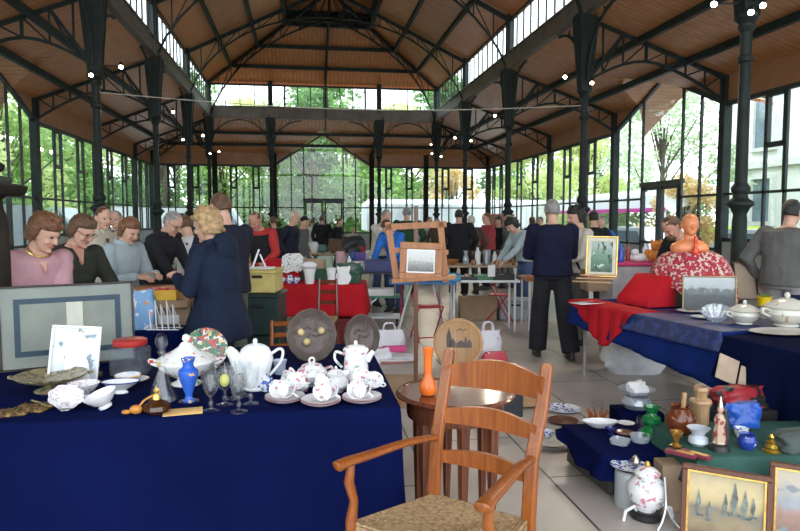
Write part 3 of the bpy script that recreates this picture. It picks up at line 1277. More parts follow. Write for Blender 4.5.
def hand(mb, W, d, side, curl=.35, s=1.0, palm_dn=Vector((0, 0, -1))):
    """five fingered hand at wrist W pointing along d; side = +1 right hand"""
    d = d.normalized()
    nrm = palm_dn - d * palm_dn.dot(d)
    nrm = nrm.normalized() if nrm.length > .05 else Vector((0, 1, 0))
    sd = d.cross(nrm).normalized() * side
    pal = [ring_at(W + d * t * s, sd, nrm, a * s, b * s, 10) for t, a, b in ((-.03, .026, .02), (.0, .030, .021), (.04, .042, .017), (.085, .043, .013), (.10, .036, .011))]
    mb.loft(pal)
    for k, (off, L) in enumerate(((.031, .075), (.0105, .085), (-.0105, .078), (-.031, .06))):
        p0 = W + d * .08 * s + sd * off * s
        c1 = curl * (1 + .15 * k)
        d1 = (d + nrm * c1).normalized()
        d2 = (d + nrm * c1 * 2.6).normalized()
        d3 = (d + nrm * c1 * 4.5).normalized()
        p1 = p0 + d1 * L * .5 * s
        p2 = p1 + d2 * L * .32 * s
        p3 = p2 + d3 * L * .25 * s
        mb.tube([p0, p1, p2, p3], [.0105 * s, .0100 * s, .009 * s, .0065 * s], 8)
    t0 = W + d * .02 * s + sd * .03 * s
    t1 = t0 + (d * .6 + sd * .8).normalized() * .045 * s
    t2 = t1 + (d * .9 + sd * .25 + nrm * .3).normalized() * .035 * s
    mb.tube([t0, t1, t2], [.015 * s, .012 * s, .008 * s], 8)


def person(label, pos, rz, H=1.72, lean=0, head_dn=10, head_turn=0, la=None, ra=None, top=None, bottom=None, shoe=None,
           hair=None, hair_style='short', sex='m', fat=1.0, coat=.0, skirt=False, extras=(), fine=.011, skin=None, feet=None,
           curl=.4, face=True, name='person', collar=None, bare_fore=False, group=None, loose=1.0):
    """local frame: faces -y, right hand on -x side.  la/ra = wrist targets (x, y, z) in metres for H = 1.72"""
    k = H / 1.72
    t = thing(name, label, 'person', pos, rz, group)
    t.scale = (1, 1, 1)
    skin = skin or skin_m
    f = fat
    Z = Vector((0, 0, 1))
    X = Vector((1, 0, 0))
    # spine
    pts, dirs = [], []
    p = Vector((0, .0 + .10 * math.sin(R(lean)), .965)) * k
    segs = (0, .11, .115, .115, .10, .05)
    for i, s in enumerate(segs):
        a = R(lean) * (.35, .5, .75, 1, 1.05, 1.05)[i]
        d = Vector((0, -math.sin(a), math.cos(a)))
        p = p + d * s * k
        pts.append(p.copy())
        dirs.append(d)
    sh_w = (.185 if sex == 'm' else .165) * k * (1 + (f - 1) * .5)
    radii = [(.155, .115), (.145, .105), (.150, .112), (.165, .118), (.15, .095), (.065, .065)]
    if sex == 'f':
        radii = [(.165, .12), (.14, .105), (.148, .120), (.155, .115), (.135, .09), (.06, .06)]

    def torso(scale, extra=0.0):
        out = []
        for q, d, (a, b) in zip(pts, dirs, radii):
            v = X.cross(d)
            out.append(ring_at(q, X, v, (a * f * scale + extra) * k, (b * f * scale + extra) * k, 18))
        return out
    chest = pts[3]
    cd_ = dirs[3]
    neck0 = pts[5]
    # head
    ha = R(lean * .55 + head_dn)
    hd = Vector((0, -math.sin(R(lean * .8 + 8)), math.cos(R(lean * .8 + 8))))
    neck1 = neck0 + hd * .05 * k
    Hm = Matrix.Rotation(R(head_turn), 3, 'Z') @ Matrix.Rotation(ha, 3, 'X')   # local -y is the face
    hc = neck1 + (Hm @ Vector((0, -.022, .095))) * k

    def hp(v):
        return hc + (Hm @ Vector(v)) * k
    body = MB()
    body.loft(torso(.86))
    body.tube([pts[4], neck0, neck1, hp((0, .01, -.03))], [.075 * k, .058 * k, .053 * k, .05 * k], 14)
    # head: stacked rings, jaw narrower than crown
    hr = []
    for z, rx, ry, yo in ((-.118, .022, .022, -.050), (-.108, .036, .042, -.040), (-.085, .052, .064, -.022), (-.05, .062, .082, -.008), (-.01, .069, .092, .0),
                          (.03, .074, .097, .004), (.07, .070, .092, .006), (.10, .055, .072, .008), (.117, .03, .04, .01), (.122, .01, .015, .01)):
        hr.append([hp((rx * math.cos(2 * PI * j / 18), yo + ry * math.sin(2 * PI * j / 18), z)) for j in range(18)])
    body.loft(hr)
    body.tube([hp((0, -.088, .022)), hp((0, -.108, -.012)), hp((0, -.112, -.022)), hp((0, -.088, -.034))], [.008 * k, .012 * k, .015 * k, .008 * k], 8)
    body.tube([hp((-.04, -.078, .036)), hp((0, -.092, .034)), hp((.04, -.078, .036))], [.009 * k, .009 * k, .009 * k], 6)
    body.ell(hp((0, -.088, -.098)), (.02 * k, .016 * k, .015 * k), 8, 6)
    for sx in (-1, 1):
        body.ell(hp((sx * .045, -.072, -.03)), (.018 * k, .014 * k, .018 * k), 8, 6)
        body.tube([hp((sx * .068, .012, -.035)), hp((sx * .080, .020, .0)), hp((sx * .078, .016, .025))], [.010 * k, .014 * k, .012 * k], 8)
    # arms
    arms = []
    for s, tgt in ((-1, ra), (1, la)):
        S = pts[4] + X * s * sh_w - cd_ * .02 * k
        W = Vector(tgt) * k if tgt else pts[0] + Vector((s * .27 * k, -.05 * k, -.03 * k))
        E, W = ik(S, W, .30 * k, .26 * k, Vector((s * .6, .8, -.7)))
        arms.append((s, S, E, W))
        body.tube([S, S.lerp(E, .4), E, E.lerp(W, .35), W], [.043 * k, .042 * k, .034 * k, .036 * k, .025 * k], 10)
        hd_ = (W - E).normalized() + Vector((0, -.1, -.15))
        hand(body, W, hd_, -s, curl, k, Vector((-s * .5, 0, -1)))
    # legs
    legs = []
    ft = feet or ((-.12, .02, 0), (.12, -.06, 0))
    for s, fo in zip((-1, 1), ft):
        hip = pts[0] + Vector((s * .09 * k, 0, -.04 * k))
        ank = Vector(fo) * k + Vector((0, 0, .085 * k))
        K, ank = ik(hip, ank, .43 * k, .42 * k, Vector((0, -1, 0)))
        legs.append((s, hip, K, ank))
        body.tube([hip, hip.lerp(K, .5), K, K.lerp(ank, .35), ank], [.085 * k * f, .07 * k * f, .05 * k, .05 * k, .035 * k], 12)
        body.tube([ank + Vector((0, .03, -.03)) * k, ank + Vector((0, -.06, -.045)) * k, ank + Vector((0, -.15, -.06)) * k], [.035 * k, .034 * k, .022 * k], 10)
    b = body.build('body', skin, t)
    remesh(b, fine, 1)
    # face details
    if face:
        for sx in (-1, 1):
            e = MB()
            e.ell(hp((sx * .031, -.083, .012)), (.012 * k, .009 * k, .008 * k), 8, 6)
            e.build('eye', eye_m, t)
        e = MB()
        e.tube([hp((-.024, -.087, -.062)), hp((0, -.096, -.060)), hp((.024, -.087, -.062))], [.004 * k, .008 * k, .004 * k], 6)
        e.build('mouth', lip_m, t)
    # hair
    if hair:
        hm = MB()
        rr = random.Random(hash(label) % 1000 if False else len(label) * 7)
        amp = {'short': .004, 'curly': .024, 'bob': .010, 'bald': .002, 'bun': .006, 'cap': 0}[hair_style]
        big = {'short': 1.0, 'curly': 1.20, 'bob': 1.12, 'bald': .96, 'bun': 1.04, 'cap': 1.05}[hair_style]
        low = {'short': -.045, 'curly': -.075, 'bob': -.10, 'bald': -.04, 'bun': -.06, 'cap': .02}[hair_style]
        rings = []
        nv, nu = 16, 28
        for i in range(nv + 1):
            a = PI / 2 - (PI * .5 + (.62 if hair_style != 'cap' else .05)) * i / nv
            ring = []
            low_t = max(0, -a / .62)
            for j in range(nu):
                q = 2 * PI * j / nu
                ca = math.cos(a) if a > 0 else 1 - .16 * low_t ** 2
                x, y = ca * math.cos(q) * .083 * big, ca * math.sin(q) * .104 * big + .012
                z = math.sin(a) * .108 * big + .020 if a > 0 else .020 - low_t * (.065 if hair_style in ('short', 'bald') else .105)
                fr_ = max(0, min(1, (-math.sin(q) - .05) / .35))
                if a < .5:
                    w_ = fr_ * min(1, (.5 - a) / .4)
                    z = z * (1 - w_) + {'bald': .085, 'curly': .048, 'bob': .048}.get(hair_style, .058) * w_
                    y = y * (1 - w_ * .42) + .006 * w_
                    x = x * (1 - w_ * .12)
                nz = noise.noise(Vector((x, y, z)) * 42 + Vector((len(label), 0, 0))) * amp
                ring.append(hp(Vector((x, y, z)) * (1 + nz / .1)))
            rings.append(ring)
        hm.loft(rings)
        if hair_style == 'bun':
            hm.ell(hp((0, .12, .03)), (.04 * k, .04 * k, .04 * k), 12, 8)
        ho = hm.build('hair' if hair_style != 'cap' else 'cap', hair, t, ang=180)
        if hair_style == 'cap':
            pass
    # trousers
    if bottom:
        tr = MB()
        tr.loft([ring_at(pts[0] + Vector((0, 0, z)) * k, X, Vector((0, 1, 0)), a * f * k, c * f * k, 18) for z, a, c in ((-.10, .160, .110), (-.04, .162, .114), (.0, .150, .104))])
        for s, hip, K, ank in legs:
            tr.tube([hip + Vector((0, 0, .02)), hip.lerp(K, .5), K, K.lerp(ank, .5), ank + Vector((0, 0, -.015))], [.090 * k * f, .082 * k * f, .072 * k * loose, .075 * k * loose, .072 * k * loose], 14)
        o = tr.build('trousers', bottom, t)
        remesh(o, .014, 2)
        for s, hip, K, ank in legs:
            sh = MB()
            a0 = ank - Vector((0, 0, .085 * k))
            for (z0, z1__, g) in ((.0, .025, 1.06), (.024, .095, 1.0)):
                r0, r1 = [], []
                for j in range(16):
                    q = 2 * PI * j / 16
                    x = .044 * math.cos(q) * g * k
                    y = (-.055 + .145 * math.sin(q)) * k * g
                    r0.append(a0 + Vector((x, y, z0 * k)))
                    zz = z1__ - (.045 * max(0, -math.sin(q)) if z1__ > .05 else 0)
                    sq = .78 if z1__ > .05 else 1
                    r1.append(a0 + Vector((x * sq, y * sq - .005, zz * k)))
                sh.loft([r0, r1])
            sh.build('shoe', shoe or mat('black_leather', (.02, .02, .02), .4), t)
    # upper garment
    if top:
        jk = MB()
        tt = torso(1.06, .020)
        hem = []
        nlow = 0
        if coat:
            for q in (coat, coat * .55):
                c = Vector((0, pts[0].y * .8, pts[0].z - q * k))
                hem.append(ring_at(c, X, Vector((0, -1, 0)), (.205 + .08 * q) * f * k, (.185 + .08 * q) * f * k, 18))
        else:
            hem.append(ring_at(pts[0] + Vector((0, 0, -.07)) * k, X, Vector((0, -1, 0)), .19 * f * k, .148 * f * k, 18))
        jk.loft(hem + tt[:-1] + [ring_at(neck0 - hd * .008, X, X.cross(dirs[5]), .082 * k, .078 * k, 18)])
        for s, S, E, W in arms:
            jk.ell(S, (.070 * k * f, .068 * k * f, .066 * k * f), 12, 8)
            end = E.lerp(W, .05) if bare_fore else W - (W - E).normalized() * .0
            jk.tube([S, S.lerp(E, .4), E, E.lerp(end, .5), end], [.066 * k * f, .064 * k * f, .056 * k * f, .052 * k, .045 * k], 12)
        if collar:
            jk.tube([neck0 + Vector((.075 * math.cos(q), -.0 + .07 * math.sin(q), .015 + .012 * math.sin(q))) * 1 for q in [2 * PI * j / 14 for j in range(15)]], .018 * k, 8)
        o = jk.build('jacket' if coat or collar else 'sweater', top, t)
        remesh(o, .013, 3)
        if o.modifiers:
            tx = bpy.data.textures.get('folds') or bpy.data.textures.new('folds', 'CLOUDS')
            tx.noise_scale = .12
            dm = o.modifiers.new('folds', 'DISPLACE')
            dm.texture = tx
            dm.strength = .022
            dm.mid_level = .5
            dm.texture_coords = 'LOCAL'
    for ex in extras:
        m = MB()
        if ex[0] == 'glasses':
            for sx in (-1, 1):
                c = Vector((sx * .033, -.098, .008))
                m.tube([hp(c + Vector((.024 * math.cos(q), 0, .017 * math.sin(q)))) for q in [2 * PI * j / 12 for j in range(13)]], .0022, 6)
                m.tube([hp(c + Vector((sx * .024, 0, .005))), hp((sx * .078, .0, .012))], .002, 6)
            m.tube([hp((-.009, -.102, .01)), hp((.009, -.102, .01))], .002, 6)
            m.build('glasses', mat('glasses_frame', (.08, .05, .04), .3), t)
        elif ex[0] == 'strap':
            a, b2 = (pts[4] + X * .10 * k * ex[2]), (pts[0] - X * .16 * k * ex[2])
            for yy in (-1, 1):
                v = X.cross(cd_).normalized() * yy
                m.poly([a + Vector((0, 0, .035)), a + v * .115 * f - cd_ * .05, pts[2] + v * .150 * f, b2 + v * .12 * f], .035, .008, up=v)
            m.build('bag_strap', ex[1], t)
        elif ex[0] == 'hood':
            c = pts[4] + Vector((0, .12, .0)) * k
            m.ell(c, (.13 * k, .06 * k, .12 * k), 16, 10)
            m.ell(c + Vector((0, -.03, .07)) * k, (.11 * k, .07 * k, .06 * k), 16, 10)
            m.build('hood', ex[1], t)
        elif ex[0] == 'necklace':
            m.tube([neck0 + Vector((.075 * math.cos(q), -.045 + .075 * math.sin(q) - .0, -.045 * (1 - math.sin(q)) * .9 + .035)) * k for q in [2 * PI * j / 20 for j in range(21)]], .006, 6)
            m.build('necklace', mat('gold', (.8, .55, .2), .3, 1, 0), t)
        elif ex[0] == 'vest':
            m.loft(torso(1.10, .022)[:-1])
            o = m.build('waistcoat', ex[1], t)
        elif ex[0] == 'shirt_v':
            v = X.cross(cd_).normalized() * -1
            c = pts[4]
            q = [c + Vector((-.06, -.03, .05)) * k, c + Vector((.06, -.03, .05)) * k, chest + Vector((0, -.145 * f, -.02)) * k]
            n_ = (q[1] - q[0]).cross(q[2] - q[0]).normalized()
            if n_.y > 0:
                n_ = -n_
            m.loft([[p_ + n_ * .0 for p_ in q], [p_ + n_ * .03 for p_ in q]])
            m.build('neckline', ex[1], t)
        elif ex[0] == 'beard':
            m.ell(hp((0, -.070, -.085)), (.05 * k, .04 * k, .04 * k), 14, 10)
            m.build('beard', ex[1], t)
    return t


h_brown = mat('hair_brown', (.10, .05, .025), .55, 0, .35, 30, .5, 90)
h_auburn = mat('hair_auburn', (.16, .065, .03), .55, 0, .35, 30, .5, 90)
h_blond = mat('hair_blond', (.42, .27, .13), .55, 0, .35, 30, .6, 90)
h_grey = mat('hair_grey', (.25, .24, .23), .6, 0, .3, 30, .5, 90)
h_white = mat('hair_white', (.6, .57, .52), .6, 0, .2, 30, .5, 90)
h_black = mat('hair_black', (.015, .012, .012), .5, 0, .3, 30, .5, 90)
pink = cloth_m('pink_wool', (.46, .26, .29))
olive = cloth_m('olive_black_wool', (.035, .038, .028))
beige = cloth_m('beige_canvas', (.45, .40, .33))
paleblue = cloth_m('pale_blue_denim', (.34, .40, .43))
black = cloth_m('black_cloth', (.018, .018, .022))
navyp = cloth_m('navy_parka', (.010, .017, .038))
navys = cloth_m('navy_sweater', (.008, .009, .030))
darkn = cloth_m('dark_navy_wool', (.015, .016, .03))
khaki = cloth_m('grey_green_trousers', (.10, .12, .09))
redc = cloth_m('red_shirt', (.45, .04, .04))
redd = cloth_m('brick_red_wool', (.38, .06, .07))
brightblue = cloth_m('bright_blue_jacket', (.03, .16, .55))
green = cloth_m('dark_green_wool', (.03, .07, .035))
greyc = cloth_m('grey_shirt', (.12, .12, .115))
gtrous = cloth_m('grey_trousers', (.28, .27, .28))
whitec = cloth_m('white_jacket', (.62, .62, .60))
jeans = cloth_m('jeans', (.05, .08, .16))
brownc = cloth_m('brown_wool', (.10, .07, .05))


def ground(px, depth):
    p = atd(px, 219, depth)
    p.z = 0
    return p


def folk(label, px, d, turn, ytop=None, **kw):
    """turn: 0 faces the camera, 180 shows the back, + turns towards photo left"""
    p = ground(px, d)
    H = kw.pop('H', 1.70)
    return person(label, p, face_cam(p) - R(turn), H=H, **kw)


folk('woman in a pink V-neck sweater with gold necklace looking down behind the framed print', 31, 4.45, -20, H=1.66, lean=15, head_dn=22, sex='f', fat=1.12,
     top=pink, bottom=black, hair=h_auburn, hair_style='curly', extras=[('necklace',), ('shirt_v', skin_m)], la=(.05, -.34, .90), ra=(-.10, -.32, .88), head_turn=28, fine=.009)
folk('woman with glasses in a dark olive cardigan reaching over the framed print', 68, 5.2, -25, H=1.67, lean=18, head_dn=22, sex='f', fat=1.1,
     top=olive, bottom=black, hair=h_brown, hair_style='bob', extras=[('glasses',), ('shirt_v', skin2_m)], la=(.26, -.34, 1.02), ra=(-.15, -.30, .95), head_turn=22, fine=.009)
folk('man in an open beige jacket standing behind the two women', 101, 7.3, -25, H=1.74, lean=2, head_dn=12, top=beige, bottom=brownc, hair=h_brown,
     extras=[('shirt_v', brownc)], collar=True, coat=.12)
folk('woman in a pale blue-grey denim jacket reading a card beside the wooden table', 119, 6.2, -40, H=1.64, lean=12, head_dn=25, sex='f', fat=1.1, top=paleblue, bottom=black,
     hair=h_auburn, hair_style='bob', la=(.12, -.36, 1.13), ra=(-.10, -.36, 1.12), coat=.12, collar=True, fine=.009)
folk('grey-haired man with glasses in black leaning over the wooden table', 156, 7.0, -50, H=1.74, lean=22, head_dn=24, top=black, bottom=black, hair=h_grey,
     extras=[('glasses',)], la=(.10, -.42, .92), ra=(-.15, -.42, .90), coat=.1, collar=True)
folk('person in a white jacket with a dark shoulder strap behind the blond woman', 190, 7.6, 150, H=1.66, lean=8, head_dn=20, top=whitec, bottom=jeans, hair=h_brown,
     hair_style='short', extras=[('strap', black, 1)], coat=.1)
folk('woman with short blond hair in a long navy hooded parka seen from behind', 216, 4.85, 125, H=1.68, lean=5, head_dn=14, sex='f', fat=1.18, top=navyp, bottom=black,
     hair=h_blond, hair_style='curly', coat=.24, extras=[('hood', navyp)], la=(.14, -.27, 1.20), ra=(-.14, -.27, 1.14), fine=.009, collar=True)
folk('tall man in dark navy sweater and grey-green trousers behind the blond woman', 226, 5.7, 150, H=1.84, lean=4, head_dn=18, top=darkn, bottom=khaki, hair=h_brown, fat=1.05,
     la=(.12, -.36, 1.08), ra=(-.1, -.36, 1.08), loose=1.2)
folk('man in red shirt and dark waistcoat bending over the yellow crate', 263, 9.6, 30, H=1.76, lean=22, head_dn=26, top=redc, bottom=black, hair=h_brown, hair_style='bald',
     extras=[('vest', black)], la=(.22, -.35, .95), ra=(-.1, -.40, .95), skin=skin2_m, fat=1.1)
folk('balding man in a dark blazer facing right behind the red-covered table', 290, 12.3, -70, H=1.76, lean=5, head_dn=12, top=darkn, bottom=black, hair=h_white, hair_style='bald',
     coat=.16, fat=1.1)
folk('person in grey coat and dark cap beside the man in the blazer', 301, 13.6, -60, H=1.66, lean=5, head_dn=15, top=greyc, bottom=black, hair=black, hair_style='cap', coat=.2)
folk('person in a dark coat standing before the end doors', 322, 20.5, 170, H=1.70, top=black, bottom=black, hair=h_brown, coat=.3, face=False, fine=.02, fat=1.25)
folk('person in black with dark hair right of the end doors', 337, 20.0, -60, H=1.62, top=black, bottom=black, hair=h_brown, coat=.2, face=False, fine=.02, fat=1.1, sex='f', lean=8)
folk('person in white beside the end doors', 313, 22.0, 150, H=1.6, top=whitec, bottom=greyc, hair=h_brown, coat=.3, face=False, fine=.02, sex='f')
folk('small child in a pale top near the right door jamb', 353, 22.5, 0, H=1.32, top=beige, bottom=jeans, hair=h_blond, fine=.02, face=False, fat=.9)
folk('grey-haired man in an off-white jacket bending over boxes', 381, 12.0, -35, H=1.80, lean=14, head_dn=18, top=mat('cream_jacket', (.55, .49, .42), .8), bottom=jeans, hair=h_grey,
     la=(.1, -.42, .95), ra=(-.1, -.42, .95), coat=.08)
folk('person in a bright blue jacket bent over the table behind the easel', 396, 11.2, 35, H=1.68, lean=32, head_dn=25, top=brightblue, bottom=jeans, hair=h_brown, hair_style='bob',
     la=(.15, -.45, .85), ra=(-.2, -.45, .85), coat=.08, fat=1.1)
folk('man with grey hair in a dark green sweater behind the easel', 407, 13.8, 175, H=1.86, top=green, bottom=black, hair=h_grey, fat=1.2, face=False)
folk('broad man in a black coat seen from behind right of the easel', 459, 13.3, 178, H=1.80, top=black, bottom=black, hair=h_black, fat=1.25, coat=.30, face=False)
folk('white-haired person in brown beside the broad man in black', 472, 13.8, 150, H=1.68, top=brownc, bottom=brownc, hair=h_white, coat=.15, face=False)
folk('woman in a brick red sweater with hands together in the far crowd', 488, 14.8, 60, H=1.74, sex='f', top=redd, bottom=black, hair=h_auburn, hair_style='short', fat=1.1,
     la=(.05, -.32, 1.15), ra=(-.05, -.32, 1.15))
folk('woman in black with long dark hair right of the woman in brick red', 499, 15.6, 20, H=1.66, sex='f', top=black, bottom=gtrous, hair=h_black, hair_style='bob', fat=.95)
folk('person in a dark grey-green coat by the far iron column', 510, 15.0, 120, H=1.70, top=mat('grey_green_coat', (.07, .09, .075), .85), bottom=greyc, hair=h_grey, coat=.3, fat=1.1)
folk('woman with big dark curly hair in a pale blue blouse bending forward', 525, 11.0, 60, H=1.70, lean=28, head_dn=25, sex='f', top=paleblue, bottom=jeans, hair=h_black,
     hair_style='curly', la=(.1, -.45, .92), ra=(-.1, -.45, .9), fat=1.1)
folk('man in navy sweater and black trousers standing with his back turned in the aisle', 553, 7.45, 168, H=1.83, top=navys, bottom=black, hair=h_grey, fat=1.18, lean=3, head_dn=8,
     la=(.14, -.36, 1.08), ra=(-.14, -.36, 1.08), feet=((-.17, .22, 0), (.13, -.08, 0)), face=False, loose=1.35, fine=.009)
folk('dark-haired man in a beige shirt with a dark bag strap facing left', 582, 8.3, 60, H=1.76, top=mat('light_shirt', (.55, .50, .43), .8), bottom=greyc, hair=h_black, extras=[('strap', black, -1)], lean=6, head_dn=12,
     hair_style='curly', la=(.1, -.36, 1.05), ra=(-.1, -.36, 1.05))
folk('person in black behind the man in the beige shirt', 594, 10.8, 160, H=1.74, top=black, bottom=black, hair=h_black, coat=.1, face=False)
folk('bearded man in black leaning over the stall by the right doors', 692, 6.95, 50, H=1.72, lean=28, head_dn=26, top=black, bottom=black, hair=h_brown, extras=[('beard', h_brown)],
     la=(.15, -.42, .85), ra=(-.15, -.42, .85), skin=skin2_m, fat=1.1)
folk('dark-haired man in a grey sweater turned away behind the white tureens', 788, 6.5, 205, H=1.80, top=greyc, bottom=gtrous, hair=h_black, fat=1.25, face=False, lean=4)
folk('person in teal blue in the far crowd left of the man in navy', 533, 16.5, 150, H=1.66, top=jeans, bottom=black, hair=h_brown, face=False, coat=.1)
folk('red-faced person in the far crowd beside the man in navy', 541, 17.5, 30, H=1.66, top=brownc, bottom=black, hair=h_brown)
folk('person with light brown hair left of the broad man in black', 437, 17.5, 10, H=1.62, top=brownc, bottom=black, hair=h_brown, sex='f')
folk('dark-haired person far behind the easel crossbar', 429, 19.0, -30, H=1.66, top=beige, bottom=black, hair=h_brown)
folk('person in light blue far behind the easel', 421, 18.0, 30, H=1.56, top=paleblue, bottom=jeans, hair=h_blond, sex='f')
folk('person in black with pale face between the two grey-coated visitors at left', 180, 9.2, -40, H=1.68, top=black, bottom=black, hair=h_black)
folk('person with light hair behind the man in the beige jacket', 117, 9.4, 20, H=1.72, top=greyc, bottom=black, hair=h_grey)
folk('dark-haired person far behind the women at left', 90, 10.2, 160, H=1.66, top=black, bottom=black, hair=h_black, face=False)
folk('person in a pale blue top near the right glazing', 603, 12.4, 40, H=1.66, top=brightblue, bottom=jeans, hair=h_grey)
folk('person in dark clothes left of the balding man in a blazer', 274, 14.5, 160, H=1.66, top=black, bottom=black, hair=h_brown, face=False)
# ------------------------------------------------------------------ stalls and goods
navy = mat('navy_table_cloth', (.003, .006, .042), .9, 0, .12, 2, .35, 9, spec=.03)
navy_d = mat('dark_navy_cloth', (.003, .006, .028), .9, 0, .12, 2, .3, 9, spec=.03)
damask = pattern_mat('blue_damask', (.007, .017, .09), [((.018, .04, .16), .5)], 14, rough=.5)
red_cl = mat('red_cloth', (.42, .010, .018), .8, 0, .1, 2, .3, 9, spec=.15)
porc = mat('white_porcelain', (.78, .79, .80), .12, 0, 0, spec=.6)
rose = pattern_mat('rose_porcelain', (.80, .80, .80), [((.62, .24, .30), .60), ((.34, .42, .34), .63)], 30, rough=.12)
rose_fine = pattern_mat('flowered_porcelain', (.78, .78, .78), [((.60, .42, .44), .55), ((.42, .46, .6), .58)], 90, rough=.15)
tureen_m = pattern_mat('tureen_porcelain', (.80, .80, .78), [((.60, .08, .08), .62), ((.10, .28, .12), .63), ((.7, .5, .1), .66)], 20, rough=.12)
multi = pattern_mat('painted_plate', (.72, .66, .55), [((.05, .18, .10), .44), ((.45, .07, .06), .53), ((.65, .5, .2), .60), ((.03, .05, .12), .62)], 34, rough=.2)
bluewhite = pattern_mat('blue_and_white_china', (.75, .77, .80), [((.05, .10, .40), .52)], 40, rough=.15)
gold = mat('gilt', (.65, .42, .12), .3, .9, .2, 30)
brass = mat('aged_brass', (.30, .24, .12), .32, .85, .3, 18)
silver = mat('tarnished_silver', (.42, .40, .34), .25, .9, .2, 10)
wood_r = wood_mat('cherry_wood', (.19, .046, .008), (.33, .096, .017), .28, 3)
wood_m = wood_mat('mahogany', (.09, .028, .014), (.19, .06, .028), .14, 3)
wood_l = wood_mat('light_oak', (.36, .20, .09), (.52, .32, .16), .45, 3)
wood_o = wood_mat('orange_pine', (.30, .11, .03), (.44, .19, .06), .4, 3)
wood_d = wood_mat('dark_brown_wood', (.045, .022, .012), (.09, .045, .025), .4, 3)
card = mat('cardboard', (.36, .25, .16), .85, 0, .1, 4)
steel = mat('steel', (.6, .6, .6), .3, 1)
white_p = mat('white_paper', (.78, .78, .77), .8, 0, .04, 5)
clear = glass_mat('clear_glass', (.99, .995, .995), .05, .02, .005)
blackp = mat('black_plastic', (.02, .02, .022), .4, 0, .1)
white_pl = mat('white_metal_paint', (.75, .76, .78), .35, 0, .05)


def cloth_cover(pts, z, drop, name, m, label, waves=.018, nper=26, group=None):
    """cloth over a table: flat top polygon (counter-clockwise), rounded edge, wavy skirt; drop(x, y) gives the hanging length"""
    P = [Vector((p[0], p[1], 0)) for p in pts]
    per, nor = [], []
    n = len(P)
    for i in range(n):
        a, b = P[i], P[(i + 1) % n]
        d = (b - a).normalized()
        o = Vector((d.y, -d.x, 0))
        L = (b - a).length
        mm = max(4, int(L * nper))
        for k in range(mm):
            t = k / mm
            per.append(a.lerp(b, t))
            if k == 0:
                a0 = P[i - 1]
                d0 = (a - a0).normalized()
                o2 = (o + Vector((d0.y, -d0.x, 0))).normalized()
                nor.append(o2)
            else:
                nor.append(o)
    m_ = MB()
    rings = []
    arc = 0
    for ri, (off, dz) in enumerate(((0, 0), (.006, -.002), (.012, -.010), (.014, -.03))):
        rings.append([(p.x + q.x * off, p.y + q.y * off, z + dz) for p, q in zip(per, nor)])
    nd = 7
    for k in range(1, nd + 1):
        t = k / nd
        ring = []
        s = 0
        for j, (p, q) in enumerate(zip(per, nor)):
            s += (p - per[j - 1]).length
            dr = drop(p.x, p.y) if callable(drop) else drop
            wv = waves * t * (1 + math.sin(s * 17 + 2 * math.sin(s * 3.1)) + .5 * math.sin(s * 41 + 1))
            off = .016 + .03 * t + wv
            ring.append((p.x + q.x * off, p.y + q.y * off, z - .03 - (dr - .03) * t))
        rings.append(ring)
    nn = len(per)
    m_.loft(rings, cap=False)
    m_.f.append(tuple(range(nn)))
    o = single(m_, name, m, label, 'cloth', ang=70, group=group)
    sd = o.modifiers.new('thick', 'SOLIDIFY')
    sd.thickness = .004
    sd.offset = 1
    return o


def trestle_table(label, c, rz, L, D, z=.745, m=None, leg=None, group=None, fold=True):
    t = thing('trestle_table', label, 'table', (c[0], c[1], 0), rz, group)
    mm = MB()
    mm.bbox((0, 0, z - .0175), (L, D, .035), .005)
    mm.build('tabletop', m or wood_l, t, smooth=False)
    for sx in (-1, 1):
        for sy in (-1, 1):
            g = MB()
            if fold:
                g.tube([(sx * (L / 2 - .12), sy * (D / 2 - .06), 0), (sx * (L / 2 - .32), -sy * (D / 2 - .12), z - .035)], .013, 8)
            else:
                g.tube([(sx * (L / 2 - .06), sy * (D / 2 - .06), 0), (sx * (L / 2 - .06), sy * (D / 2 - .06), z - .035)], .016, 8)
            g.build('leg', leg or steel, t)
        g = MB()
        g.tube([(sx * (L / 2 - .12), -(D / 2 - .06), .05), (sx * (L / 2 - .12), (D / 2 - .06), .05)], .010, 8)
        g.build('crossbar', leg or steel, t)
    return t


def V(prof, wall=.004):
    """hollow vessel profile from its outer outline"""
    inner = [(max(r - wall, .0015), z + (wall if i == 0 else 0)) for i, (r, z) in enumerate(prof) if r > wall]
    return prof + [(r, z) for r, z in reversed(inner)] + [(.001, inner[0][1] + .001)]


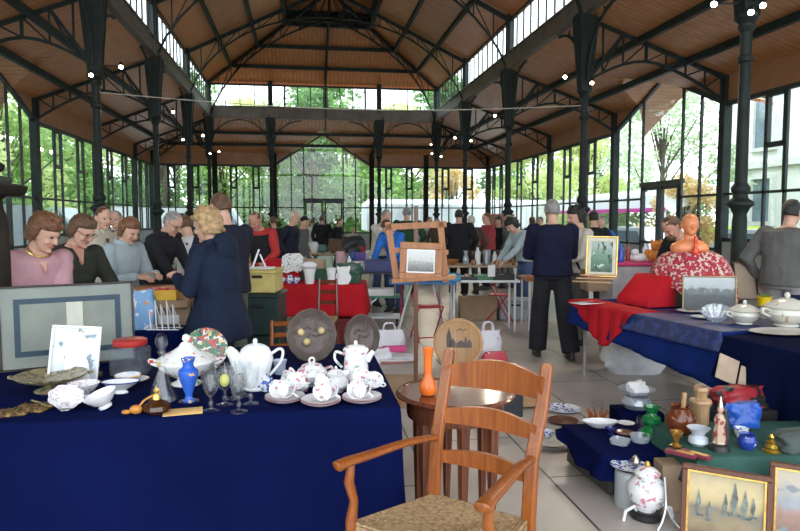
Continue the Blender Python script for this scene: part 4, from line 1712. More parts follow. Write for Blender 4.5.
def pot(name, label, cat, p, prof, m, handle=None, spout=None, lid=None, finial=None, rz=0, scale=1, group=None, n=28, base=None, wob=None, hm=None, lm=None, tilt=None):
    t = thing(name, label, cat, p, rz, group)
    if tilt:
        t.rotation_euler = (tilt[0], tilt[1], rz)
    q = MB()
    q.lathe([(.001, prof[0][1])] + [(a * scale, b * scale) for a, b in prof] + ([(.001, prof[-1][1] * scale)] if lid else []), n=n, wob=wob)
    q.build('body', m, t)
    if handle:
        for hp_ in (handle if isinstance(handle[0][0], (list, tuple)) else [handle]):
            q = MB()
            q.tube(smooth_pts([(a * scale, 0, b * scale) for a, b in hp_]), .006 * scale * (hm or 1), 8, flat=(1.3, .8))
            q.build('handle', m, t)
    if spout:
        q = MB()
        pts = smooth_pts([(a * scale, 0, b * scale) for a, b, _ in spout])
        r = [spout[0][2] * scale + (spout[-1][2] - spout[0][2]) * scale * k / (len(pts) - 1) for k in range(len(pts))]
        q.tube(pts, r, 10)
        q.build('spout', m, t)
    if lid:
        q = MB()
        q.lathe([(.001, lid[0][1] * scale - .002)] + [(a * scale, b * scale) for a, b in lid], n=n)
        l = q.build('lid', lm or m, t)
        if finial:
            q = MB()
            if finial[0] == 'ring':
                q.tube([(finial[2] * scale * math.cos(u), 0, (finial[1] + finial[2] * math.sin(u)) * scale) for u in [2 * PI * j / 16 for j in range(17)]], .005 * scale, 8)
            else:
                q.lathe([(.006 * scale, (finial[1]) * scale), (finial[2] * scale, (finial[1] + finial[2]) * scale), (finial[2] * .8 * scale, (finial[1] + 2 * finial[2]) * scale), (.002, (finial[1] + 2.4 * finial[2]) * scale)], n=14)
            q.build('knob', lm or m, l)
    return t


def smooth_pts(pts, n=4):
    P = [Vector(p) for p in pts]
    out = []
    for i in range(len(P) - 1):
        a, b, c, d = P[max(i - 1, 0)], P[i], P[i + 1], P[min(i + 2, len(P) - 1)]
        for k in range(n):
            t = k / n
            out.append(.5 * ((2 * b) + (c - a) * t + (2 * a - 5 * b + 4 * c - d) * t * t + (3 * b - 3 * c + d - a) * t ** 3))
    out.append(P[-1])
    return out


def lathe1(name, label, cat, p, prof, m, n=40, rz=0, group=None, wob=None, sx=1, sy=1, rx=0, ry=0, hollow=True, wall=.004):
    q = MB()
    q.lathe(V(prof, wall) if hollow else [(.001, prof[0][1])] + prof, n=n, wob=wob, sx=sx, sy=sy)
    return single(q, name, m, label, cat, p, rz, group, rx=rx, ry=ry)


def box1(name, label, cat, p, d, m, rz=None, group=None, b=.004, rx=0):
    q = MB()
    q.bbox((0, 0, d[2] / 2), d, b)
    return single(q, name, m, label, cat, p, CAMRZ if rz is None else rz, group, rx=rx)


def framed(name, label, cat, p, w_, h_, fw, fm, pm, rz=None, tilt=-12, roll=0, matw=0, mm=None, inner=None, back=None, depth=.025, group=None):
    """frame standing on its lower edge at p, leaning back; local x across, y back, z up"""
    rz = face_cam(p) if rz is None else rz
    t = thing(name, label, cat, p, rz, group)
    t.rotation_euler = (R(tilt), R(roll), rz)
    q = MB()
    q.bbox((0, 0, fw / 2), (w_, depth, fw), .004)
    q.bbox((0, 0, h_ - fw / 2), (w_, depth, fw), .004)
    q.bbox((-w_ / 2 + fw / 2, 0, h_ / 2), (fw, depth, h_ - 2 * fw), .004)
    q.bbox((w_ / 2 - fw / 2, 0, h_ / 2), (fw, depth, h_ - 2 * fw), .004)
    q.build('frame', fm, t, smooth=False)
    if inner:
        q = MB()
        iw = fw * .35
        for zz in (fw + iw / 2, h_ - fw - iw / 2):
            q.box((0, .002, zz), (w_ - 2 * fw, depth * .8, iw))
        for xx in (-1, 1):
            q.box((xx * (w_ / 2 - fw - iw / 2), .002, h_ / 2), (iw, depth * .8, h_ - 2 * fw - 2 * iw))
        q.build('inner_moulding', inner, t, smooth=False)
    if matw:
        q = MB()
        q.box((0, .004, h_ / 2), (w_ - 2 * fw, .004, h_ - 2 * fw))
        q.build('mount', mm, t, smooth=False)
    q = MB()
    e = fw + matw
    q.box((0, .001 if matw else .004, h_ / 2), (w_ - 2 * e, .004, h_ - 2 * e))
    q.build('picture', pm, t, smooth=False)
    q = MB()
    q.box((0, depth / 2 - .002, h_ / 2), (w_ - fw, .004, h_ - fw))
    q.build('backing', back or card, t, smooth=False)
    return t


# ---- front table under navy cloth
A0, A1, A2 = at(0, 424), at(398, 407), at(367, 344)
u = (A1 - A0).normalized()
v = Vector((-u.y, u.x, 0))
Al = A0 - u * 1.1
dep1 = 1.02
dR = (A2 - A1)
C2 = Al + v * dep1
C3 = C2 + u * ((A0 - Al).length + .72)
dep2 = dR.dot(v)
C4 = Al + v * dep2 + u * ((A0 - Al).length + .72)
top_poly = [Al, A1, A2, C4, C3, C2]
t = thing('trestle_table', 'big sales table standing under the navy cloth in the foreground', 'table', (0, 0, 0))
m = MB()
ins = [Al + (u + v) * .02, A1 + (v - u) * .02, A2 - (u + v) * .02, C4 + (u - v) * .02, C3 + (u - v) * .02, C2 + (u - v) * .02]
m.loft([[(p.x, p.y, .71) for p in ins], [(p.x, p.y, .744) for p in ins]])
m.build('tabletop', wood_l, t, smooth=False)
for p in (Al + u * .1 + v * .1, A1 - u * .12 + v * .1, A2 - u * .12 - v * .1, C4 + u * .12 - v * .1, C2 + u * .1 - v * .1):
    m = MB()
    m.tube([(p.x, p.y, 0), (p.x, p.y, .71)], .018)
    m.build('leg', steel, t)
cloth_cover(top_poly, .750, .72, 'tablecloth', navy, 'navy cloth hanging to the floor over the big foreground table', waves=.012)

TZ = .753
# large framed print leaning at the back left
p = at(71, 366, TZ)
print_m = mat('faded_chart', (.24, .235, .20), .5, 0, .12, 5)
t = framed('framed_print', 'large wide framed print with cream mount and dark blue border in front of the women', 'picture', p, .70, .475, .012, mat('dark_frame', (.03, .02, .02), .35), print_m,
           tilt=-5, matw=.065, mm=mat('cream_mount', (.27, .27, .235), .6, 0, .08, 4), rz=face_cam(p) + .04)
m = MB()
for zz in (.09, .385):
    m.box((0, -.003, zz), (.55, .004, .03))
for xx in (-1, 1):
    m.box((xx * .26, -.003, .2375), (.03, .004, .265))
m.build('blue_border', mat('slate_blue', (.018, .04, .07), .5), t, smooth=False)
m = MB()
m.box((0.03, -.003, .2375), (.085, .004, .265))
m.build('paper_fold', mat('fold_paper', (.60, .55, .45), .6), t, smooth=False)
m = MB()
m.box((0, -.009, .2375), (.68, .002, .455))
m.build('glass', glass_mat('picture_glass', (.95, .97, .97), .0, .02), t, smooth=False)
# white framed picture
p = at(72, 384, TZ)
pic = picture_mat('white_sail_print', [(0, (.45, .50, .52)), (.4, (.62, .66, .68)), (.8, (.7, .72, .72))], blobs=[((.18, .25, .30), .60, 4, 2.0)])
t = framed('framed_print', 'small white-framed print of a tall white sail leaning on the table', 'picture', p, .235, .30, .014, white_pl, pic, tilt=-14, roll=7)
m = MB()
m.prism([(-.04, .015), (.085, .015), (.07, .10), (.03, .20), (-.01, .27), (-.045, .27)], -.004, 0)
m.build('white_sail', white_p, t, smooth=False)
# brass comport
p = at(52, 391, TZ)
pot('comport', 'tarnished wide oval comport dish on a low foot at the left of the navy table', 'dish', p, [(.075, 0), (.08, .006), (.045, .018), (.025, .028), (.03, .038), (.09, .050), (.15, .070), (.165, .082), (.166, .086), (.15, .078), (.08, .056)],
    pattern_mat('engraved_brass', (.26, .22, .12), [((.10, .08, .04), .52), ((.45, .42, .30), .62)], 40, rough=.3), handle=[[(-.155, .08), (-.18, .088), (-.185, .08), (-.165, .074)], [(.155, .08), (.18, .088), (.185, .08), (.165, .074)]], rz=.2)
beaded = pattern_mat('gold_brown_brocade', (.10, .055, .02), [((.30, .19, .07), .5), ((.03, .02, .015), .62)], 60, rough=.5, bump=.5)
for (px, py, a, lb) in ((8, 415, .3, 'flat gold-brown brocade purse at the left table corner'), (33, 410, -.2, 'second gold-brown brocade purse half under the comport')):
    p = at(px, py, TZ)
    m = MB()
    m.bbox((0, 0, .008), (.15, .11, .016), .007)
    for j in range(7):
        m.tube([(-.06 + .02 * j, -.05, .017), (-.065 + .021 * j, .05, .017)], .0035, 6)
    single(m, 'brocade_purse', beaded, lb, 'purse', p, a)
p = at(47, 408, TZ)
m = MB()
m.ell((0, 0, .014), (.045, .02, .014))
m.tube(smooth_pts([(.03, 0, .02), (.08, .01, .028), (.10, -.01, .02)]), .005)
single(m, 'brass_ladle', brass, 'small brass ladle beside the brocade purses', 'ladle', p, 2.6)
bowlp = [(.028, 0), (.030, .008), (.022, .014), (.045, .03), (.065, .055), (.072, .068)]
lathe1('floral_bowl', 'white flower-sprinkled bowl standing upright behind two tilted ones', 'bowl', at(84, 397, TZ), bowlp, rose_fine)
lathe1('floral_bowl', 'tilted white flower-sprinkled bowl with wavy rim near the purses', 'bowl', at(65, 407, TZ + .012), bowlp, rose_fine, rx=.5, ry=.3, wob=(8, .05))
lathe1('handled_bowl', 'plain white bowl tilted towards the right by the clear decanter', 'bowl', at(106, 407, TZ + .01), bowlp, porc, ry=-.35, rx=.15)
m = MB()
p = at(88, 377, TZ)
m.tube([(-.06, 0, .012), (.05, .0, .012), (.07, 0, .012)], [.008, .012, .016])
single(m, 'brass_handbell', brass, 'little brass handbell lying behind the white bowls', 'bell', p, .1)
lathe1('gold_rimmed_bowl', 'shallow bowl with broad gold band in front of the plastic jar', 'bowl', at(128, 381, TZ + .004), [(.025, 0), (.028, .004), (.05, .012), (.062, .03), (.064, .036)], porc)
m = MB()
m.tube([(.0625 * math.cos(q), .0625 * math.sin(q), .03) for q in [2 * PI * j / 30 for j in range(31)]], .004, 6)
o = m.build('gold_band', gold, bpy.data.objects['gold_rimmed_bowl'])
lathe1('saucer', 'gold and white saucer under the gold-banded bowl', 'saucer', at(132, 382, TZ), [(.03, 0), (.034, .003), (.07, .010), (.085, .016)], tureen_m)
o = lathe1('sauce_boat', 'white sauce boat with blue rim on its saucer', 'sauce boat', at(121, 393, TZ + .0), [(.03, 0), (.03, .006), (.02, .016), (.045, .03), (.07, .05), (.078, .058)], porc, sx=1.15, sy=.75)
m = MB()
m.tube([(.078 * 1.15 * math.cos(q), .078 * .75 * math.sin(q), .058) for q in [2 * PI * j / 30 for j in range(31)]], .003, 6)
m.build('blue_rim', mat('cobalt', (.02, .04, .22), .2), o)
# plastic jar, red lid
p = at(131, 376, TZ)
t = thing('plastic_jar', 'square clear plastic jar with a flat red lid', 'jar', p, CAMRZ + .1)
m = MB()
m.bbox((0, 0, .085), (.185, .15, .17), .02)
m.build('body', glass_mat('clear_plastic', (.84, .89, .94), .05, .08, .05), t)
m = MB()
m.lathe([(.001, .17), (.085, .17), (.088, .175), (.088, .198), (.08, .203), (.001, .203)], n=30)
m.build('lid', mat('red_plastic', (.40, .03, .025), .35), t)
# decanter
p = at(163, 401, TZ)
t = thing('glass_decanter', 'tall clear glass decanter with stopper left of the tureen', 'decanter', p)
m = MB()
m.lathe(V([(.062, 0), (.066, .006), (.060, .03), (.035, .10), (.018, .15), (.015, .165), (.024, .17), (.015, .178), (.014, .22), (.022, .228), (.022, .235)]), n=24, wob=(8, .03))
m.build('body', clear, t)
m = MB()
m.lathe([(.001, .215), (.011, .22), (.013, .24), (.026, .265), (.028, .285), (.02, .31), (.006, .322), (.001, .323)], n=20, wob=(6, .06))
m.build('stopper', clear, t)
# perfume bottle
p = at(157, 413, TZ)
t = thing('perfume_atomiser', 'dark amber perfume atomiser with gold top and orange bulb', 'bottle', p, .1)
m = MB()
m.lathe([(.001, 0), (.04, .002), (.058, .02), (.055, .038), (.03, .055), (.014, .062), (.001, .063)], n=24)
m.build('flask', glass_mat('amber_dark_glass', (.10, .035, .01), .12, .04, .5), t)
m = MB()
m.lathe([(.001, .06), (.018, .062), (.016, .08), (.010, .088), (.013, .10), (.004, .115), (.001, .116)], n=16)
m.build('cap', gold, t)
orange_b = mat('amber_silk', (.50, .20, .03), .4, 0, .2, 30)
m = MB()
m.tube(smooth_pts([(-.012, 0, .08), (-.05, 0, .06), (-.075, 0, .03)]), .005)
m.ell((-.085, 0, .022), (.028, .02, .02))
m.ell((-.125, 0, .014), (.02, .01, .01))
m.build('bulb', orange_b, t)
# blue vase
p = at(189, 402, TZ)
t = thing('blue_vase', 'cobalt blue vase with gilt figure beside the stemmed glasses', 'vase', p)
m = MB()
m.lathe(V([(.026, 0), (.028, .006), (.018, .02), (.016, .035), (.034, .09), (.046, .13), (.044, .15), (.026, .165), (.024, .18), (.032, .205), (.034, .208)]), n=26)
m.build('body', pattern_mat('blue_gilt_glass', (.03, .11, .50), [((.65, .42, .16), .62), ((.75, .35, .25), .7)], 24, rough=.15), t)
m = MB()
m.lathe([(.001, 0), (.045, 0), (.047, .006), (.02, .012), (.001, .012)], n=24)
m.build('foot', clear, t)
box1('price_card', 'folded yellow card lying on the navy cloth', 'card', at(183, 412, TZ), (.165, .10, .004), mat('yellow_card', (.72, .45, .15), .7, 0, .04), b=.001, rz=.15)
# tureen
p = at(187, 384, TZ)
pot('soup_tureen', 'big white lidded tureen painted with red flowers and side handles', 'tureen', p,
    [(.075, 0), (.08, .006), (.05, .02), (.045, .035), (.09, .055), (.135, .09), (.145, .115), (.15, .125)], tureen_m,
    handle=[[(-.14, .10), (-.175, .115), (-.18, .13), (-.15, .125)], [(.14, .10), (.175, .115), (.18, .13), (.15, .125)]],
    lid=[(.152, .122), (.15, .132), (.12, .15), (.07, .175), (.04, .195), (.025, .215)], finial=('ball', .213, .02), hm=1.8)
p = at(206, 370, TZ)
q = MB()
q.lathe([(.001, 0), (.05, 0), (.09, .008), (.118, .016), (.12, .019), (.088, .012), (.05, .005), (.001, .004)], n=36)
single(q, 'painted_plate', multi, 'colourful painted plate standing upright behind the tureen', 'plate', p + Vector((0, 0, .118)), face_cam(p), rx=R(78))

# stemmed glasses
proto = None
ambery = glass_mat('wine_tint', (.8, .75, .3), .08, .03, .4)
for (px, py, lb) in ((211, 411, 'stemmed glass standing front left of the cut-glass group'), (239, 412, 'front right stemmed glass of the cut-glass group'), (225, 405, 'stemmed glass holding a lemon-yellow shape in the second rank'),
                     (251, 404, 'stemmed glass at the right end close to the white pitcher'), (234, 399, 'stemmed glass at the back, left of centre'), (244, 396, 'rearmost stemmed glass touching the white pitcher')):
    p = at(px, py, TZ)
    if proto is None:
        t = thing('stemmed_glass', lb, 'glass', p, 0, 'cut stemmed glasses in front of the white pitcher')
        m = MB()
        m.lathe([(.001, 0), (.036, 0), (.037, .003), (.01, .010), (.006, .02), (.012, .032), (.012, .04), (.006, .055), (.010, .068), (.001, .07)], n=20)
        m.build('stem', clear, t)
        m = MB()
        m.lathe(V([(.008, .068), (.022, .08), (.034, .11), (.040, .15), (.042, .175)], .003), n=20, wob=(10, .03))
        m.build('bowl', clear, t)
        proto = t
    else:
        t = copy_tree(proto)
        t.location = p
        t['label'] = lb
        t.rotation_euler.z = px
    if px in (225,):
        m = MB()
        m.ell((0, 0, .115), (.022, .022, .03))
        m.build('yellow_filling', mat('lemon', (.62, .60, .15), .5), t)

# big white pitcher / teapot
p = at(256, 389, TZ)
pot('white_teapot', 'large plain white pitcher-shaped teapot with grey rim lines', 'teapot', p, [(.055, 0), (.06, .008), (.052, .018), (.062, .06), (.080, .12), (.088, .155), (.080, .185), (.070, .198)], porc,
    handle=[(.075, .175), (.115, .20), (.135, .185), (.12, .13), (.07, .07)], spout=[(-.06, .10, .045), (-.09, .15, .034), (-.12, .195, .020), (-.135, .205, .014)],
    lid=[(.072, .197), (.070, .204), (.045, .222), (.018, .230)], finial=('ball', .228, .012), hm=1.6)
# small pots
pot('sugar_pot', 'little lidded white pot with blue flowers beside the big white teapot', 'pot', at(267, 391, TZ), [(.022, 0), (.026, .004), (.036, .03), (.034, .05), (.028, .06)], bluewhite,
    handle=[[(.03, .05), (.048, .05), (.046, .03), (.034, .022)], [(-.03, .05), (-.048, .05), (-.046, .03), (-.034, .022)]], lid=[(.03, .06), (.028, .066), (.008, .074)], finial=('ball', .073, .006))
lathe1('blue_banded_beaker', 'pale blue banded beaker behind the little lidded pot', 'cup', at(280, 374, TZ), [(.028, 0), (.030, .005), (.032, .05), (.038, .075), (.039, .078)], mat('pale_blue_china', (.45, .52, .66), .2))
# tea service
pot('teapot', 'round white rose-patterned teapot with a ring knob on its lid', 'teapot', at(312, 385, TZ), [(.04, 0), (.044, .006), (.07, .03), (.082, .06), (.07, .085), (.05, .095)], rose,
    handle=[(.075, .08), (.105, .085), (.11, .06), (.08, .035)], spout=[(-.06, .04, .02), (-.09, .06, .014), (-.11, .09, .010), (-.12, .095, .009)], lid=[(.055, .095), (.05, .105), (.02, .115)], finial=('ring', .128, .014), hm=1.4,
    rz=.3)
pot('cream_jug', 'rose-patterned white cream jug right of the round teapot', 'jug', at(336, 392, TZ), [(.035, 0), (.04, .006), (.062, .035), (.06, .06), (.045, .08), (.05, .098)], rose,
    handle=[(-.048, .09), (-.085, .09), (-.085, .06), (-.058, .035)], spout=[(.03, .085, .022), (.055, .098, .014), (.068, .104, .008)], lid=[(.046, .097), (.03, .108), (.012, .114)], finial=('ball', .112, .007), hm=1.3, rz=-.2)
pot('coffee_pot', 'tall white rose-patterned coffee pot at the table corner', 'coffee pot', at(356, 386, TZ), [(.05, 0), (.055, .006), (.066, .04), (.062, .10), (.056, .165), (.062, .185)], rose,
    handle=[(-.06, .165), (-.10, .18), (-.105, .14), (-.07, .10)], spout=[(.055, .13, .020), (.075, .16, .014), (.09, .178, .010)], lid=[(.066, .184), (.062, .195), (.04, .208), (.012, .213)], finial=('ball', .211, .010), hm=1.5)
saucer_prof = [(.035, 0), (.040, .003), (.060, .008), (.088, .020), (.092, .023)]
rim_m = pattern_mat('pink_rim_porcelain', (.80, .79, .79), [((.55, .25, .27), .60)], 14, rough=.12)
cupprof = [(.022, 0), (.024, .004), (.022, .008), (.036, .025), (.046, .05), (.050, .062)]
sproto = cproto = None


def tcup(p, rx, ry, rz, lb):
    global cproto
    if cproto is None:
        t = thing('teacup', lb, 'cup', p, rz, 'rose teacups piled on the saucers')
        m = MB()
        m.lathe(V(cupprof, .003), n=26)
        m.build('bowl', rose, t)
        m = MB()
        m.tube([(.050 + .016 * math.cos(q), 0, .036 + .016 * math.sin(q)) for q in [2 * PI * j / 14 for j in range(15)]], .0045, 8)
        m.build('handle', porc, t)
        cproto = t
    else:
        t = copy_tree(cproto)
        t.location = p
        t['label'] = lb
    t.rotation_euler = (rx, ry, rz)
    return t


stk = (('left', 285, 402), ('middle', 321, 405), ('right', 362, 402))
for nm, px, py in stk:
    for k in range(2):
        p = at(px, py, TZ) + Vector((0, 0, .010 * k))
        lb = '%s rose-edged saucer of the %s pile' % (('lower', 'upper')[k], nm)
        if sproto is None:
            sproto = lathe1('saucer', lb, 'saucer', p, saucer_prof, porc, group='rose-edged saucers at the table front')
            m = MB()
            m.tube([(.0912 * math.cos(q), .0912 * math.sin(q), .0235) for q in [2 * PI * j / 40 for j in range(41)]], .0011, 6)
            m.build('pink_rim', mat('rose_line', (.45, .16, .18), .3), sproto)
        else:
            o = copy_tree(sproto)
            o.location = p
            o['label'] = lb
cz = TZ + .03


def rel(px, py, dx, dy, dz):
    return at(px, py, TZ) + RT * dx + FW * dy + Vector((0, 0, dz))


for (px, py, dx, dy, dz, rx, ry, rz, lb) in (
        (285, 402, -.035, -.01, .045, .9, -.3, .3, 'tilted rose cup lowest at the left of the left pile'), (285, 402, .035, .0, .045, .9, .35, -.7, 'tilted rose cup lowest at the right of the left pile'),
        (285, 402, -.02, .06, .075, .8, -.2, 1.2, 'rose cup leaning at the upper left of the left pile'), (285, 402, .055, .05, .075, .9, .3, -.2, 'rose cup leaning at the upper right of the left pile'),
        (321, 405, -.015, -.005, .048, 1.0, -.2, .5, 'large-looking rose cup tipped forward on the middle pile'), (321, 405, .05, .05, .04, .8, .4, -.6, 'rose cup with its handle to the right behind the middle pile'),
        (321, 405, -.03, .07, .08, .7, .1, 1.5, 'rose cup at the back of the middle pile'),
        (362, 402, -.035, -.01, .045, .95, -.3, .2, 'rose cup tipped forward at the left of the right pile'), (362, 402, .03, .0, .045, .9, .3, -.9, 'rose cup tipped forward at the right of the right pile'),
        (362, 402, .0, .05, .085, .8, .0, -.1, 'rose cup on top of the right pile with ring handle'), (362, 402, .055, .06, .07, .7, .3, -.1, 'rose cup half hidden behind the right pile')):
    tcup(rel(px, py, dx * .8, dy * .8, dz * .9 + .002), rx, ry, rz, lb).scale = (.88, .88, .88)
lathe1('egg_cup', 'small rose-patterned bowl between the middle and left piles', 'bowl', at(303, 391, TZ), [(.02, 0), (.022, .004), (.03, .02), (.036, .038)], rose)

# ---- dark wooden stand at the left edge
p = atd(-6, 300, 3.98)
p.z = 0
t = thing('turned_stand', 'dark turned stand with a wide flat cap at the left edge', 'stand', p)
m = MB()
m.lathe([(.001, 0), (.2, 0), (.2, .05), (.12, .09), (.105, .3), (.10, 1.60), (.075, 1.66), (.07, 1.72), (.10, 1.745), (.001, 1.745)], n=10)
m.build('post', iron_brown, t)
m = MB()
m.lathe([(.001, 1.74), (.19, 1.745), (.205, 1.765), (.215, 1.80), (.15, 1.815), (.001, 1.815)], n=10)
m.build('cap', iron_brown, t)
m = MB()
m.lathe([(.001, 1.81), (.06, 1.81), (.055, 1.88), (.085, 1.90), (.09, 1.93), (.06, 1.95), (.045, 2.0), (.07, 2.02), (.03, 2.06), (.001, 2.06)], n=20)
m.build('finial', iron_brown, t)
m = MB()
q0 = p + RT * .055 - FW * .10
m.tube(smooth_pts([(0, 0, 1.62), (.01, 0, 1.5), (-.01, .01, 1.35), (-.02, 0, 1.25)]), [.012] + [.03] * 11 + [.01], 10, flat=(1, .6)) if False else m.bbox((-.01, 0, 1.49), (.05, .02, .22), .009)
m.bbox((-.015, 0, 1.27), (.045, .02, .10), .009)
m.box((-.012, 0, 1.36), (.012, .006, .18))
single(m, 'orange_scarf', mat('orange_fabric', (.70, .13, .02), .8), 'bright orange scarf hung on the dark stand', 'scarf', (q0.x, q0.y, 0), CAMRZ)

# ---- rush-seated armchair
BL, BR = at(437, 437, .68), at(532, 458, .68)
FLt, FRt = at(347, 462, .68), at(488, 501, .68)
t = thing('rush_armchair', 'wooden ladder-back armchair with a rush seat in the foreground', 'chair', ((BL.x + FRt.x) / 2, (BL.y + FRt.y) / 2, 0))
org = t.location.copy()


def L_(p):
    return Vector(p) - org


def z_(p, z):
    return Vector((p.x, p.y, z)) - org


bx = (BR - BL).normalized()
fdir = ((FLt - BL) + (FRt - BR)).normalized()
TL, TR = at(446, 347, 1.03), at(566, 362, 1.03)
TL = Vector((BL.x, BL.y, 1.045)) - fdir * .085
TR = Vector((BR.x, BR.y, 1.03)) - fdir * .11
for nm, b_, t_ in (('l', BL, TL), ('r', BR, TR)):
    m = MB()
    path = [Vector((b_.x, b_.y, 0)) - fdir * .06, Vector((b_.x, b_.y, .25)) + fdir * .01, Vector((b_.x, b_.y, .45)) + fdir * .02, Vector((b_.x, b_.y, .68)),
            t_ + fdir * .035 + Vector((0, 0, -.16)), t_ - Vector((0, 0, .012)), t_]
    rings = []
    for j, q_ in enumerate(path):
        hw_, hd_ = (.020, .025, .026, .026, .025, .023, .015)[j], (.015, .017, .017, .015, .013, .011, .008)[j]
        rings.append([q_ + bx * (hw_ * cx) + fdir * (hd_ * cy) - org for cx, cy in ((-.75, -1), (.75, -1), (1, -.6), (1, .6), (.75, 1), (-.75, 1), (-1, .6), (-1, -.6))])
    m.loft(rings)
    m.build('back_post', wood_r, t, ang=30)


def slat(zc, h0, h1, bow):
    a = BL.lerp(TL, (zc - .68) / .35) if zc > .68 else Vector((BL.x, BL.y, 0))
    b = BR.lerp(TR, (zc - .68) / .35) if zc > .68 else Vector((BR.x, BR.y, 0))
    n = 14
    rings = []
    for k in range(n + 1):
        s = k / n
        c = a.lerp(b, s) - fdir * bow * math.sin(PI * s)
        hh = h0 + (h1 - h0) * math.sin(PI * s)
        base = zc - h0 / 2
        th = fdir * .009
        q = [Vector((c.x, c.y, base)) - th, Vector((c.x, c.y, base)) + th, Vector((c.x, c.y, base + hh)) + th, Vector((c.x, c.y, base + hh)) - th]
        rings.append([x - org for x in q])
    m = MB()
    m.loft(rings)
    m.build('back_slat', wood_r, t, ang=30)


slat(.935, .085, .125, .035)
slat(.77, .055, .085, .03)
slat(.60, .045, .07, .025)
# seat
sb = [Vector((BL.x, BL.y, 0)) + fdir * .02, Vector((BR.x, BR.y, 0)) + fdir * .02]
fl = Vector((FLt.x, FLt.y, 0)) + (BL - FLt) * .04
fr_ = Vector((FRt.x, FRt.y, 0)) + (BR - FRt) * .04
for q in (fl, fr_):
    top_ = q + Vector((0, 0, .665))
    m = MB()
    m.tube([q - org, q + Vector((0, 0, .2)) - org, q + Vector((0, 0, .45)) - org, q + Vector((0, 0, .52)) - fdir * .015 - org, q + Vector((0, 0, .60)) + fdir * .012 - org, top_ - org], [.016, .021, .023, .017, .020, .016], 12)
    m.build('front_leg', wood_r, t)
for a, b in ((BL, FLt), (BR, FRt)):
    e = b + (b - a).normalized() * .05
    pts = smooth_pts([L_(a), L_(a.lerp(b, .35)) + Vector((0, 0, .012)), L_(a.lerp(b, .75)) + Vector((0, 0, .004)), L_(b), L_(e) + Vector((0, 0, -.008))], 5)
    rr = [.017 + .010 * (k / (len(pts) - 1)) for k in range(len(pts))]
    rr[-1] = .018
    m = MB()
    m.tube(pts, rr, 12, flat=(1.25, .72))
    m.build('armrest', wood_r, t)
rush = bpy.data.materials.new('rush_weave')
rush.use_nodes = True
MATS['rush_weave'] = rush
n_, l_ = rush.node_tree.nodes, rush.node_tree.links
bs = n_['Principled BSDF']
bs.inputs['Roughness'].default_value = .75
tc_ = n_.new('ShaderNodeTexCoord')
ns = n_.new('ShaderNodeTexNoise')
ns.inputs['Scale'].default_value = 60
ns.inputs['Detail'].default_value = 4
l_.new(tc_.outputs['Object'], ns.inputs['Vector'])
rp = n_.new('ShaderNodeValToRGB')
rp.color_ramp.elements[0].position = .3
rp.color_ramp.elements[1].position = .7
rp.color_ramp.elements[0].color = (.20, .11, .05, 1)
rp.color_ramp.elements[1].color = (.44, .30, .15, 1)
l_.new(ns.outputs['Fac'], rp.inputs[0])
l_.new(rp.outputs[0], bs.inputs['Base Color'])
quad = [sb[0], fl, fr_, sb[1]]
cen = sum(quad, Vector()) / 4
m = MB()      # solid seat pad, then the cords laid in four triangles towards the centre
m.loft([[q_ + Vector((0, 0, .405)) - org for q_ in quad], [q_ + Vector((0, 0, .430)) - org for q_ in quad]])
for i in range(4):
    a, b = quad[i], quad[(i + 1) % 4]
    N = 20
    for k in range(N):
        s = (k + .5) / N
        p0 = a.lerp(cen, s)
        p1 = b.lerp(cen, s)
        z0 = .438 - .008 * s
        m.tube([p0 - org + Vector((0, 0, z0)), p1 - org + Vector((0, 0, z0))], .0075, 6)
m.build('rush_seat', rush, t)
for a, b, zz in ((sb[0], fl, .2), (sb[1], fr_, .2), (fl, fr_, .26), (fl, fr_, .13), (sb[0], sb[1], .2)):
    m = MB()
    m.tube([a + Vector((0, 0, zz)) - org, b + Vector((0, 0, zz)) - org], .011, 8)
    m.build('stretcher', wood_r, t)

# ---- round mahogany table
c = at(455, 391, .72)
t = thing('round_table', 'round glossy mahogany table on fluted legs behind the armchair', 'table', (c.x, c.y, 0), .3)
m = MB()
m.lathe([(.001, .69), (.26, .69), (.29, .70), (.305, .708), (.305, .716), (.297, .722), (.28, .722), (.275, .717), (.001, .717)], n=56)
m.build('tabletop', wood_m, t)
m = MB()
m.lathe([(.001, .60), (.245, .60), (.25, .62), (.25, .69), (.001, .69)], n=48)
m.build('apron', wood_m, t)
for k in range(6):
    a = k * PI / 3 + .2
    m = MB()
    m.lathe([(.001, 0), (.012, 0), (.018, .03), (.016, .05), (.024, .30), (.030, .55), (.034, .60), (.001, .60)], c=(.20 * math.cos(a), .20 * math.sin(a), 0), n=16, wob=(8, .07))
    m.build('leg', wood_m, t)
p = at(428, 394, .722)
lathe1('orange_vase', 'bright orange glazed vase standing on the round table', 'vase', p, [(.036, 0), (.04, .004), (.046, .03), (.04, .055), (.024, .085), (.020, .12), (.021, .18), (.026, .225), (.028, .235)],
       mat('orange_glaze', (.78, .16, .02), .2, 0, .15, 14))

# ---- easel with framed picture
p = ground(416, 5.35)
s_ = mpp(p)
t = thing('wooden_easel', 'tall wooden easel holding a small framed picture', 'easel', p, CAMRZ)


def ez(y):
    return 1.6 + (219 - y) * s_


def ex_(x):
    return (x - 416) * s_


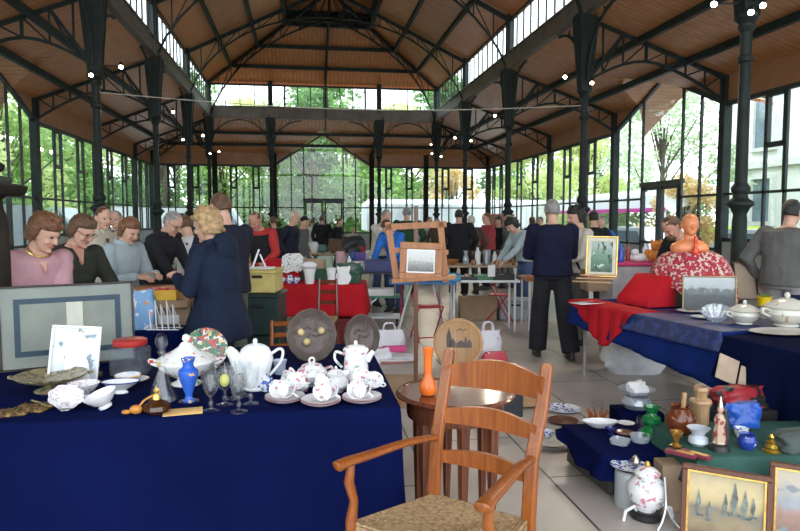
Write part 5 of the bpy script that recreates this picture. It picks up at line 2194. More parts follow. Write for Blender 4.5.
m = MB()
m.bar((0, 0, 0), (0, 0, ez(206)), .035, .065, up=(0, 1, 0))
m.build('mast', wood_o if False else wood_mat('easel_brown', (.08, .030, .012), (.15, .06, .025), .4, 3), t, smooth=False)
el = wood_mat('easel_light', (.24, .085, .022), (.38, .15, .045), .4, 3)
m = MB()
m.bar((ex_(386), -.03, ez(227)), (ex_(446), -.03, ez(224)), .03, .05, up=(0, 0, 1))
m.build('crossbar', el, t, smooth=False)
for a, b in ((388, 397), (440, 446)):
    m = MB()
    m.bar((ex_(a), -.03, ez(222)), (ex_(b), -.03, ez(282)), .05, .03, up=(0, 1, 0))
    m.build('side_bar', el, t, smooth=False)
m = MB()
m.bar((ex_(394), -.035, ez(250)), (ex_(448), -.035, ez(252)), .03, .04)
m.build('middle_bar', el, t, smooth=False)
m = MB()
m.bar((ex_(392), -.07, ez(280)), (ex_(455), -.07, ez(276)), .09, .03)
m.build('tray', el, t, smooth=False)
for sx in (-1, 1):
    m = MB()
    m.bar((0, 0, .16), (sx * .28, -.1, .02), .05, .03)
    m.build('foot', el, t, smooth=False)
fp = p + RT * ex_(420) - FW * .085
fp.z = ez(279)
pic2 = picture_mat('grey_engraving', [(0, (.12, .12, .11)), (.4, (.3, .3, .28)), (.6, (.55, .55, .52)), (1, (.62, .62, .6))], scale=7)
framed('framed_engraving', 'small grey landscape engraving in a broad orange wood frame on the easel', 'picture', fp, .345, .305, .056, el, pic2, tilt=-4, roll=2, matw=.012, mm=white_p)

# ---- carved oval platters at the back of the navy table, small chairs
pewter = mat('taupe_carved_metal', (.10, .075, .065), .5, .2, .15, 12, .4, 26)


def oval(label, px, d, w_, h_, fruit, tilt=-14):
    p = at(px, d, TZ)
    t = thing('oval_platter', label, 'platter', p, face_cam(p))
    t.rotation_euler.x = R(tilt)
    m = MB()
    T = Matrix.Translation((0, 0, h_ / 2)) @ Matrix.Rotation(PI / 2, 4, 'X')
    m.lathe([(.001, -.015), (.35, -.015), (.45, 0.0), (.5, .02), (.505, .03), (.48, .034), (.42, .022), (.36, .010), (.33, .004), (.001, .002)], n=56, sx=w_, sy=h_, T=T, wob=(12, .012))
    m.build('dish', pewter, t)
    m = MB()
    for a0 in range(4):
        a = a0 * 1.6 + .4
        pts = [(.10 * w_ * math.cos(a + s * .4) * (.4 + s), -.012, h_ / 2 + .12 * h_ * math.sin(a + s * .6) * (.4 + s) + .02) for s in (0, .5, 1, 1.5, 2)]
        m.tube(smooth_pts(pts), .005, 8)
    m.build('relief_branches', pewter, t)
    for fx, fz in fruit:
        m = MB()
        m.ell((fx * w_, -.016, h_ / 2 + fz * h_), (.022, .02, .022), 16, 10)
        m.build('relief_fruit', mat('cream_fruit', (.50, .38, .18), .4, 0, .15, 20), t)


oval('large oval taupe relief platter with three cream fruits behind the tea set', 312, 362, .29, .315, [(-.22, .06), (-.10, -.12), (.20, .08)])
oval('smaller oval taupe relief platter without fruits behind the coffee pot', 362, 359, .215, .27, [], -10)
m = MB()


def small_chair(label, px, d, rz, m_, h=.9, w_=.38):
    p = ground(px, d)
    t = thing('wooden_chair', label, 'chair', p, rz)
    for sx in (-1, 1):
        g = MB()
        g.tube([(sx * w_ / 2, .19, 0), (sx * w_ / 2, .17, .45), (sx * (w_ / 2 - .01), .24, h)], [.018, .02, .015], 8)
        g.build('back_post', m_, t)
        g = MB()
        g.tube([(sx * w_ / 2, -.18, 0), (sx * w_ / 2, -.17, .44)], [.015, .02], 8)
        g.build('front_leg', m_, t)
    for zz in (.62, .74, .86):
        g = MB()
        g.bbox((0, .20 + (zz - .45) * .11, zz * h / .9), (w_, .018, .045), .006)
        g.build('back_slat', m_, t)
    g = MB()
    g.bbox((0, 0, .45), (w_ + .03, .40, .03), .01)
    g.build('seat', rush, t)
    return t


small_chair('small wooden chair partly hidden behind the large oval platter', 289, 5.4, .1, wood_r, .72, .30)
small_chair('carved brown chair standing against the red-covered table', 325, 7.4, CAMRZ, wood_m, .90, .22)

# ---- floor things left of the easel
box1('cardboard_sheet', 'flat brown cardboard sheet lying on the floor beyond the navy table', 'cardboard', ground(395, 6.0), (.62, 1.2, .006), card, b=.001)


def bag(name, label, p, w_, d_, h_, m, handles=True, rz=0, seed=1, squash=.25, cat='bag', band=None):
    t = thing(name, label, cat, p, rz)
    q = MB()
    rings = []
    for i in range(9):
        s = i / 8
        ring = []
        for j in range(28):
            a = 2 * PI * j / 28
            cx, cy = math.cos(a), math.sin(a)
            cx = math.copysign(abs(cx) ** .6, cx)
            cy = math.copysign(abs(cy) ** .6, cy)
            nz = noise.noise(Vector((cx * 1.4, cy * 1.4, s * 3 + seed * 7.3))) * squash
            r = (1 + nz) * (.86 + .2 * math.sin(PI * min(1, s * 1.1)))
            ring.append((cx * w_ / 2 * r, cy * d_ / 2 * r * (1 - .55 * s), h_ * s * (1 + nz * .25)))
        rings.append(ring)
    q.loft(rings)
    q.build('body', m, t, ang=50)
    if handles:
        for sy in (-1, 1):
            q = MB()
            q.tube(smooth_pts([(-w_ * .2, sy * d_ * .15, h_ * .95), (-w_ * .14, sy * d_ * .12, h_ * 1.25), (w_ * .14, sy * d_ * .12, h_ * 1.25), (w_ * .2, sy * d_ * .15, h_ * .95)]), .008, 6)
            q.build('handle', m, t)
    if band:
        q = MB()
        q.bbox((w_ * .12, -d_ * .46, h_ * .22), (w_ * .8, .02, h_ * .3), .008)
        q.build('pink_patch', band, t)
    return t


wplast = mat('white_plastic_bag', (.72, .70, .74), .45, 0, .08, 6, .6, 14)
bag('carrier_bag', 'white plastic carrier bag with pink print on the floor beyond the tea set', ground(389, 7.7), .36, .2, .28, wplast, band=mat('hot_pink', (.75, .08, .28), .5), seed=2)
bag('plastic_sack', 'crumpled white plastic sack right behind the coffee pot', ground(376, 7.2), .28, .22, .16, wplast, False, seed=5, squash=.4)
for k in range(3):
    box1('magazine', ['bottom magazine', 'middle magazine', 'top white magazine'][k] + ' of the loose pile on the floor left of the easel', 'magazine', ground(396 + k, 7.25) + Vector((0, 0, .002 + .021 * k)),
         (.40, .27, .018), [mat('mag_red', (.5, .2, .18), .5), white_p, mat('mag_grey', (.6, .62, .66), .5)][k], rz=.2 - .25 * k)
# disc plaque and bags
p = ground(459, 6.9)
t = thing('round_plaque', 'round light-wood plaque with dark carved spires leaning behind the round table', 'plaque', p, face_cam(p))
t.rotation_euler.x = R(-16)
m = MB()
T = Matrix.Translation((0, 0, .27)) @ Matrix.Rotation(PI / 2, 4, 'X')
m.lathe([(.001, -.012), (.26, -.012), (.27, 0), (.27, .012), (.25, .018), (.235, .012), (.225, .008), (.001, .006)], n=48, T=T)
m.build('disc', wood_mat('honey_wood', (.38, .19, .06), (.52, .29, .11), .35, 4), t)
for (x, z0, h_, w_) in ((-.10, .22, .22, .045), (-.06, .22, .10, .06), (.03, .22, .08, .10), (.08, .22, .13, .03), (.12, .22, .09, .05)):
    m = MB()
    m.prism([(x - w_ / 2, z0), (x + w_ / 2, z0), (x + w_ / 2, z0 + h_ * .55), (x, z0 + h_), (x - w_ / 2, z0 + h_ * .55)], -.018, -.005)
    m.build('carved_spire', wood_d, t, smooth=False)
m = MB()
m.tube(smooth_pts([(-.02, -.012, .40), (.02, -.012, .42), (.05, -.012, .40), (.09, -.012, .425)]), .004)
m.build('carved_bird', wood_d, t)
bag('carrier_bag', 'white and violet plastic bag on the floor right of the round plaque', ground(489, 7.3), .30, .22, .34, pattern_mat('white_violet_plastic', (.72, .72, .76), [((.25, .2, .5), .62)], 9, rough=.4), True, seed=4)
bag('shopping_bag', 'red patterned shopping bag with a green corner beside the round plaque', ground(496, 6.9), .26, .2, .18, pattern_mat('red_print', (.5, .05, .07), [((.7, .6, .6), .58), ((.05, .3, .15), .64)], 10, rough=.5), False, seed=6)
box1('black_crate', 'low black crate on the floor behind the armchair back', 'crate', ground(498, 5.35), (.30, .45, .22), mat('dark_grey_plastic', (.03, .035, .04), .5), rz=CAMRZ + .2)
m = MB()
lathe1('wooden_plate', 'flat light wooden plate on the floor behind the armchair', 'plate', ground(523, 5.55), [(.05, 0), (.12, .006), (.17, .018)], wood_l)

# ---- red covered table
p = ground(316, 8.7)
trestle_table('table standing under the red cloth', p, CAMRZ, 1.24, .66)


def rect(c, L, D, rz):
    a = Vector((math.cos(rz), math.sin(rz), 0))
    b = Vector((-a.y, a.x, 0))
    c = Vector((c[0], c[1], 0))
    return [c - a * L / 2 - b * D / 2, c + a * L / 2 - b * D / 2, c + a * L / 2 + b * D / 2, c - a * L / 2 + b * D / 2]


cloth_cover(rect(p, 1.28, .70, CAMRZ), .75, .40, 'tablecloth', red_cl, 'bright red cloth over the stall table behind the oval platters', waves=.012)
q_ = ground(284, 8.85)
box1('red_covered_box', 'red cloth-covered box raising goods at the left of the red table', 'box', q_ + Vector((0, 0, .756)), (.44, .34, .30), red_cl)
q_ = ground(345, 8.05)
box1('dark_red_box', 'dark red box on the floor under the right end of the red table', 'box', ground(346, 8.5), (.48, .5, .32), mat('dark_red_cloth', (.13, .01, .015), .8))
Z1 = .757


def gp(px, d, z):
    q = ground(px, d)
    q.z = z
    return q


jarp = [(.05, 0), (.06, .01), (.065, .10), (.085, .17), (.09, .18)]
for px, d, lb in ((309, 8.42, 'wide white pot left of a pair on the red table'), (331, 8.42, 'narrow white pot right of the wide one on the red table')):
    lathe1('white_pot', lb, 'pot', gp(px, d, Z1), [(r * (1 if px < 320 else .8), z * 1.15) for r, z in jarp], porc)
lathe1('white_bowl', 'white bowl upside down on the wide white pot', 'bowl', gp(309, 8.42, Z1 + .215), [(.09, 0), (.10, .02), (.09, .05), (.05, .075)], porc, hollow=False)
for px, lb in ((274, 'leftmost small blue-white china jug on the red table'), (281, 'squat blue-white china bowl on the red table'), (289, 'blue-white china vase third along the red table'), (296, 'blue-white china cup at the right of its row')):
    lathe1('china_piece', lb, 'china', gp(px, 8.5, Z1), [(.03, 0), (.045, .03), (.05, .06), (.03, .08), (.035, .11 if px in (274, 289) else .085)], bluewhite, group='blue and white china on the red table')
bag('green_sack', 'dark green plastic sack spilling white paper on the red table', gp(348, 8.6, Z1), .34, .26, .26, mat('dark_green_plastic', (.015, .06, .035), .35, 0, .2, 5, .5, 12), False, seed=3, squash=.4)
bag('white_sheet', 'crumpled white paper lying over the green sack', gp(343, 8.38, Z1), .15, .06, .22, white_p, False, seed=8, squash=.7, cat='paper')
box1('storage_box', 'dark green box with a red flower behind the white pots', 'box', gp(314, 9.05, .757), (.36, .25, .16), mat('bottle_green_card', (.02, .10, .06), .6))
box1('cardboard_box', 'brown cardboard box resting on the dark green box', 'box', gp(312, 9.05, .918), (.34, .24, .12), card)
# lace cloth hanging
m = MB()
for i in range(1):
    pts = [(-.14, 0), (-.13, .2), (-.08, .24), (.10, .25), (.15, .20), (.14, .02), (.08, -.015), (.02, .01), (-.06, -.02)]
    m.prism(pts, -.008, .004)
single(m, 'lace_doily', pattern_mat('lace', (.7, .69, .68), [((.25, .25, .26), .58)], 34, rough=.8), 'white lace doily draped over the red box corner', 'doily', gp(291, 8.62, .90), CAMRZ, rx=R(-12))

# ---- crates at the left end of the red table
cp = ground(262, 6.75)
gdark = mat('dark_green_crate', (.012, .03, .028), .45, 0, .1)


def crate(label, p, d, m_, rz=CAMRZ, nm='crate'):
    t = thing(nm, label, 'crate', p, rz)
    q = MB()
    q.bbox((0, 0, d[2] / 2), d, .012)
    q.build('body', m_, t)
    q = MB()
    q.bbox((0, 0, d[2] - .02), (d[0] + .03, d[1] + .03, .035), .008)
    q.build('rim', m_, t)
    q = MB()
    q.bbox((0, -d[1] / 2 - .006, d[2] * .72), (d[0] * .3, .014, .03), .004)
    q.build('hand_grip', blackp, t)
    return t


gq = cp + RT * -.01
crate('lower dark green crate of the stack at the red table', (gq.x, gq.y, 0), (.42, .5, .42), gdark)
crate('upper dark green crate with white marks under the yellow crate', (gq.x, gq.y, .425), (.42, .5, .42), gdark)
crate('pale yellow crate on top of the dark green crates', (gq.x, gq.y, .85), (.36, .45, .235), mat('pale_yellow_plastic', (.55, .45, .15), .5))
q_ = Vector((gq.x, gq.y, 1.086)) - FW * .05
m = MB()
m.bar((-.09, 0, 0), (-.02, .02, .20), .018)
m.bar((.06, 0, 0), (-.01, .02, .15), .012)
m.bbox((0, .02, .008), (.26, .2, .016), .004)
single(m, 'folding_stand', white_pl, 'small white folding stand on the yellow crate', 'stand', q_, CAMRZ)

# ---- left: navy side table, cardboard box, yellow tray, bag, wire rack, wooden table
p = ground(155, 5.15)
rz = CAMRZ
trestle_table('side table under dark navy cloth beside the print', p, rz, .60, .50)
cloth_cover(rect(p, .62, .54, rz), .75, .70, 'tablecloth', navy, 'navy cloth on the side table behind the tureen', waves=.01)
t = thing('cardboard_box', 'open cardboard box with a white label behind the wire rack', 'box', gp(170, 5.2, .757), CAMRZ + .25)
m = MB()
m.bbox((0, 0, .10), (.27, .2, .20), .004)
m.build('body', card, t, smooth=False)
m = MB()
m.bar((0, -.12, .20), (0, -.17, .15), .26, .004)
m.build('flap', card, t, smooth=False)
m = MB()
m.box((-.02, -.102, .05), (.16, .003, .07))
m.build('label', white_p, t, smooth=False)
t = thing('yellow_box', 'shallow yellow box filled with red packets on the cardboard box', 'box', gp(158, 5.15, .963), CAMRZ + .2)
yel = mat('yellow_card_box', (.72, .42, .04), .6)
m = MB()
m.box((0, 0, .004), (.27, .2, .008))
for s in (-1, 1):
    m.box((0, s * .098, .04), (.27, .006, .08))
    m.box((s * .132, 0, .04), (.006, .2, .08))
m.build('tray', yel, t, smooth=False)
for k in range(4):
    m = MB()
    m.bbox((-.095 + .063 * k, 0, .05), (.055, .17, .075), .004)
    m.build('red_packet', mat('red_packets', (.50, .05, .04), .5), t, smooth=False)
bag('plastic_bag', 'blue bag with colourful print at the right end of the framed print', gp(142, 4.95, .757), .17, .12, .30, pattern_mat('blue_print_plastic', (.16, .34, .58), [((.7, .7, .72), .56), ((.5, .25, .15), .64)], 16, rough=.4), False, seed=11)
t = thing('wire_rack', 'white wire plate rack behind the decanter', 'rack', gp(150, 4.95, .757) + RT * .10 - FW * .02, CAMRZ)
m = MB()
m.tube([(-.12, -.05, .006), (.12, -.05, .006), (.12, .05, .006), (-.12, .05, .006), (-.12, -.05, .006)], .005, 6)
m.build('base_frame', white_pl, t)
for k in range(5):
    m = MB()
    x = -.09 + .045 * k
    m.tube([(x, -.05, .006), (x - .03, 0, .19 + .03 * (k % 2)), (x + .01, .05, .006)], .0045, 6)
    m.build('wire_prong', white_pl, t)
p = ground(165, 6.02)
t = thing('drop_leaf_table', 'orange-brown wooden table with rounded corner between the shoppers at left', 'table', p, CAMRZ)
m = MB()
m.bbox((0.05, -.06, .965), (.66, .34, .035), .015)
m.build('tabletop', wood_o, t)
m = MB()
m.bbox((0.05, -.06, .90), (.56, .28, .09), .005)
m.build('apron', wood_o, t, smooth=False)
for sx in (-1, 1):
    for sy in (-1, 1):
        m = MB()
        m.tube([(.05 + sx * .26, -.06 + sy * .12, 0), (.05 + sx * .26, -.06 + sy * .12, .9)], [.018, .025], 8)
        m.build('leg', wood_o, t)

# ---- trolley
p = ground(377, 9.8)
t = thing('goods_trolley', 'red-framed two-tier trolley on wheels left of the easel', 'trolley', p, CAMRZ)
redp = mat('red_metal_paint', (.40, .03, .04), .4)
for sx in (-1, 1):
    m = MB()
    m.tube([(sx * .36, .2, .1), (sx * .36, .2, .86), (sx * .36, -.2, .86), (sx * .36, -.2, .1)], .014, 8)
    m.build('side_frame', redp, t)
for zz, mm in ((.13, white_pl), (.44, mat('green_tray', (.10, .30, .20), .5)), (.80, mat('dark_shelf', (.05, .05, .07), .5))):
    m = MB()
    m.bbox((0, 0, zz), (.74, .42, .03), .008)
    m.build('shelf', mm, t)
m = MB()
m.bar((-.34, -.21, .15), (.0, -.21, .42), .02)
m.build('brace', white_pl, t)
for sx in (-1, 1):
    for sy in (-1, 1):
        m = MB()
        m.tube([(sx * .30 - .02, sy * .18, .055), (sx * .30 + .02, sy * .18, .055)], .055, 16)
        m.build('wheel', blackp, t)
box1('goods_crate', 'dark navy crate of goods on the trolley top', 'crate', gp(379, 9.75, .818), (.42, .34, .17), mat('navy_plastic', (.02, .03, .12), .5))
box1('white_carton', 'low white carton on the green trolley shelf', 'box', gp(377, 9.75, .457), (.5, .28, .10), white_p)
box1('white_carton', 'small white carton left of the navy crate on the trolley', 'box', gp(357, 9.8, .818), (.16, .2, .14), white_p)

# ---- tables of the middle row
p = ground(422, 9.1)
trestle_table('blue-topped folding table with white crossed legs behind the easel', p, CAMRZ, .92, .62, m=mat('blue_top', (.03, .12, .30), .5), leg=white_pl)
t = thing('blue_case', 'flat open turquoise-blue case at the right end of the blue table', 'case', gp(445, 9.0, .748), CAMRZ)
m = MB()
tq = mat('turquoise_blue', (.04, .22, .36), .5)
m.box((0, 0, .005), (.42, .36, .01))
for s in (-1, 1):
    m.box((0, s * .176, .045), (.42, .008, .09))
    m.box((s * .206, 0, .045), (.008, .36, .09))
m.build('tray', tq, t, smooth=False)
m = MB()
m.bbox((0, 0, .03), (.38, .32, .04), .01)
m.build('contents', mat('grey_bits', (.25, .27, .28), .6, 0, .6, 40), t)
p = ground(483, 9.35)
trestle_table('white-legged folding table with trays right of the blue case', p, CAMRZ, .98, .6, m=white_pl, leg=white_pl, fold=False)
greenm = mat('tray_green', (.06, .22, .10), .5)
for (px, d, L, h, mm, lb) in ((466, 9.2, .30, .05, blackp, 'shallow black tray left on the white-legged table'), (484, 9.25, .28, .06, greenm, 'green tray in the middle of the white-legged table'),
                              (503, 9.2, .30, .08, blackp, 'deeper black tray at the right of the white-legged table')):
    t = thing('goods_tray', lb, 'tray', gp(px, d, .748), CAMRZ)
    m = MB()
    m.box((0, 0, .004), (L, .3, .008))
    for s in (-1, 1):
        m.box((0, s * .147, h / 2), (L, .006, h))
        m.box((s * (L / 2 - .003), 0, h / 2), (.006, .3, h))
    m.build('tray', mm, t, smooth=False)
    m = MB()
    for k in range(9):
        m.bbox((rnd.uniform(-.35, .35) * L, rnd.uniform(-.11, .11), .03 + .01 * (k % 3)), (.06, .05, .03), .005, rz=k)
    o = m.build('small_goods', mat('assorted_goods', (.4, .34, .26), .6, 0, .6, 25), t)
    o['kind'] = 'stuff'
box1('white_card', 'upright white card standing among the trays', 'card', gp(492, 9.0, .80), (.10, .03, .16), white_p)
p = ground(502, 12.3)
t = trestle_table('long pale wooden trestle table across the middle of the hall', p, CAMRZ, 2.5, .8, m=wood_mat('pale_boards', (.42, .30, .18), (.55, .42, .28), .6, 2, axis=0), fold=False)
box1('cardboard_box', 'cardboard box with red tape under the middle tables', 'box', ground(478, 10.4), (.58, .36, .35), card)
t = crate('light grey plastic crate under the middle tables', ground(515, 10.4), (.50, .36, .33), mat('grey_plastic', (.35, .38, .42), .5))
goods = [
    ('wine_bottle', 'thin dark bottle', 'bottle', [(.035, 0), (.036, .17), (.013, .22), (.014, .29)], mat('dark_glass', (.02, .03, .02), .1)),
    ('white_bottle', 'white bottle', 'bottle', [(.045, 0), (.047, .2), (.02, .24), (.02, .28)], porc),
    ('metal_canister', 'grey metal canister', 'canister', [(.06, 0), (.06, .22), (.05, .235)], mat('grey_metal', (.3, .32, .34), .35, .7)),
    ('clay_pot', 'brown clay pot', 'pot', [(.05, 0), (.08, .06), (.06, .12), (.065, .14)], mat('brown_clay', (.32, .15, .07), .5)),
]


def item(kind, place_, px, d, z, s=1.0, m=None, adj='', group=None):
    n_, lb, cat, prof, mm = goods[kind]
    return lathe1(n_, (adj + ' ' if adj else '') + lb + ' ' + place_, cat, gp(px, d, z), [(r * s, h * s) for r, h in prof], m or mm, n=16, group=group)


ZT = .748
item(1, 'left on the long pale table', 478, 12.1, ZT, 1.15)
item(2, 'beside the white bottle on the long pale table', 487, 12.15, ZT, 1.2)
item(1, 'second on the long pale table', 495, 12.05, ZT, .9, adj='shorter')
item(0, 'upright at the right half of the long pale table', 514, 12.1, ZT, .8)
item(3, 'near the front edge of the long pale table', 474, 12.0, ZT, .7)
m = MB()
for k in range(6):
    m.tube(smooth_pts([(-.16 + .05 * k, 0, .03), (-.10 + .05 * k, .03, .10 + .03 * (k % 3)), (-.04 + .05 * k, 0, .03)]), [.03, .025] + [.02] * 7, 8)
single(m, 'driftwood_carving', wood_o, 'knotty brown wood carving on the long pale table', 'carving', gp(503, 12.0, ZT), CAMRZ)
m = MB()
m.bbox((0, 0, .03), (.2, .12, .06), .02)
m.ell((.05, 0, .07), (.06, .05, .03))
single(m, 'cloth_bundle', mat('mauve_cloth', (.35, .25, .28), .8), 'small folded cloth bundle near the right end of the long pale table', 'cloth', gp(532, 12.0, ZT), CAMRZ)
p = ground(548, 9.6)
trestle_table('brown wooden table ending behind the man in navy', p, CAMRZ, .75, .7, m=wood_o, leg=white_pl, fold=False)
box1('printed_cloth', 'reddish printed cloth lying flat on the brown table end', 'cloth', gp(538, 9.5, ZT), (.36, .4, .02), pattern_mat('red_print_cloth', (.45, .16, .10), [((.6, .45, .35), .55)], 12, rough=.8))

# back centre stalls
p = ground(310, 11.2)
trestle_table('grey-topped table behind the red table loaded with pots and tins', p, CAMRZ, 2.2, .7, m=mat('grey_top', (.4, .4, .4), .5), fold=False)
defs = [(0, 262, .9, None, 'dark'), (3, 276, 1.0, None, ''), (1, 296, .9, None, ''), (2, 303, .9, None, 'small'), (3, 318, 1.1, mat('teal_clay', (.10, .25, .25), .4), 'teal'),
        (0, 330, 1.0, mat('olive_glass', (.10, .14, .05), .2), 'olive'), (2, 340, 1.3, mat('pink_metal', (.5, .3, .32), .4), 'pink'), (1, 349, .8, None, 'short'),
        (3, 284, .9, mat('cream_clay', (.6, .55, .45), .5), 'cream'), (2, 270, 1.1, mat('bronze_metal', (.2, .14, .08), .4, .6), 'bronze')]
for i, (k, px, s, mm, adj) in enumerate(defs):
    item(k, ['at the left end', 'next to the crate stack', 'behind the lace doily', 'behind the brown carton', 'in the centre', 'right of the teal pot', 'near the green sack', 'at the right end', 'behind the china row', 'left of centre'][i] + ' of the grey-topped table',
         px, 11.0 + .12 * (i % 3), ZT, s, mm, adj)
box1('carton', 'flat brown carton on the grey-topped table', 'box', gp(312, 11.3, ZT), (.5, .3, .16), card)
box1('book_stack_box', 'pale green carton at the right of the grey-topped table', 'box', gp(325, 11.2, ZT), (.25, .25, .22), mat('pale_green_card', (.35, .45, .35), .7))
p = ground(372, 13.6)
trestle_table('table with violet and white boxes before the man in off-white', p, CAMRZ, 1.2, .7, m=wood_l, fold=False)
box1('violet_box', 'violet plastic box on the boxes table', 'box', gp(361, 13.4, ZT), (.34, .3, .16), mat('violet_plastic', (.12, .06, .35), .5))
box1('white_box', 'white box right of the violet box', 'box', gp(373, 13.4, ZT), (.3, .3, .2), white_p)
box1('blue_box', 'dark blue box on the right of the boxes table', 'box', gp(384, 13.4, ZT), (.3, .3, .18), mat('navy_plastic', (.02, .03, .12), .5))
p = ground(345, 16.5)
trestle_table('far table with dark bags in front of the end doors', p, CAMRZ, 2.6, .8, m=wood_l, fold=False)
bag('black_bag', 'dark bag heap on the far table before the doors', gp(352, 16.3, ZT), .5, .35, .42, blackp, False, seed=14, squash=.5)
bag('brown_bag', 'brown bag heap left of the dark bag on the far table', gp(338, 16.3, ZT), .42, .35, .34, mat('brown_canvas', (.14, .08, .05), .8), False, seed=15, squash=.5)
item(3, 'on the far table near the grey-coated person', 322, 16.3, ZT, 1.5, mat('teal_clay', (.10, .25, .25), .4), 'big teal')
p = ground(250, 13.5)
trestle_table('table behind the tall man in dark sweater', p, CAMRZ, 1.4, .7, m=wood_l, fold=False)
p = ground(480, 18.5)
trestle_table('far trestle table in front of the crowd near the right corner', p, CAMRZ, 2.6, .8, m=wood_l, fold=False)
for k, (px, kk, adj) in enumerate(((452, 2, 'tall'), (465, 3, 'round'), (480, 1, 'slim'), (492, 2, 'squat'))):
    item(kk, 'on the far table near the right corner', px, 18.3, ZT, 1.2, None, adj)
t = thing('market_cabinet', 'reddish wooden cabinet in the far crowd behind the woman in red', 'cabinet', ground(499, 19.5), CAMRZ)
m = MB()
m.bbox((0, 0, .85), (.75, .4, 1.7), .01)
m.build('body', wood_r, t, smooth=False)
for sx in (-1, 1):
    m = MB()
    m.bbox((sx * .18, -.205, .85), (.33, .02, 1.5), .006)
    m.build('door', wood_r, t, smooth=False)
m = MB()
m.bbox((0, 0, 1.72), (.85, .48, .06), .01)
m.build('cornice', wood_r, t, smooth=False)
# ------------------------------------------------------------------ right-hand stall
RA, RB = at(574, 301), at(724, 333)
ru = (RB - RA).normalized()
rv = Vector((-ru.y, ru.x, 0))      # away to the right
if rv.dot(RT) < 0:
    rv = -rv
RC, RD = RB + rv * .85, RA + rv * .85
cen = (RA + RB + RC + RD) / 4
rzt = math.atan2(ru.y, ru.x)
trestle_table('long folding table under the blue cloths on the right', cen, rzt, (RB - RA).length - .04, .80, fold=False)


def dropf(x, y):
    s = (Vector((x, y, 0)) - Vector((RA.x, RA.y, 0))).dot(ru) / (RB - RA).length
    return .22 + .20 * max(0, min(1, s))


cloth_cover([RA, RB, RC, RD], .75, dropf, 'tablecloth', mat('royal_blue_cloth', (.008, .022, .13), .85, 0, .1, 2, .3, 9, spec=.05), 'royal blue cloth hanging unevenly over the long right-hand table', waves=.012)
s0 = RA.lerp(RB, .42)
cloth_cover([s0 - rv * .012, RB - rv * .012 - ru * .02, RC, s0 + rv * .7], .7555, .15, 'overcloth', damask, 'patterned blue damask cloth laid over the right-hand table', waves=.006)
RE = at(726, 337)
RF = RE + (at(850, 366) - RE).normalized() * 1.1
ru2 = (RF - RE).normalized()
rv2 = Vector((-ru2.y, ru2.x, 0))
if rv2.dot(RT) < 0:
    rv2 = -rv2
if rv2.dot(FW) < 0:
    rv2 = -rv2
polyR = [RE, RF, RF + rv2 * .8, RE + rv2 * .8]
trestle_table('second right-hand table under the darkest cloth', sum(polyR, Vector()) / 4, math.atan2(ru2.y, ru2.x), 1.04, .74)


def drop2(x, y):
    s = (Vector((x, y, 0)) - Vector((RE.x, RE.y, 0))).dot(ru2)
    return .30 + .38 * max(0, min(1, (s - .15) * 1.6))


cloth_cover(polyR, .757, drop2, 'tablecloth', navy_d, 'very dark navy cloth on the nearest right-hand table', waves=.02)
RZ = .764


def onr(px, py, z=RZ):
    return at(px, py, z)


# red cloth over a box, spilling over the table edge
LE = (RB - RA).length
t = thing('red_drape', 'red cloth over a sloping box with a deep fold hanging down the table front', 'cloth', (0, 0, 0))
m = MB()


def tw(s, o, z):
    """along the table edge s metres, o metres in from it"""
    q = RA + ru * s + rv * o
    q.z = z
    return q


b0 = [(.30, .30), (.30, .62), (.76, .62), (.76, .30)]
m.loft([[tw(s_, o_, .765) for s_, o_ in b0], [tw(s_ + .01, o_, .83 if o_ < .35 else 1.05) for s_, o_ in b0], [tw(s_ + .03 * (1 if s_ < .5 else -1), o_ if o_ > .35 else .50, 1.055) for s_, o_ in b0]])
m.build('box_cover', red_cl, t, ang=60)
m = MB()
rings = []
nf = 44
for i in range(18):
    q = i / 17
    ring = []
    for j in range(nf):
        s_ = -.02 + 1.02 * j / (nf - 1)
        hang = .03 + .34 * math.sin(PI * (j / (nf - 1)) ** 1.5) ** 1.2
        fold = .016 * math.sin(s_ * 34) + .008 * math.sin(s_ * 71)
        path = q * (.26 + hang)
        if path < .26:
            ring.append(tw(s_, .24 - path, .768 + .003 * math.sin(s_ * 30)))
        else:
            h_ = path - .26
            ring.append(tw(s_ + .25 * h_ * (.5 - j / nf), -.045 - .02 - fold * min(1, h_ / .1) - .03 * h_, .766 - h_))
    rings.append(ring)
m.loft(rings, cap=False, closed=False)
o = m.build('hanging_fold', red_cl, t, ang=80)
sd = o.modifiers.new('thick', 'SOLIDIFY')
sd.thickness = .006
# gilt framed painting
p = onr(601, 282, RZ)
green_pic = picture_mat('green_waterfall', [(0, (.05, .10, .08)), (.35, (.10, .20, .12)), (.6, (.16, .28, .20)), (.85, (.35, .42, .38))], blobs=[((.5, .58, .55), .60, 3.0, 1.0), ((.03, .07, .04), .56, 4, 4.0)])
framed('gilt_painting', 'upright gilt-framed green waterfall picture on the right-hand table', 'picture', at(601, 277, 1.012), .31, .42, .016, gold, green_pic, tilt=-10, matw=.035, mm=mat('ivory_mount', (.62, .58, .45), .7), roll=1)
box1('low_carton', 'low cardboard carton under the planks and the gilt painting', 'box', at(598, 290, RZ), (.34, .30, .24), card)
box1('white_sheet', 'white sheet of paper on the left corner of the right-hand table', 'paper', onr(587, 303), (.30, .18, .003), white_p, rz=.3, b=.0008)
for k in range(3):
    m = MB()
    m.bbox((0, 0, .008 + .0), (.36, .035, .014), .004)
    single(m, 'pine_plank', wood_l, ['lowest', 'middle', 'topmost'][k] + ' loose pine plank on the low carton before the gilt painting', 'plank', at(592 + 3 * k, 283 - 2 * k, 1.006) + Vector((0, 0, .015 * k)), CAMRZ - .5 + .25 * k)
m = MB()
slip = pattern_mat('grey_print_slipper', (.32, .33, .28), [((.12, .2, .34), .52), ((.45, .4, .25), .62)], 24, rough=.8)
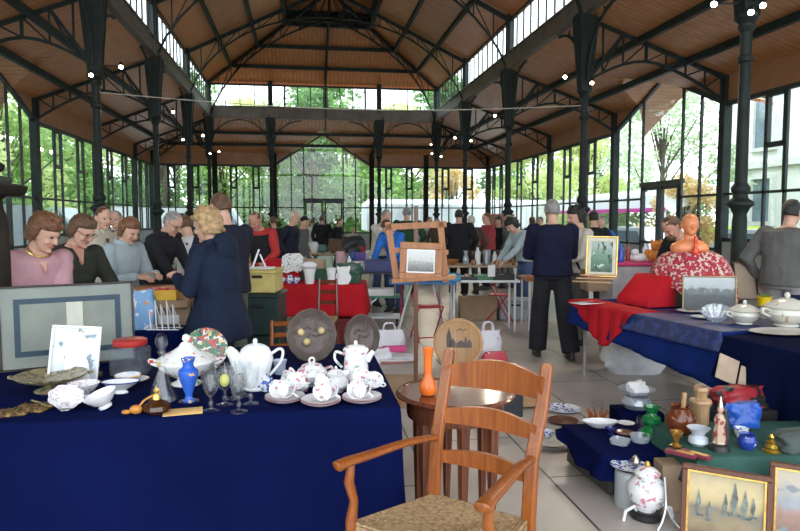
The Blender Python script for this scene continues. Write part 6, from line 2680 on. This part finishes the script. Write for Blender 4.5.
for k, (px, py, a) in enumerate(((633, 298, .5), (643, 292, 1.2))):
    m = MB()
    m.ell((0, 0, .03), (.11, .04, .03))
    m.ell((-.05, 0, .045), (.05, .036, .035))
    single(m, 'cloth_slipper', slip, ('front' if k == 0 else 'rear') + ' grey patterned cloth slipper on the red drape', 'slipper', at(px, py, .80), a)
# raised pink counter behind and its goods
p = ground(640, 7.55)
t = thing('pink_counter', 'tall counter with pink cloth in front of the bearded man', 'counter', p, CAMRZ)
m = MB()
m.bbox((0, 0, .535), (.75, .5, 1.07), .01)
m.build('body', mat('pale_counter', (.45, .42, .42), .8), t, smooth=False)
m = MB()
m.bbox((0, 0, 1.09), (.80, .55, .04), .01)
m.build('pink_cover', mat('deep_pink_cloth', (.60, .05, .16), .8), t, smooth=False)
CZ = 1.111
pot('blue_bottle', 'blue bottle on the pink counter', 'bottle', gp(622, 7.4, CZ), [(.035, 0), (.036, .12), (.014, .16), (.014, .19)], mat('blue_glass', (.03, .08, .45), .1))
org_ = mat('orange_plush', (.70, .25, .05), .9, 0, .2, 20, .6, 60)
m = MB()
m.ell((0, 0, .08), (.075, .07, .08))
m.ell((.02, -.03, .19), (.06, .06, .055))
m.ell((.065, -.03, .235), (.02, .02, .025))
m.ell((-.025, -.03, .235), (.02, .02, .025))
m.ell((-.07, -.03, .10), (.03, .03, .05))
m.ell((.07, -.05, .03), (.035, .05, .03))
single(m, 'plush_toy', org_, 'orange plush toy sitting on the pink counter', 'toy', gp(655, 7.4, CZ), face_cam(gp(655, 7.4, CZ)))
m = MB()
m.ell((0, 0, .05), (.09, .06, .05))
m.ell((-.05, -.01, .11), (.045, .045, .04))
m.tube(smooth_pts([(.07, 0, .06), (.12, 0, .09), (.12, .0, .14)]), .015)
single(m, 'white_figurine', porc, 'white animal figurine between bottle and plush toy', 'figurine', gp(640, 7.4, CZ), CAMRZ)
box1('pink_box', 'pink box at the right end of the pink counter', 'box', gp(668, 7.45, CZ), (.2, .2, .10), mat('pink_plastic', (.70, .12, .30), .5))
item(0, 'at the back of the pink counter', 629, 7.6, CZ, .7, mat('red_glass', (.4, .03, .03), .15), 'slim red-capped')
item(1, 'at the back right of the pink counter', 646, 7.65, CZ, .7, None, 'small')
pot('white_bowl', 'white bowl with a pink rim on top of the red drape', 'bowl', at(641, 264, 1.06), V([(.03, 0), (.035, .006), (.06, .03), (.075, .055)]), rim_m)
pot('small_vase', 'little olive vase beside the pink-rimmed bowl', 'vase', at(653, 264, 1.06), V([(.02, 0), (.035, .03), (.03, .06), (.012, .085), (.016, .10)]), mat('olive_glaze', (.28, .25, .08), .3))
pot('white_jug', 'white jug with dark stripe left of the pink-rimmed bowl', 'jug', at(630, 264, 1.06), V([(.035, 0), (.05, .03), (.045, .08), (.035, .11)]), porc, handle=[(-.04, .09), (-.07, .08), (-.05, .04)])

# damask cloth over an arched hood, bust on top
p = onr(704, 309) + FW * .30
p.z = RZ
flor = pattern_mat('red_floral_damask', (.38, .02, .035), [((.62, .50, .45), .53), ((.20, .01, .02), .58)], 34, rough=.7)
t = thing('floral_drape', 'red and white floral cloth draped over a rounded form under the bust', 'cloth', p, face_cam(p))
m = MB()
rings = []
NU, NV = 40, 18
Wd, Dp, Hh = .41, .27, .53
for i in range(NV + 1):
    a = PI / 2 * i / NV
    ring = []
    for j in range(NU):
        b = 2 * PI * j / NU
        r = math.cos(a * .985) ** .5
        fold = 1 + .05 * math.sin(b * 9) * math.cos(a) ** 2
        x, y, z = Wd * r * math.cos(b) * fold, Dp * r * math.sin(b) * fold, Hh * math.sin(a) ** .95
        # arched opening low at the front left
        dx = (x + .20) / .17
        lim = .20 * math.sqrt(max(0, 1 - dx * dx))
        if y < 0 and z < lim:
            z = lim
            y = y * .98
        ring.append((x, y, z))
    rings.append(ring)
m.loft(rings, cap=False)
o = m.build('cloth', flor, t, ang=80)
sd = o.modifiers.new('thick', 'SOLIDIFY')
sd.thickness = .006
m = MB()
m.lathe([(.001, 0), (.3, 0), (.29, .2), (.22, .40), (.08, .49), (.001, .50)], n=30, sx=1.1, sy=.75)
m.build('hood', mat('shaded_wicker', (.03, .015, .012), .8), t)  # near-black solid stands in for the shaded hollow inside the hood
bp_ = p.copy()
bp_.z = RZ + Hh - .012
skin_or = mat('orange_resin', (.72, .24, .09), .35, 0, .12, 8)
t = thing('bust', 'glossy orange bald shop bust on the floral cloth', 'bust', bp_ - RT * .02, face_cam(bp_) + .25)
m = MB()
m.loft([ring_at(Vector((0, .0, z)), Vector((1, 0, 0)), Vector((0, 1, 0)), a, b, 20) for z, a, b in ((0, .165, .08), (.03, .18, .09), (.07, .17, .085), (.10, .12, .07), (.125, .065, .055), (.16, .052, .052), (.20, .055, .058))])
m.loft([ring_at(Vector((0, yo, z)), Vector((1, 0, 0)), Vector((0, 1, 0)), a, b, 20, 1) for z, a, b, yo in
        ((.165, .02, .03, -.05), (.18, .045, .06, -.03), (.21, .062, .08, -.01), (.25, .072, .092, 0), (.29, .075, .096, .004), (.33, .066, .085, .006), (.355, .045, .06, .008), (.368, .015, .02, .01))])
m.tube([(0, -.085, .27), (0, -.105, .235), (0, -.085, .22)], [.008, .013, .008], 8)
for s in (-1, 1):
    m.ell((s * .074, .015, .25), (.01, .018, .028))
o = m.build('head_and_shoulders', skin_or, t)
remesh(o, .006, 1)
lathe1('red_bottle', 'slender red glass bottle in front of the orange bust', 'bottle', bp_ - RT * .02 - FW * .13 - Vector((0, 0, .035)), [(.022, 0), (.03, .01), (.034, .05), (.018, .09), (.014, .13), (.02, .17), (.016, .19)], mat('red_orange_glass', (.65, .06, .015), .12), n=20)
# engraving in gold frame, brown board behind
eng = picture_mat('wide_engraving', [(0, (.05, .055, .06)), (.45, (.09, .10, .105)), (.62, (.16, .18, .18)), (.70, (.42, .45, .46)), (1, (.52, .55, .57))], scale=5)
framed('framed_engraving', 'wide thin-framed grey engraving leaning against the floral cloth', 'picture', onr(709, 312), .445, .325, .012, mat('dull_gold', (.34, .25, .12), .4, .5), eng, tilt=-9, roll=-1.5)
framed('framed_board', 'brown picture seen from the back right of the floral cloth', 'picture', onr(747, 300), .24, .40, .016, wood_d, mat('kraft_back', (.32, .25, .18), .8, 0, .1, 4), tilt=-12, rz=face_cam(onr(747, 300)) + .5)
for k in range(3):
    lathe1('white_plate', ['bottom', 'middle', 'top'][k] + ' white plate in the pile in front of the floral cloth opening', 'plate', onr(660, 305) + Vector((0, 0, .012 * k)), [(.05, 0), (.07, .004), (.115 - .01 * k, .014)], porc)
lathe1('white_saucer', 'blue-edged saucer on the white plate pile', 'saucer', onr(659, 305) + Vector((0, 0, .036)), [(.03, 0), (.04, .003), (.075, .012)], bluewhite)
lathe1('white_plate', 'single white plate left of the crystal bowls', 'plate', onr(690, 312), [(.05, 0), (.07, .004), (.12, .016)], porc)
lathe1('glass_plate', 'white dish under the edge of the crystal bowls', 'dish', onr(703, 318), [(.04, 0), (.06, .004), (.10, .014)], porc)
lathe1('pink_vase', 'slender pink opaline vase in front of the engraving', 'vase', onr(734, 307), [(.025, 0), (.028, .004), (.016, .02), (.016, .05), (.026, .12), (.03, .125)], mat('pink_opaline', (.62, .16, .30), .3))
crys = glass_mat('crystal', (.88, .92, .96), .16, .06, .22)
lathe1('crystal_bowl', 'large cut crystal bowl tipped towards the aisle', 'bowl', onr(716, 322) + Vector((0, 0, .012)), [(.04, 0), (.05, .006), (.075, .04), (.105, .085), (.11, .095)], crys, wob=(12, .06), rx=.35, ry=-.3)
lathe1('crystal_dish', 'smaller cut crystal dish right of the tipped crystal bowl', 'dish', onr(735, 316), [(.03, 0), (.04, .006), (.06, .04), (.08, .07)], crys, wob=(12, .07))
cream_p = mat('cream_faience', (.60, .58, .50), .15, 0, .08, 12)


def tureen(label, px, py, s, m_):
    return pot('faience_tureen', label, 'tureen', onr(px, py), [(.06, 0), (.065, .006), (.055, .016), (.095, .04), (.115, .075), (.11, .10), (.12, .112)], m_, scale=s,
               handle=[[(-.10, .09), (-.145, .105), (-.15, .08), (-.11, .06)], [(.10, .09), (.145, .105), (.15, .08), (.11, .06)]],
               lid=[(.118, .11), (.11, .12), (.07, .145), (.03, .16)], finial=('ball', .155, .016), hm=1.8)


tureen('small cream faience tureen between the crystal and the flowered one', 744, 324, 1.0, cream_p)
tureen('large cream faience tureen with a flower knob on the platter', 786, 327, 1.38, pattern_mat('faience_flowers', (.60, .58, .50), [((.45, .3, .25), .66), ((.6, .5, .2), .7)], 16, rough=.15))
o = lathe1('serving_platter', 'long cream serving platter under the large faience tureen', 'platter', onr(783, 333), [(.10, 0), (.14, .003), (.19, .010), (.21, .016)], cream_p, sx=1.2, sy=.8, wall=.003)
for q in bpy.data.objects:
    if q.get('label') == 'large cream faience tureen with a flower knob on the platter':
        q.location.z += .006
m = MB()
for k in range(7):
    a = k * .9
    m.ell((.025 * math.cos(a), .025 * math.sin(a), .03 + .01 * (k % 3)), (.02, .02, .014))
single(m, 'china_flowers', pattern_mat('china_petals', (.62, .52, .40), [((.65, .55, .1), .5), ((.6, .35, .4), .6)], 30, rough=.3), 'posy of porcelain flowers behind the large tureen knob', 'flowers', onr(788, 320) + Vector((0, 0, .0)) + FW * .16)
p = onr(764, 306)
t = thing('potted_plant', 'yellow pot with a small green plant behind the tureens', 'plant', p)
m = MB()
m.lathe(V([(.045, 0), (.055, .005), (.068, .085), (.072, .095)]), n=24)
m.build('pot', mat('yellow_glaze', (.75, .55, .02), .3), t)
m = MB()
for k in range(40):
    a = k * 2.4
    r = .015 + .05 * (k / 40)
    b = Vector((r * math.cos(a), r * math.sin(a), .08))
    tp = b + Vector((math.cos(a) * .03, math.sin(a) * .03, .045 - .02 * k / 40))
    sd_ = Vector((-math.sin(a), math.cos(a), 0)) * .010
    m.add([b - sd_ * .4, b + sd_ * .4, tp + sd_ * .2, tp - sd_ * .2], [(0, 1, 2, 3)])
m.build('leaves', mat('plant_green', (.12, .22, .04), .5, 0, .3, 20), t, smooth=False)
lathe1('navy_pot', 'dark navy flared pot at the right edge of the stall', 'pot', onr(797, 308), [(.06, 0), (.075, .06), (.095, .11), (.10, .115)], mat('navy_glaze', (.012, .015, .06), .2))
lathe1('figurine', 'small gilt figurine beside the yellow pot and dark frame', 'figurine', onr(765, 300) + Vector((0, 0, .11)) + FW * .2, [(.02, -.11), (.012, -.02), (.022, .02), (.012, .04), (.018, .06), (.006, .08)], gold, hollow=False) if False else None
# white sack under the table, stray red cloth
bag('rubble_sack', 'big white woven sack lying under the right-hand table', ground(636, 6.75), .62, .40, .34, mat('white_woven_plastic', (.62, .62, .64), .5, 0, .1, 5, .6, 16), False, seed=21, squash=.3)

# ------------------------------------------------------------------ floor display at right
K = Vector((0, 0, 1))
cs = at(621, 437, .25)
t = thing('suitcase', 'black hard suitcase under a navy cloth on the floor', 'suitcase', (cs.x, cs.y, 0), .06)
SL_, SD_ = .46, .56
m = MB()
m.bbox((0, 0, .12), (SL_, SD_, .235), .02)
m.build('shell', mat('black_shell', (.02, .022, .022), .35), t)
for x in (-.16, .16):
    m = MB()
    m.bbox((x, -SD_ / 2 - .006, .15), (.04, .015, .05), .004)
    m.build('latch', steel, t)
m = MB()
m.tube(smooth_pts([(-.06, -SD_ / 2, .12), (-.05, -SD_ / 2 - .03, .12), (.05, -SD_ / 2 - .03, .12), (.06, -SD_ / 2, .12)]), .008)
m.build('handle', blackp, t)


def dsc(x, y):
    return .075 + .05 * math.sin(x * 9 + y * 5)


cloth_cover([(cs + Vector((a * (SL_ / 2 + .02), b * (SD_ / 2 + .01), 0))) for a, b in ((-1, -1), (1, -1), (1, 1), (-1, 1))], .245, dsc, 'cloth_cover', navy, 'navy cloth spread over the suitcase on the floor', waves=.015)
SZ = .249


def ons(px, py):
    return at(px, py, SZ)


lathe1('gravy_boat', 'long white boat-shaped dish on the suitcase', 'dish', ons(600, 427), [(.04, 0), (.05, .008), (.075, .03), (.085, .042)], porc, sx=1.4, sy=.75, rz=-.2)
lathe1('blue_bowl', 'small cobalt blue glass bowl on a foot beside the white boat', 'bowl', ons(611, 435), [(.02, 0), (.022, .004), (.008, .012), (.03, .03), (.038, .045)], glass_mat('cobalt_glass', (.03, .05, .35), .12, .04, .35))
lathe1('glass_ashtray', 'square-cut clear glass ashtray at the suitcase front', 'ashtray', ons(620, 444), [(.045, 0), (.055, .006), (.060, .03)], crys, wob=(4, .10), n=32)
lathe1('glass_dish', 'round clear glass dish right of the ashtray', 'dish', ons(640, 442), [(.04, 0), (.05, .005), (.058, .03), (.060, .045)], crys, wob=(14, .03))
lathe1('tumbler', 'clear glass tumbler behind the round dish', 'glass', ons(641, 430), [(.022, 0), (.024, .004), (.03, .085)], clear)
lathe1('brown_saucer', 'flat brown saucer in the middle of the suitcase', 'saucer', ons(625, 434), [(.03, 0), (.05, .003), (.062, .012)], mat('brown_glaze', (.12, .05, .03), .25))
lathe1('small_dish', 'small white dish right of the boat-shaped one', 'dish', ons(626, 424), [(.025, 0), (.035, .003), (.055, .010)], porc)
# behind the suitcase
p = at(596, 420, 0)
t = thing('claw_vase', 'orange-brown claw-shaped glass holder with clear cup', 'vase', at(597, 427, 0))
amb = glass_mat('amber_glass', (.75, .28, .06), .12, .04, .3)
m = MB()
for k in range(9):
    a = 2 * PI * k / 9
    m.tube(smooth_pts([(.03 * math.cos(a), .03 * math.sin(a), .0), (.07 * math.cos(a), .07 * math.sin(a), .04), (.055 * math.cos(a), .055 * math.sin(a), .09), (.085 * math.cos(a), .085 * math.sin(a), .13)]),
           [.014] * 6 + [.010] * 4 + [.006] * 3, 8)
m.lathe([(.001, .0), (.06, .0), (.055, .03), (.001, .05)], n=20)
m.build('claws', amb, t)
m = MB()
m.lathe(V([(.03, .05), (.04, .09), (.045, .20)]), n=20)
m.build('cup', clear, t)
box1('plinth_box', 'low blue-covered box carrying the glass bowls behind the suitcase', 'box', at(636, 424, 0), (.34, .26, .12), navy)
p = at(636, 424, 0) + K * .121
lathe1('glass_bowl', 'large round clear glass bowl behind the suitcase', 'bowl', p, [(.06, 0), (.09, .01), (.115, .05), (.10, .09), (.09, .10)], crys, wob=(16, .02))
lathe1('glass_comport', 'wide shallow clear bowl stacked on the round glass bowl', 'bowl', p + K * .103, [(.05, 0), (.06, .006), (.10, .03), (.135, .055), (.14, .06)], crys)
bag('crumpled_paper', 'crumpled white paper in the top glass bowl', p + K * .115, .14, .12, .10, white_p, False, seed=31, squash=.6, cat='paper')
lathe1('green_vase', 'emerald green glass vase with swollen rings right of the suitcase', 'vase', at(651, 438, SZ), [(.055, 0), (.065, .01), (.07, .035), (.05, .06), (.028, .075), (.03, .085), (.055, .105), (.055, .13), (.03, .15), (.028, .16), (.045, .19), (.048, .20)],
       glass_mat('emerald_glass', (.02, .38, .10), .14, .04, .4))
lathe1('white_plate', 'white plate with blue pattern lying on the floor behind the suitcase', 'plate', at(563, 410, 0), [(.07, 0), (.09, .004), (.15, .018)], bluewhite)
lathe1('brown_dish', 'brown-edged dish on the floor in front of the blue-patterned plate', 'dish', at(563, 422, 0), [(.06, 0), (.08, .004), (.12, .018)], mat('brown_glaze', (.12, .05, .03), .25))
for k in range(2):
    lathe1('floor_plate', ('lower' if k == 0 else 'upper') + ' plate of the pair between armchair and suitcase', 'plate', at(551, 446, 0) + K * .014 * k, [(.06, 0), (.08, .004), (.13 - .02 * k, .018)], [porc, cream_p][k])
lathe1('blue_bowl', 'blue patterned bowl on the floor plates by the armchair', 'bowl', at(546, 441, 0) + K * .03, [(.03, 0), (.035, .004), (.055, .03), (.06, .045)], bluewhite)
# urn lamp and glass jar
p = at(646, 517, 0)
t = thing('ginger_jar', 'white lidded ginger jar with pink flowers on a dark stand', 'urn', p)
t.scale = (1.08, 1.08, 1.06)
m = MB()
m.lathe([(.001, 0), (.075, 0), (.08, .012), (.06, .025), (.065, .04), (.001, .04)], n=28)
m.build('stand', mat('black_leather', (.02, .02, .02), .4), t)
m = MB()
m.lathe([(.001, .04), (.045, .04), (.05, .05), (.085, .10), (.095, .14), (.09, .17), (.06, .205), (.045, .215), (.045, .225), (.001, .225)], n=32)
m.build('body', rose, t)
m = MB()
m.lathe([(.001, .222), (.06, .222), (.062, .232), (.045, .25), (.02, .262), (.001, .262)], n=28)
l = m.build('lid', rose, t)
m = MB()
m.lathe([(.001, .26), (.012, .262), (.016, .275), (.008, .288), (.001, .29)], n=14)
m.build('knob', gold, l)
for s in (-1, 1):
    m = MB()
    m.tube([(.05 * s, 0, .03), (.075 * s, -.02, .07), (.12 * s, -.02, .05), (.13 * s, -.02, .0)], .008, 8)
    m.build('bracket', porc, t)
p = at(629, 505, 0)
t = thing('glass_jar', 'wide clear glass jar with a patterned dish on top beside the suitcase', 'jar', p)
m = MB()
m.lathe(V([(.075, 0), (.08, .01), (.08, .19), (.075, .20), (.08, .21)]), n=28)
m.build('body', glass_mat('smoke_glass', (.75, .78, .78), .1, .08, .45), t)
lathe1('patterned_dish', 'blue and white patterned dish resting on the glass jar', 'dish', p + K * .212, [(.05, 0), (.07, .004), (.105, .018)], bluewhite)
lathe1('small_pot', 'little brass-knobbed pot standing in the patterned dish', 'pot', p + K * .23 + RT * .03, [(.02, 0), (.028, .02), (.02, .04), (.008, .055)], silver, hollow=False)

# green-covered display box
gb = at(733, 446, .34)
GZ = .345
green_c = mat('sea_green_cloth', (.04, .10, .08), .85, 0, .15, 3, .4, 9, spec=.08)
t = box1('display_box', 'box under the sea-green cloth on the floor', 'box', (gb.x + .20, gb.y + .10, 0), (.90, .56, .335), card, rz=-.12)
cc = t.location
cloth_cover(rect(cc, .93, .58, -.12), GZ - .003, lambda x, y: .16 + .03 * math.sin(x * 6), 'cloth_cover', green_c, 'sea-green cloth over the display box on the floor', waves=.008)
box1('cardboard_box', 'small brown cardboard box left of the framed harbour painting', 'box', at(676, 515, 0) + FW * .1, (.13, .13, .26), card)


def ong(px, py):
    return at(px, py, GZ)


lathe1('brown_jug', 'shiny dark brown ceramic jug with white dots behind the goblet', 'jug', ong(680, 433), [(.05, 0), (.06, .01), (.085, .06), (.085, .10), (.06, .135), (.05, .15), (.06, .165)], pattern_mat('brown_dotted_glaze', (.14, .035, .012), [((.5, .35, .2), .7)], 40, rough=.12))
m = MB()
m.tube([(0, 0, .08), (.01, 0, .24)], .014, 10)
single(m, 'wooden_spoon', wood_l, 'wooden spoon handle standing in the brown jug', 'spoon', ong(680, 433) + Vector((.01, 0, 0)))
lathe1('wooden_vase', 'turned pale wooden vase behind the brown jug', 'vase', ong(700, 424), [(.045, 0), (.05, .01), (.05, .11), (.065, .14), (.06, .155), (.035, .165), (.035, .20), (.045, .215), (.04, .235)], wood_mat('turned_wood', (.32, .17, .08), (.50, .33, .18), .4, 4))
lathe1('gold_goblet', 'gold-banded glass goblet in front of the brown jug', 'goblet', ong(676, 446), [(.03, 0), (.032, .004), (.012, .02), (.018, .04), (.032, .065), (.035, .085)], mat('amber_gold', (.42, .22, .05), .15, .6, .3, 20), n=20)
lathe1('glass_candle_bowl', 'clear frosted bowl vase with gold dots left of the statuette', 'bowl', ong(698, 445), [(.035, 0), (.055, .02), (.05, .045), (.03, .06), (.05, .085), (.062, .10)], pattern_mat('frosted_gold', (.52, .56, .60), [((.6, .5, .15), .66)], 30, rough=.15))
# madonna-like statuette
p = ong(719, 450)
t = thing('statuette', 'tall painted robed statuette on a dark base', 'statuette', p, face_cam(p))
m = MB()
m.lathe([(.001, 0), (.055, 0), (.05, .03), (.035, .04), (.001, .04)], n=20)
m.build('base', mat('black_leather', (.02, .02, .02), .4), t)
m = MB()
m.lathe([(.001, .04), (.038, .04), (.036, .09), (.030, .14), (.034, .17), (.022, .195), (.010, .205), (.001, .205)], n=24, wob=(7, .08), sx=.9, sy=.8)
m.build('robe', pattern_mat('robe_paint', (.50, .36, .26), [((.30, .05, .04), .5), ((.6, .5, .4), .6), ((.45, .32, .08), .66)], 22, rough=.35), t)
m = MB()
m.ell((0, 0, .225), (.016, .018, .022))
m.build('head', skin_m, t)
m = MB()
m.lathe([(.001, .238), (.016, .24), (.012, .262), (.006, .285), (.001, .30)], n=12)
m.build('crown', silver, t)
m = MB()
m.loft([ring_at(Vector((.025, .012, z)), Vector((1, 0, 0)), Vector((0, 1, 0)), a, .02, 14) for z, a in ((.04, .028), (.12, .025), (.19, .016), (.22, .01))])
m.build('dark_cloak', mat('black_leather', (.02, .02, .02), .4), t)
lathe1('cobalt_pot', 'small cobalt blue pot with white flowers on the green cloth', 'pot', ong(747, 449), [(.03, 0), (.045, .02), (.05, .05), (.038, .075), (.042, .085)], pattern_mat('cobalt_flowers', (.02, .05, .30), [((.6, .62, .65), .64)], 26, rough=.15))
lathe1('white_cup', 'pale blue and white cup behind the cobalt pot', 'cup', ong(741, 438), [(.02, 0), (.035, .03), (.04, .06)], bluewhite)
lathe1('brass_bell', 'golden stepped table bell right of the cobalt pot', 'bell', ong(771, 452), [(.042, 0), (.044, .008), (.032, .018), (.034, .03), (.022, .045), (.024, .055), (.010, .068), (.014, .082), (.004, .10)], mat('bright_gold', (.75, .50, .08), .25, .9), hollow=False)
mar = mat('maroon_cover', (.20, .02, .05), .5)
for k, (px, py, a) in enumerate(((681, 455, -.9), (695, 456, -1.0))):
    t = thing('album', ('left' if k == 0 else 'right') + ' maroon album with gilt ornament on the green cloth', 'book', ong(px, py) + Vector((0, 0, .0)), a)
    m = MB()
    m.bbox((0, 0, .009), (.16, .055, .018), .003)
    m.build('cover', mar, t, smooth=False)
    m = MB()
    m.bbox((.02, 0, .019), (.09, .03, .004), .001)
    m.build('gilt_ornament', gold, t, smooth=False)
# things heaped behind, on the floor under the table
HB = at(752, 408, .36) + FW * .05
box1('heap_box', 'dark box on the floor behind the green-covered display', 'box', (HB.x, HB.y, 0), (.60, .22, .36), blackp)
hb = Vector((HB.x, HB.y, 0))
bag('blue_bag', 'shiny blue plastic bag heaped behind the cobalt pot', Vector((cc.x, cc.y, GZ)) + RT * .05 + FW * .22, .22, .14, .14, mat('blue_plastic', (.02, .09, .42), .35, 0, .2, 6, .6, 14), False, seed=41, squash=.5)
bag('red_bag', 'red and black bag heaped behind the blue plastic bag', hb + K * .364 - RT * .05, .34, .2, .13, pattern_mat('red_black', (.35, .02, .03), [((.02, .02, .02), .52), ((.5, .3, .2), .68)], 9, rough=.5), False, seed=42, squash=.5)
bag('red_bag', 'deep red bag in the shadow at the right under the dark cloth', hb + K * .364 + RT * .30, .26, .2, .10, mat('deep_red', (.22, .01, .02), .6), False, seed=43, squash=.4)
p = hb + K * .44 + FW * .10 - RT * .04
t = thing('open_book', 'open beige picture board with dark spine behind the heap', 'book', p + K * .03, CAMRZ)
t.rotation_euler = (R(-25), R(24), CAMRZ)
m = MB()
m.bbox((-.075, 0, .09), (.15, .012, .18), .003)
m.build('left_board', mat('beige_board', (.46, .35, .25), .7), t, smooth=False)
m = MB()
m.bbox((.072, 0, .09), (.11, .012, .14), .003)
m.build('right_board', mat('beige_board', (.46, .35, .25), .7), t, smooth=False)
# paintings on the floor
har = picture_mat('harbour_painting', [(0, (.16, .12, .07)), (.25, (.30, .24, .14)), (.42, (.22, .19, .15)), (.55, (.50, .40, .20)), (.75, (.60, .48, .26)), (1, (.42, .36, .22))],
                  scale=4)
brown_f = wood_mat('dark_red_frame', (.10, .035, .02), (.16, .06, .03), .3, 4)


def boats(t, w_, h_):
    m = MB()
    for (x, z, s) in ((-.12, .34, 1.2), (-.07, .30, .9), (.0, .40, 1.0), (.04, .42, 1.5), (.085, .40, 1.3), (.12, .43, .9)):
        m = MB()
        m.prism([(x - .02 * s, z * h_ / .3 * .32), (x + .025 * s, z * h_ / .3 * .32), (x + .018 * s, z * h_ / .3 * .32 - .01), (x - .015 * s, z * h_ / .3 * .32 - .01)], -.004, 0)
        m.prism([(x - .002, z * h_ / .3 * .32 - .004), (x + .002, z * h_ / .3 * .32), (x + .010 * s, z * h_ / .3 * .32 + .05 * s), (x + .001, z * h_ / .3 * .32 + .10 * s), (x - .012 * s, z * h_ / .3 * .32 + .03 * s)], -.004, 0)
        m.build('painted_boat', mat('paint_dark', (.16, .19, .17), .6, 0, .5, 30), t, smooth=False)


pf = at(724, 541, .03)
pf.z = 0
t = framed('framed_painting', 'sepia harbour painting in a dark red and gold frame, fully visible on the floor', 'picture', pf, .40, .375, .026, brown_f, har, tilt=-7, inner=gold, rz=face_cam(pf) - .02, depth=.03)
boats(t, .4, .375)
pf2 = at(826, 541, .03)
pf2.z = 0
har2 = picture_mat('street_painting', [(0, (.25, .16, .12)), (.3, (.40, .25, .20)), (.5, (.35, .38, .40)), (.8, (.55, .48, .38)), (1, (.5, .45, .35))], blobs=[((.25, .28, .30), .58, 4, 2.0)], scale=6)
framed('framed_painting', 'second gold-edged painting cut by the right edge on the floor', 'picture', pf2, .50, .375, .026, brown_f, har2, tilt=-7, inner=gold, rz=face_cam(pf2) + .1, depth=.03)
bag('grey_cloth_heap', 'grey-green cloth heap at the right edge above the paintings', ong(793, 448) + Vector((0, 0, 0)), .22, .2, .10, mat('grey_green_heap', (.07, .09, .08), .9), False, seed=51, squash=.5, cat='cloth')
# pedestal leg in front: small metal foot
m = MB()
m.tube(smooth_pts([(0, 0, .26), (0, -.02, .12), (-.03, -.04, .04), (-.06, -.05, .0)]), .008, 8)
m.tube(smooth_pts([(0, -.02, .12), (.03, -.04, .04), (.06, -.05, .0)]), .008, 8)
single(m, 'wire_plate_stand', steel, 'empty bent-wire stand between jar and cardboard box', 'stand', at(663, 525, 0))

# ------------------------------------------------------------------ more goods of the middle stalls
more = [
    ('ceramic_jar', 'jar', 'stout blue ceramic jar at the left end of the folding blue table', 398, 9.1, .746, [(.05, 0), (.08, .05), (.07, .12), (.045, .15)], mat('blue_ceramic', (.05, .1, .3), .3)),
    ('tin', 'tin', 'square-looking green tin on the folding blue table under the easel tray', 430, 9.2, .762, [(.07, 0), (.07, .08), (.06, .09)], greenm),
    ('wooden_bowl', 'bowl', 'brown wooden bowl at the left end of the long pale table', 452, 12.1, ZT, [(.06, 0), (.11, .05), (.14, .10)], wood_o),
    ('glass_vase', 'vase', 'grey glass vase beside the broad man in black on the long pale table', 466, 12.2, ZT, [(.05, 0), (.06, .1), (.03, .2), (.05, .26)], crys),
    ('thermos', 'flask', 'black and white flask on the long pale table right of the carving', 521, 12.15, ZT, [(.045, 0), (.045, .2), (.03, .22), (.03, .26)], blackp),
    ('blue_jug', 'jug', 'dark blue jug on the boxes table next to the violet box', 352, 13.3, ZT, [(.06, 0), (.1, .07), (.06, .17), (.07, .2)], mat('blue_ceramic', (.05, .1, .3), .3)),
    ('white_urn', 'urn', 'white urn at the left on the far table before the doors', 314, 16.3, ZT, [(.06, 0), (.12, .12), (.1, .24), (.06, .28)], porc),
    ('red_tin', 'tin', 'red tin at the right end of the far table before the doors', 362, 16.3, ZT, [(.09, 0), (.09, .16), (.08, .17)], redp),
    ('ochre_vase', 'vase', 'ochre vase on the table behind the tall man', 246, 13.4, ZT, [(.06, 0), (.1, .1), (.04, .22), (.06, .28)], mat('ochre_glaze', (.5, .3, .08), .3)),
    ('green_flask', 'bottle', 'green bottle on the table behind the tall man', 256, 13.4, ZT, [(.05, 0), (.05, .2), (.02, .26), (.02, .34)], mat('green_bottle', (.02, .15, .05), .15)),
]
for nm, cat, lb, px, d, z, prof, mm in more:
    lathe1(nm, lb, cat, gp(px, d, z), prof, mm, n=20)
bk = [('red', (.4, .04, .04)), ('white', (.65, .65, .62)), ('blue', (.05, .12, .35)), ('brown', (.2, .1, .05)), ('grey', (.3, .3, .32)), ('yellow', (.6, .45, .1))]
for k, (cn, cc_) in enumerate(bk):
    box1('book', cn + ' book standing in the short row on the folding blue table', 'book', gp(407 + 3.1 * k, 9.0, .747), (.035, .16, .21 + .012 * (k % 3)), mat('book_' + cn, cc_, .6, 0, .05), group='book row on the folding blue table')
for k, (px, d, lb) in enumerate(((428, 8.55, 'red folding metal chair under the blue table'), (500, 9.9, 'red folding metal chair between the grey crate and the white-legged table'))):
    p = ground(px, d)
    t = thing('folding_chair', lb, 'chair', p, CAMRZ + .3 + k)
    for sx in (-1, 1):
        m = MB()
        m.tube([(sx * .19, -.20, 0), (sx * .17, .12, .62)], .010, 8)
        m.build('leg', redp, t)
        m = MB()
        m.tube([(sx * .17, .22, 0), (sx * .17, -.14, .45)], .010, 8)
        m.build('leg', redp, t)
    m = MB()
    m.bbox((0, 0, .45), (.34, .32, .02), .006)
    m.build('seat', redp, t)
    m = MB()
    m.tube([(-.19, -.17, .06), (.19, -.17, .06)], .008, 8)
    m.build('crossbar', redp, t)
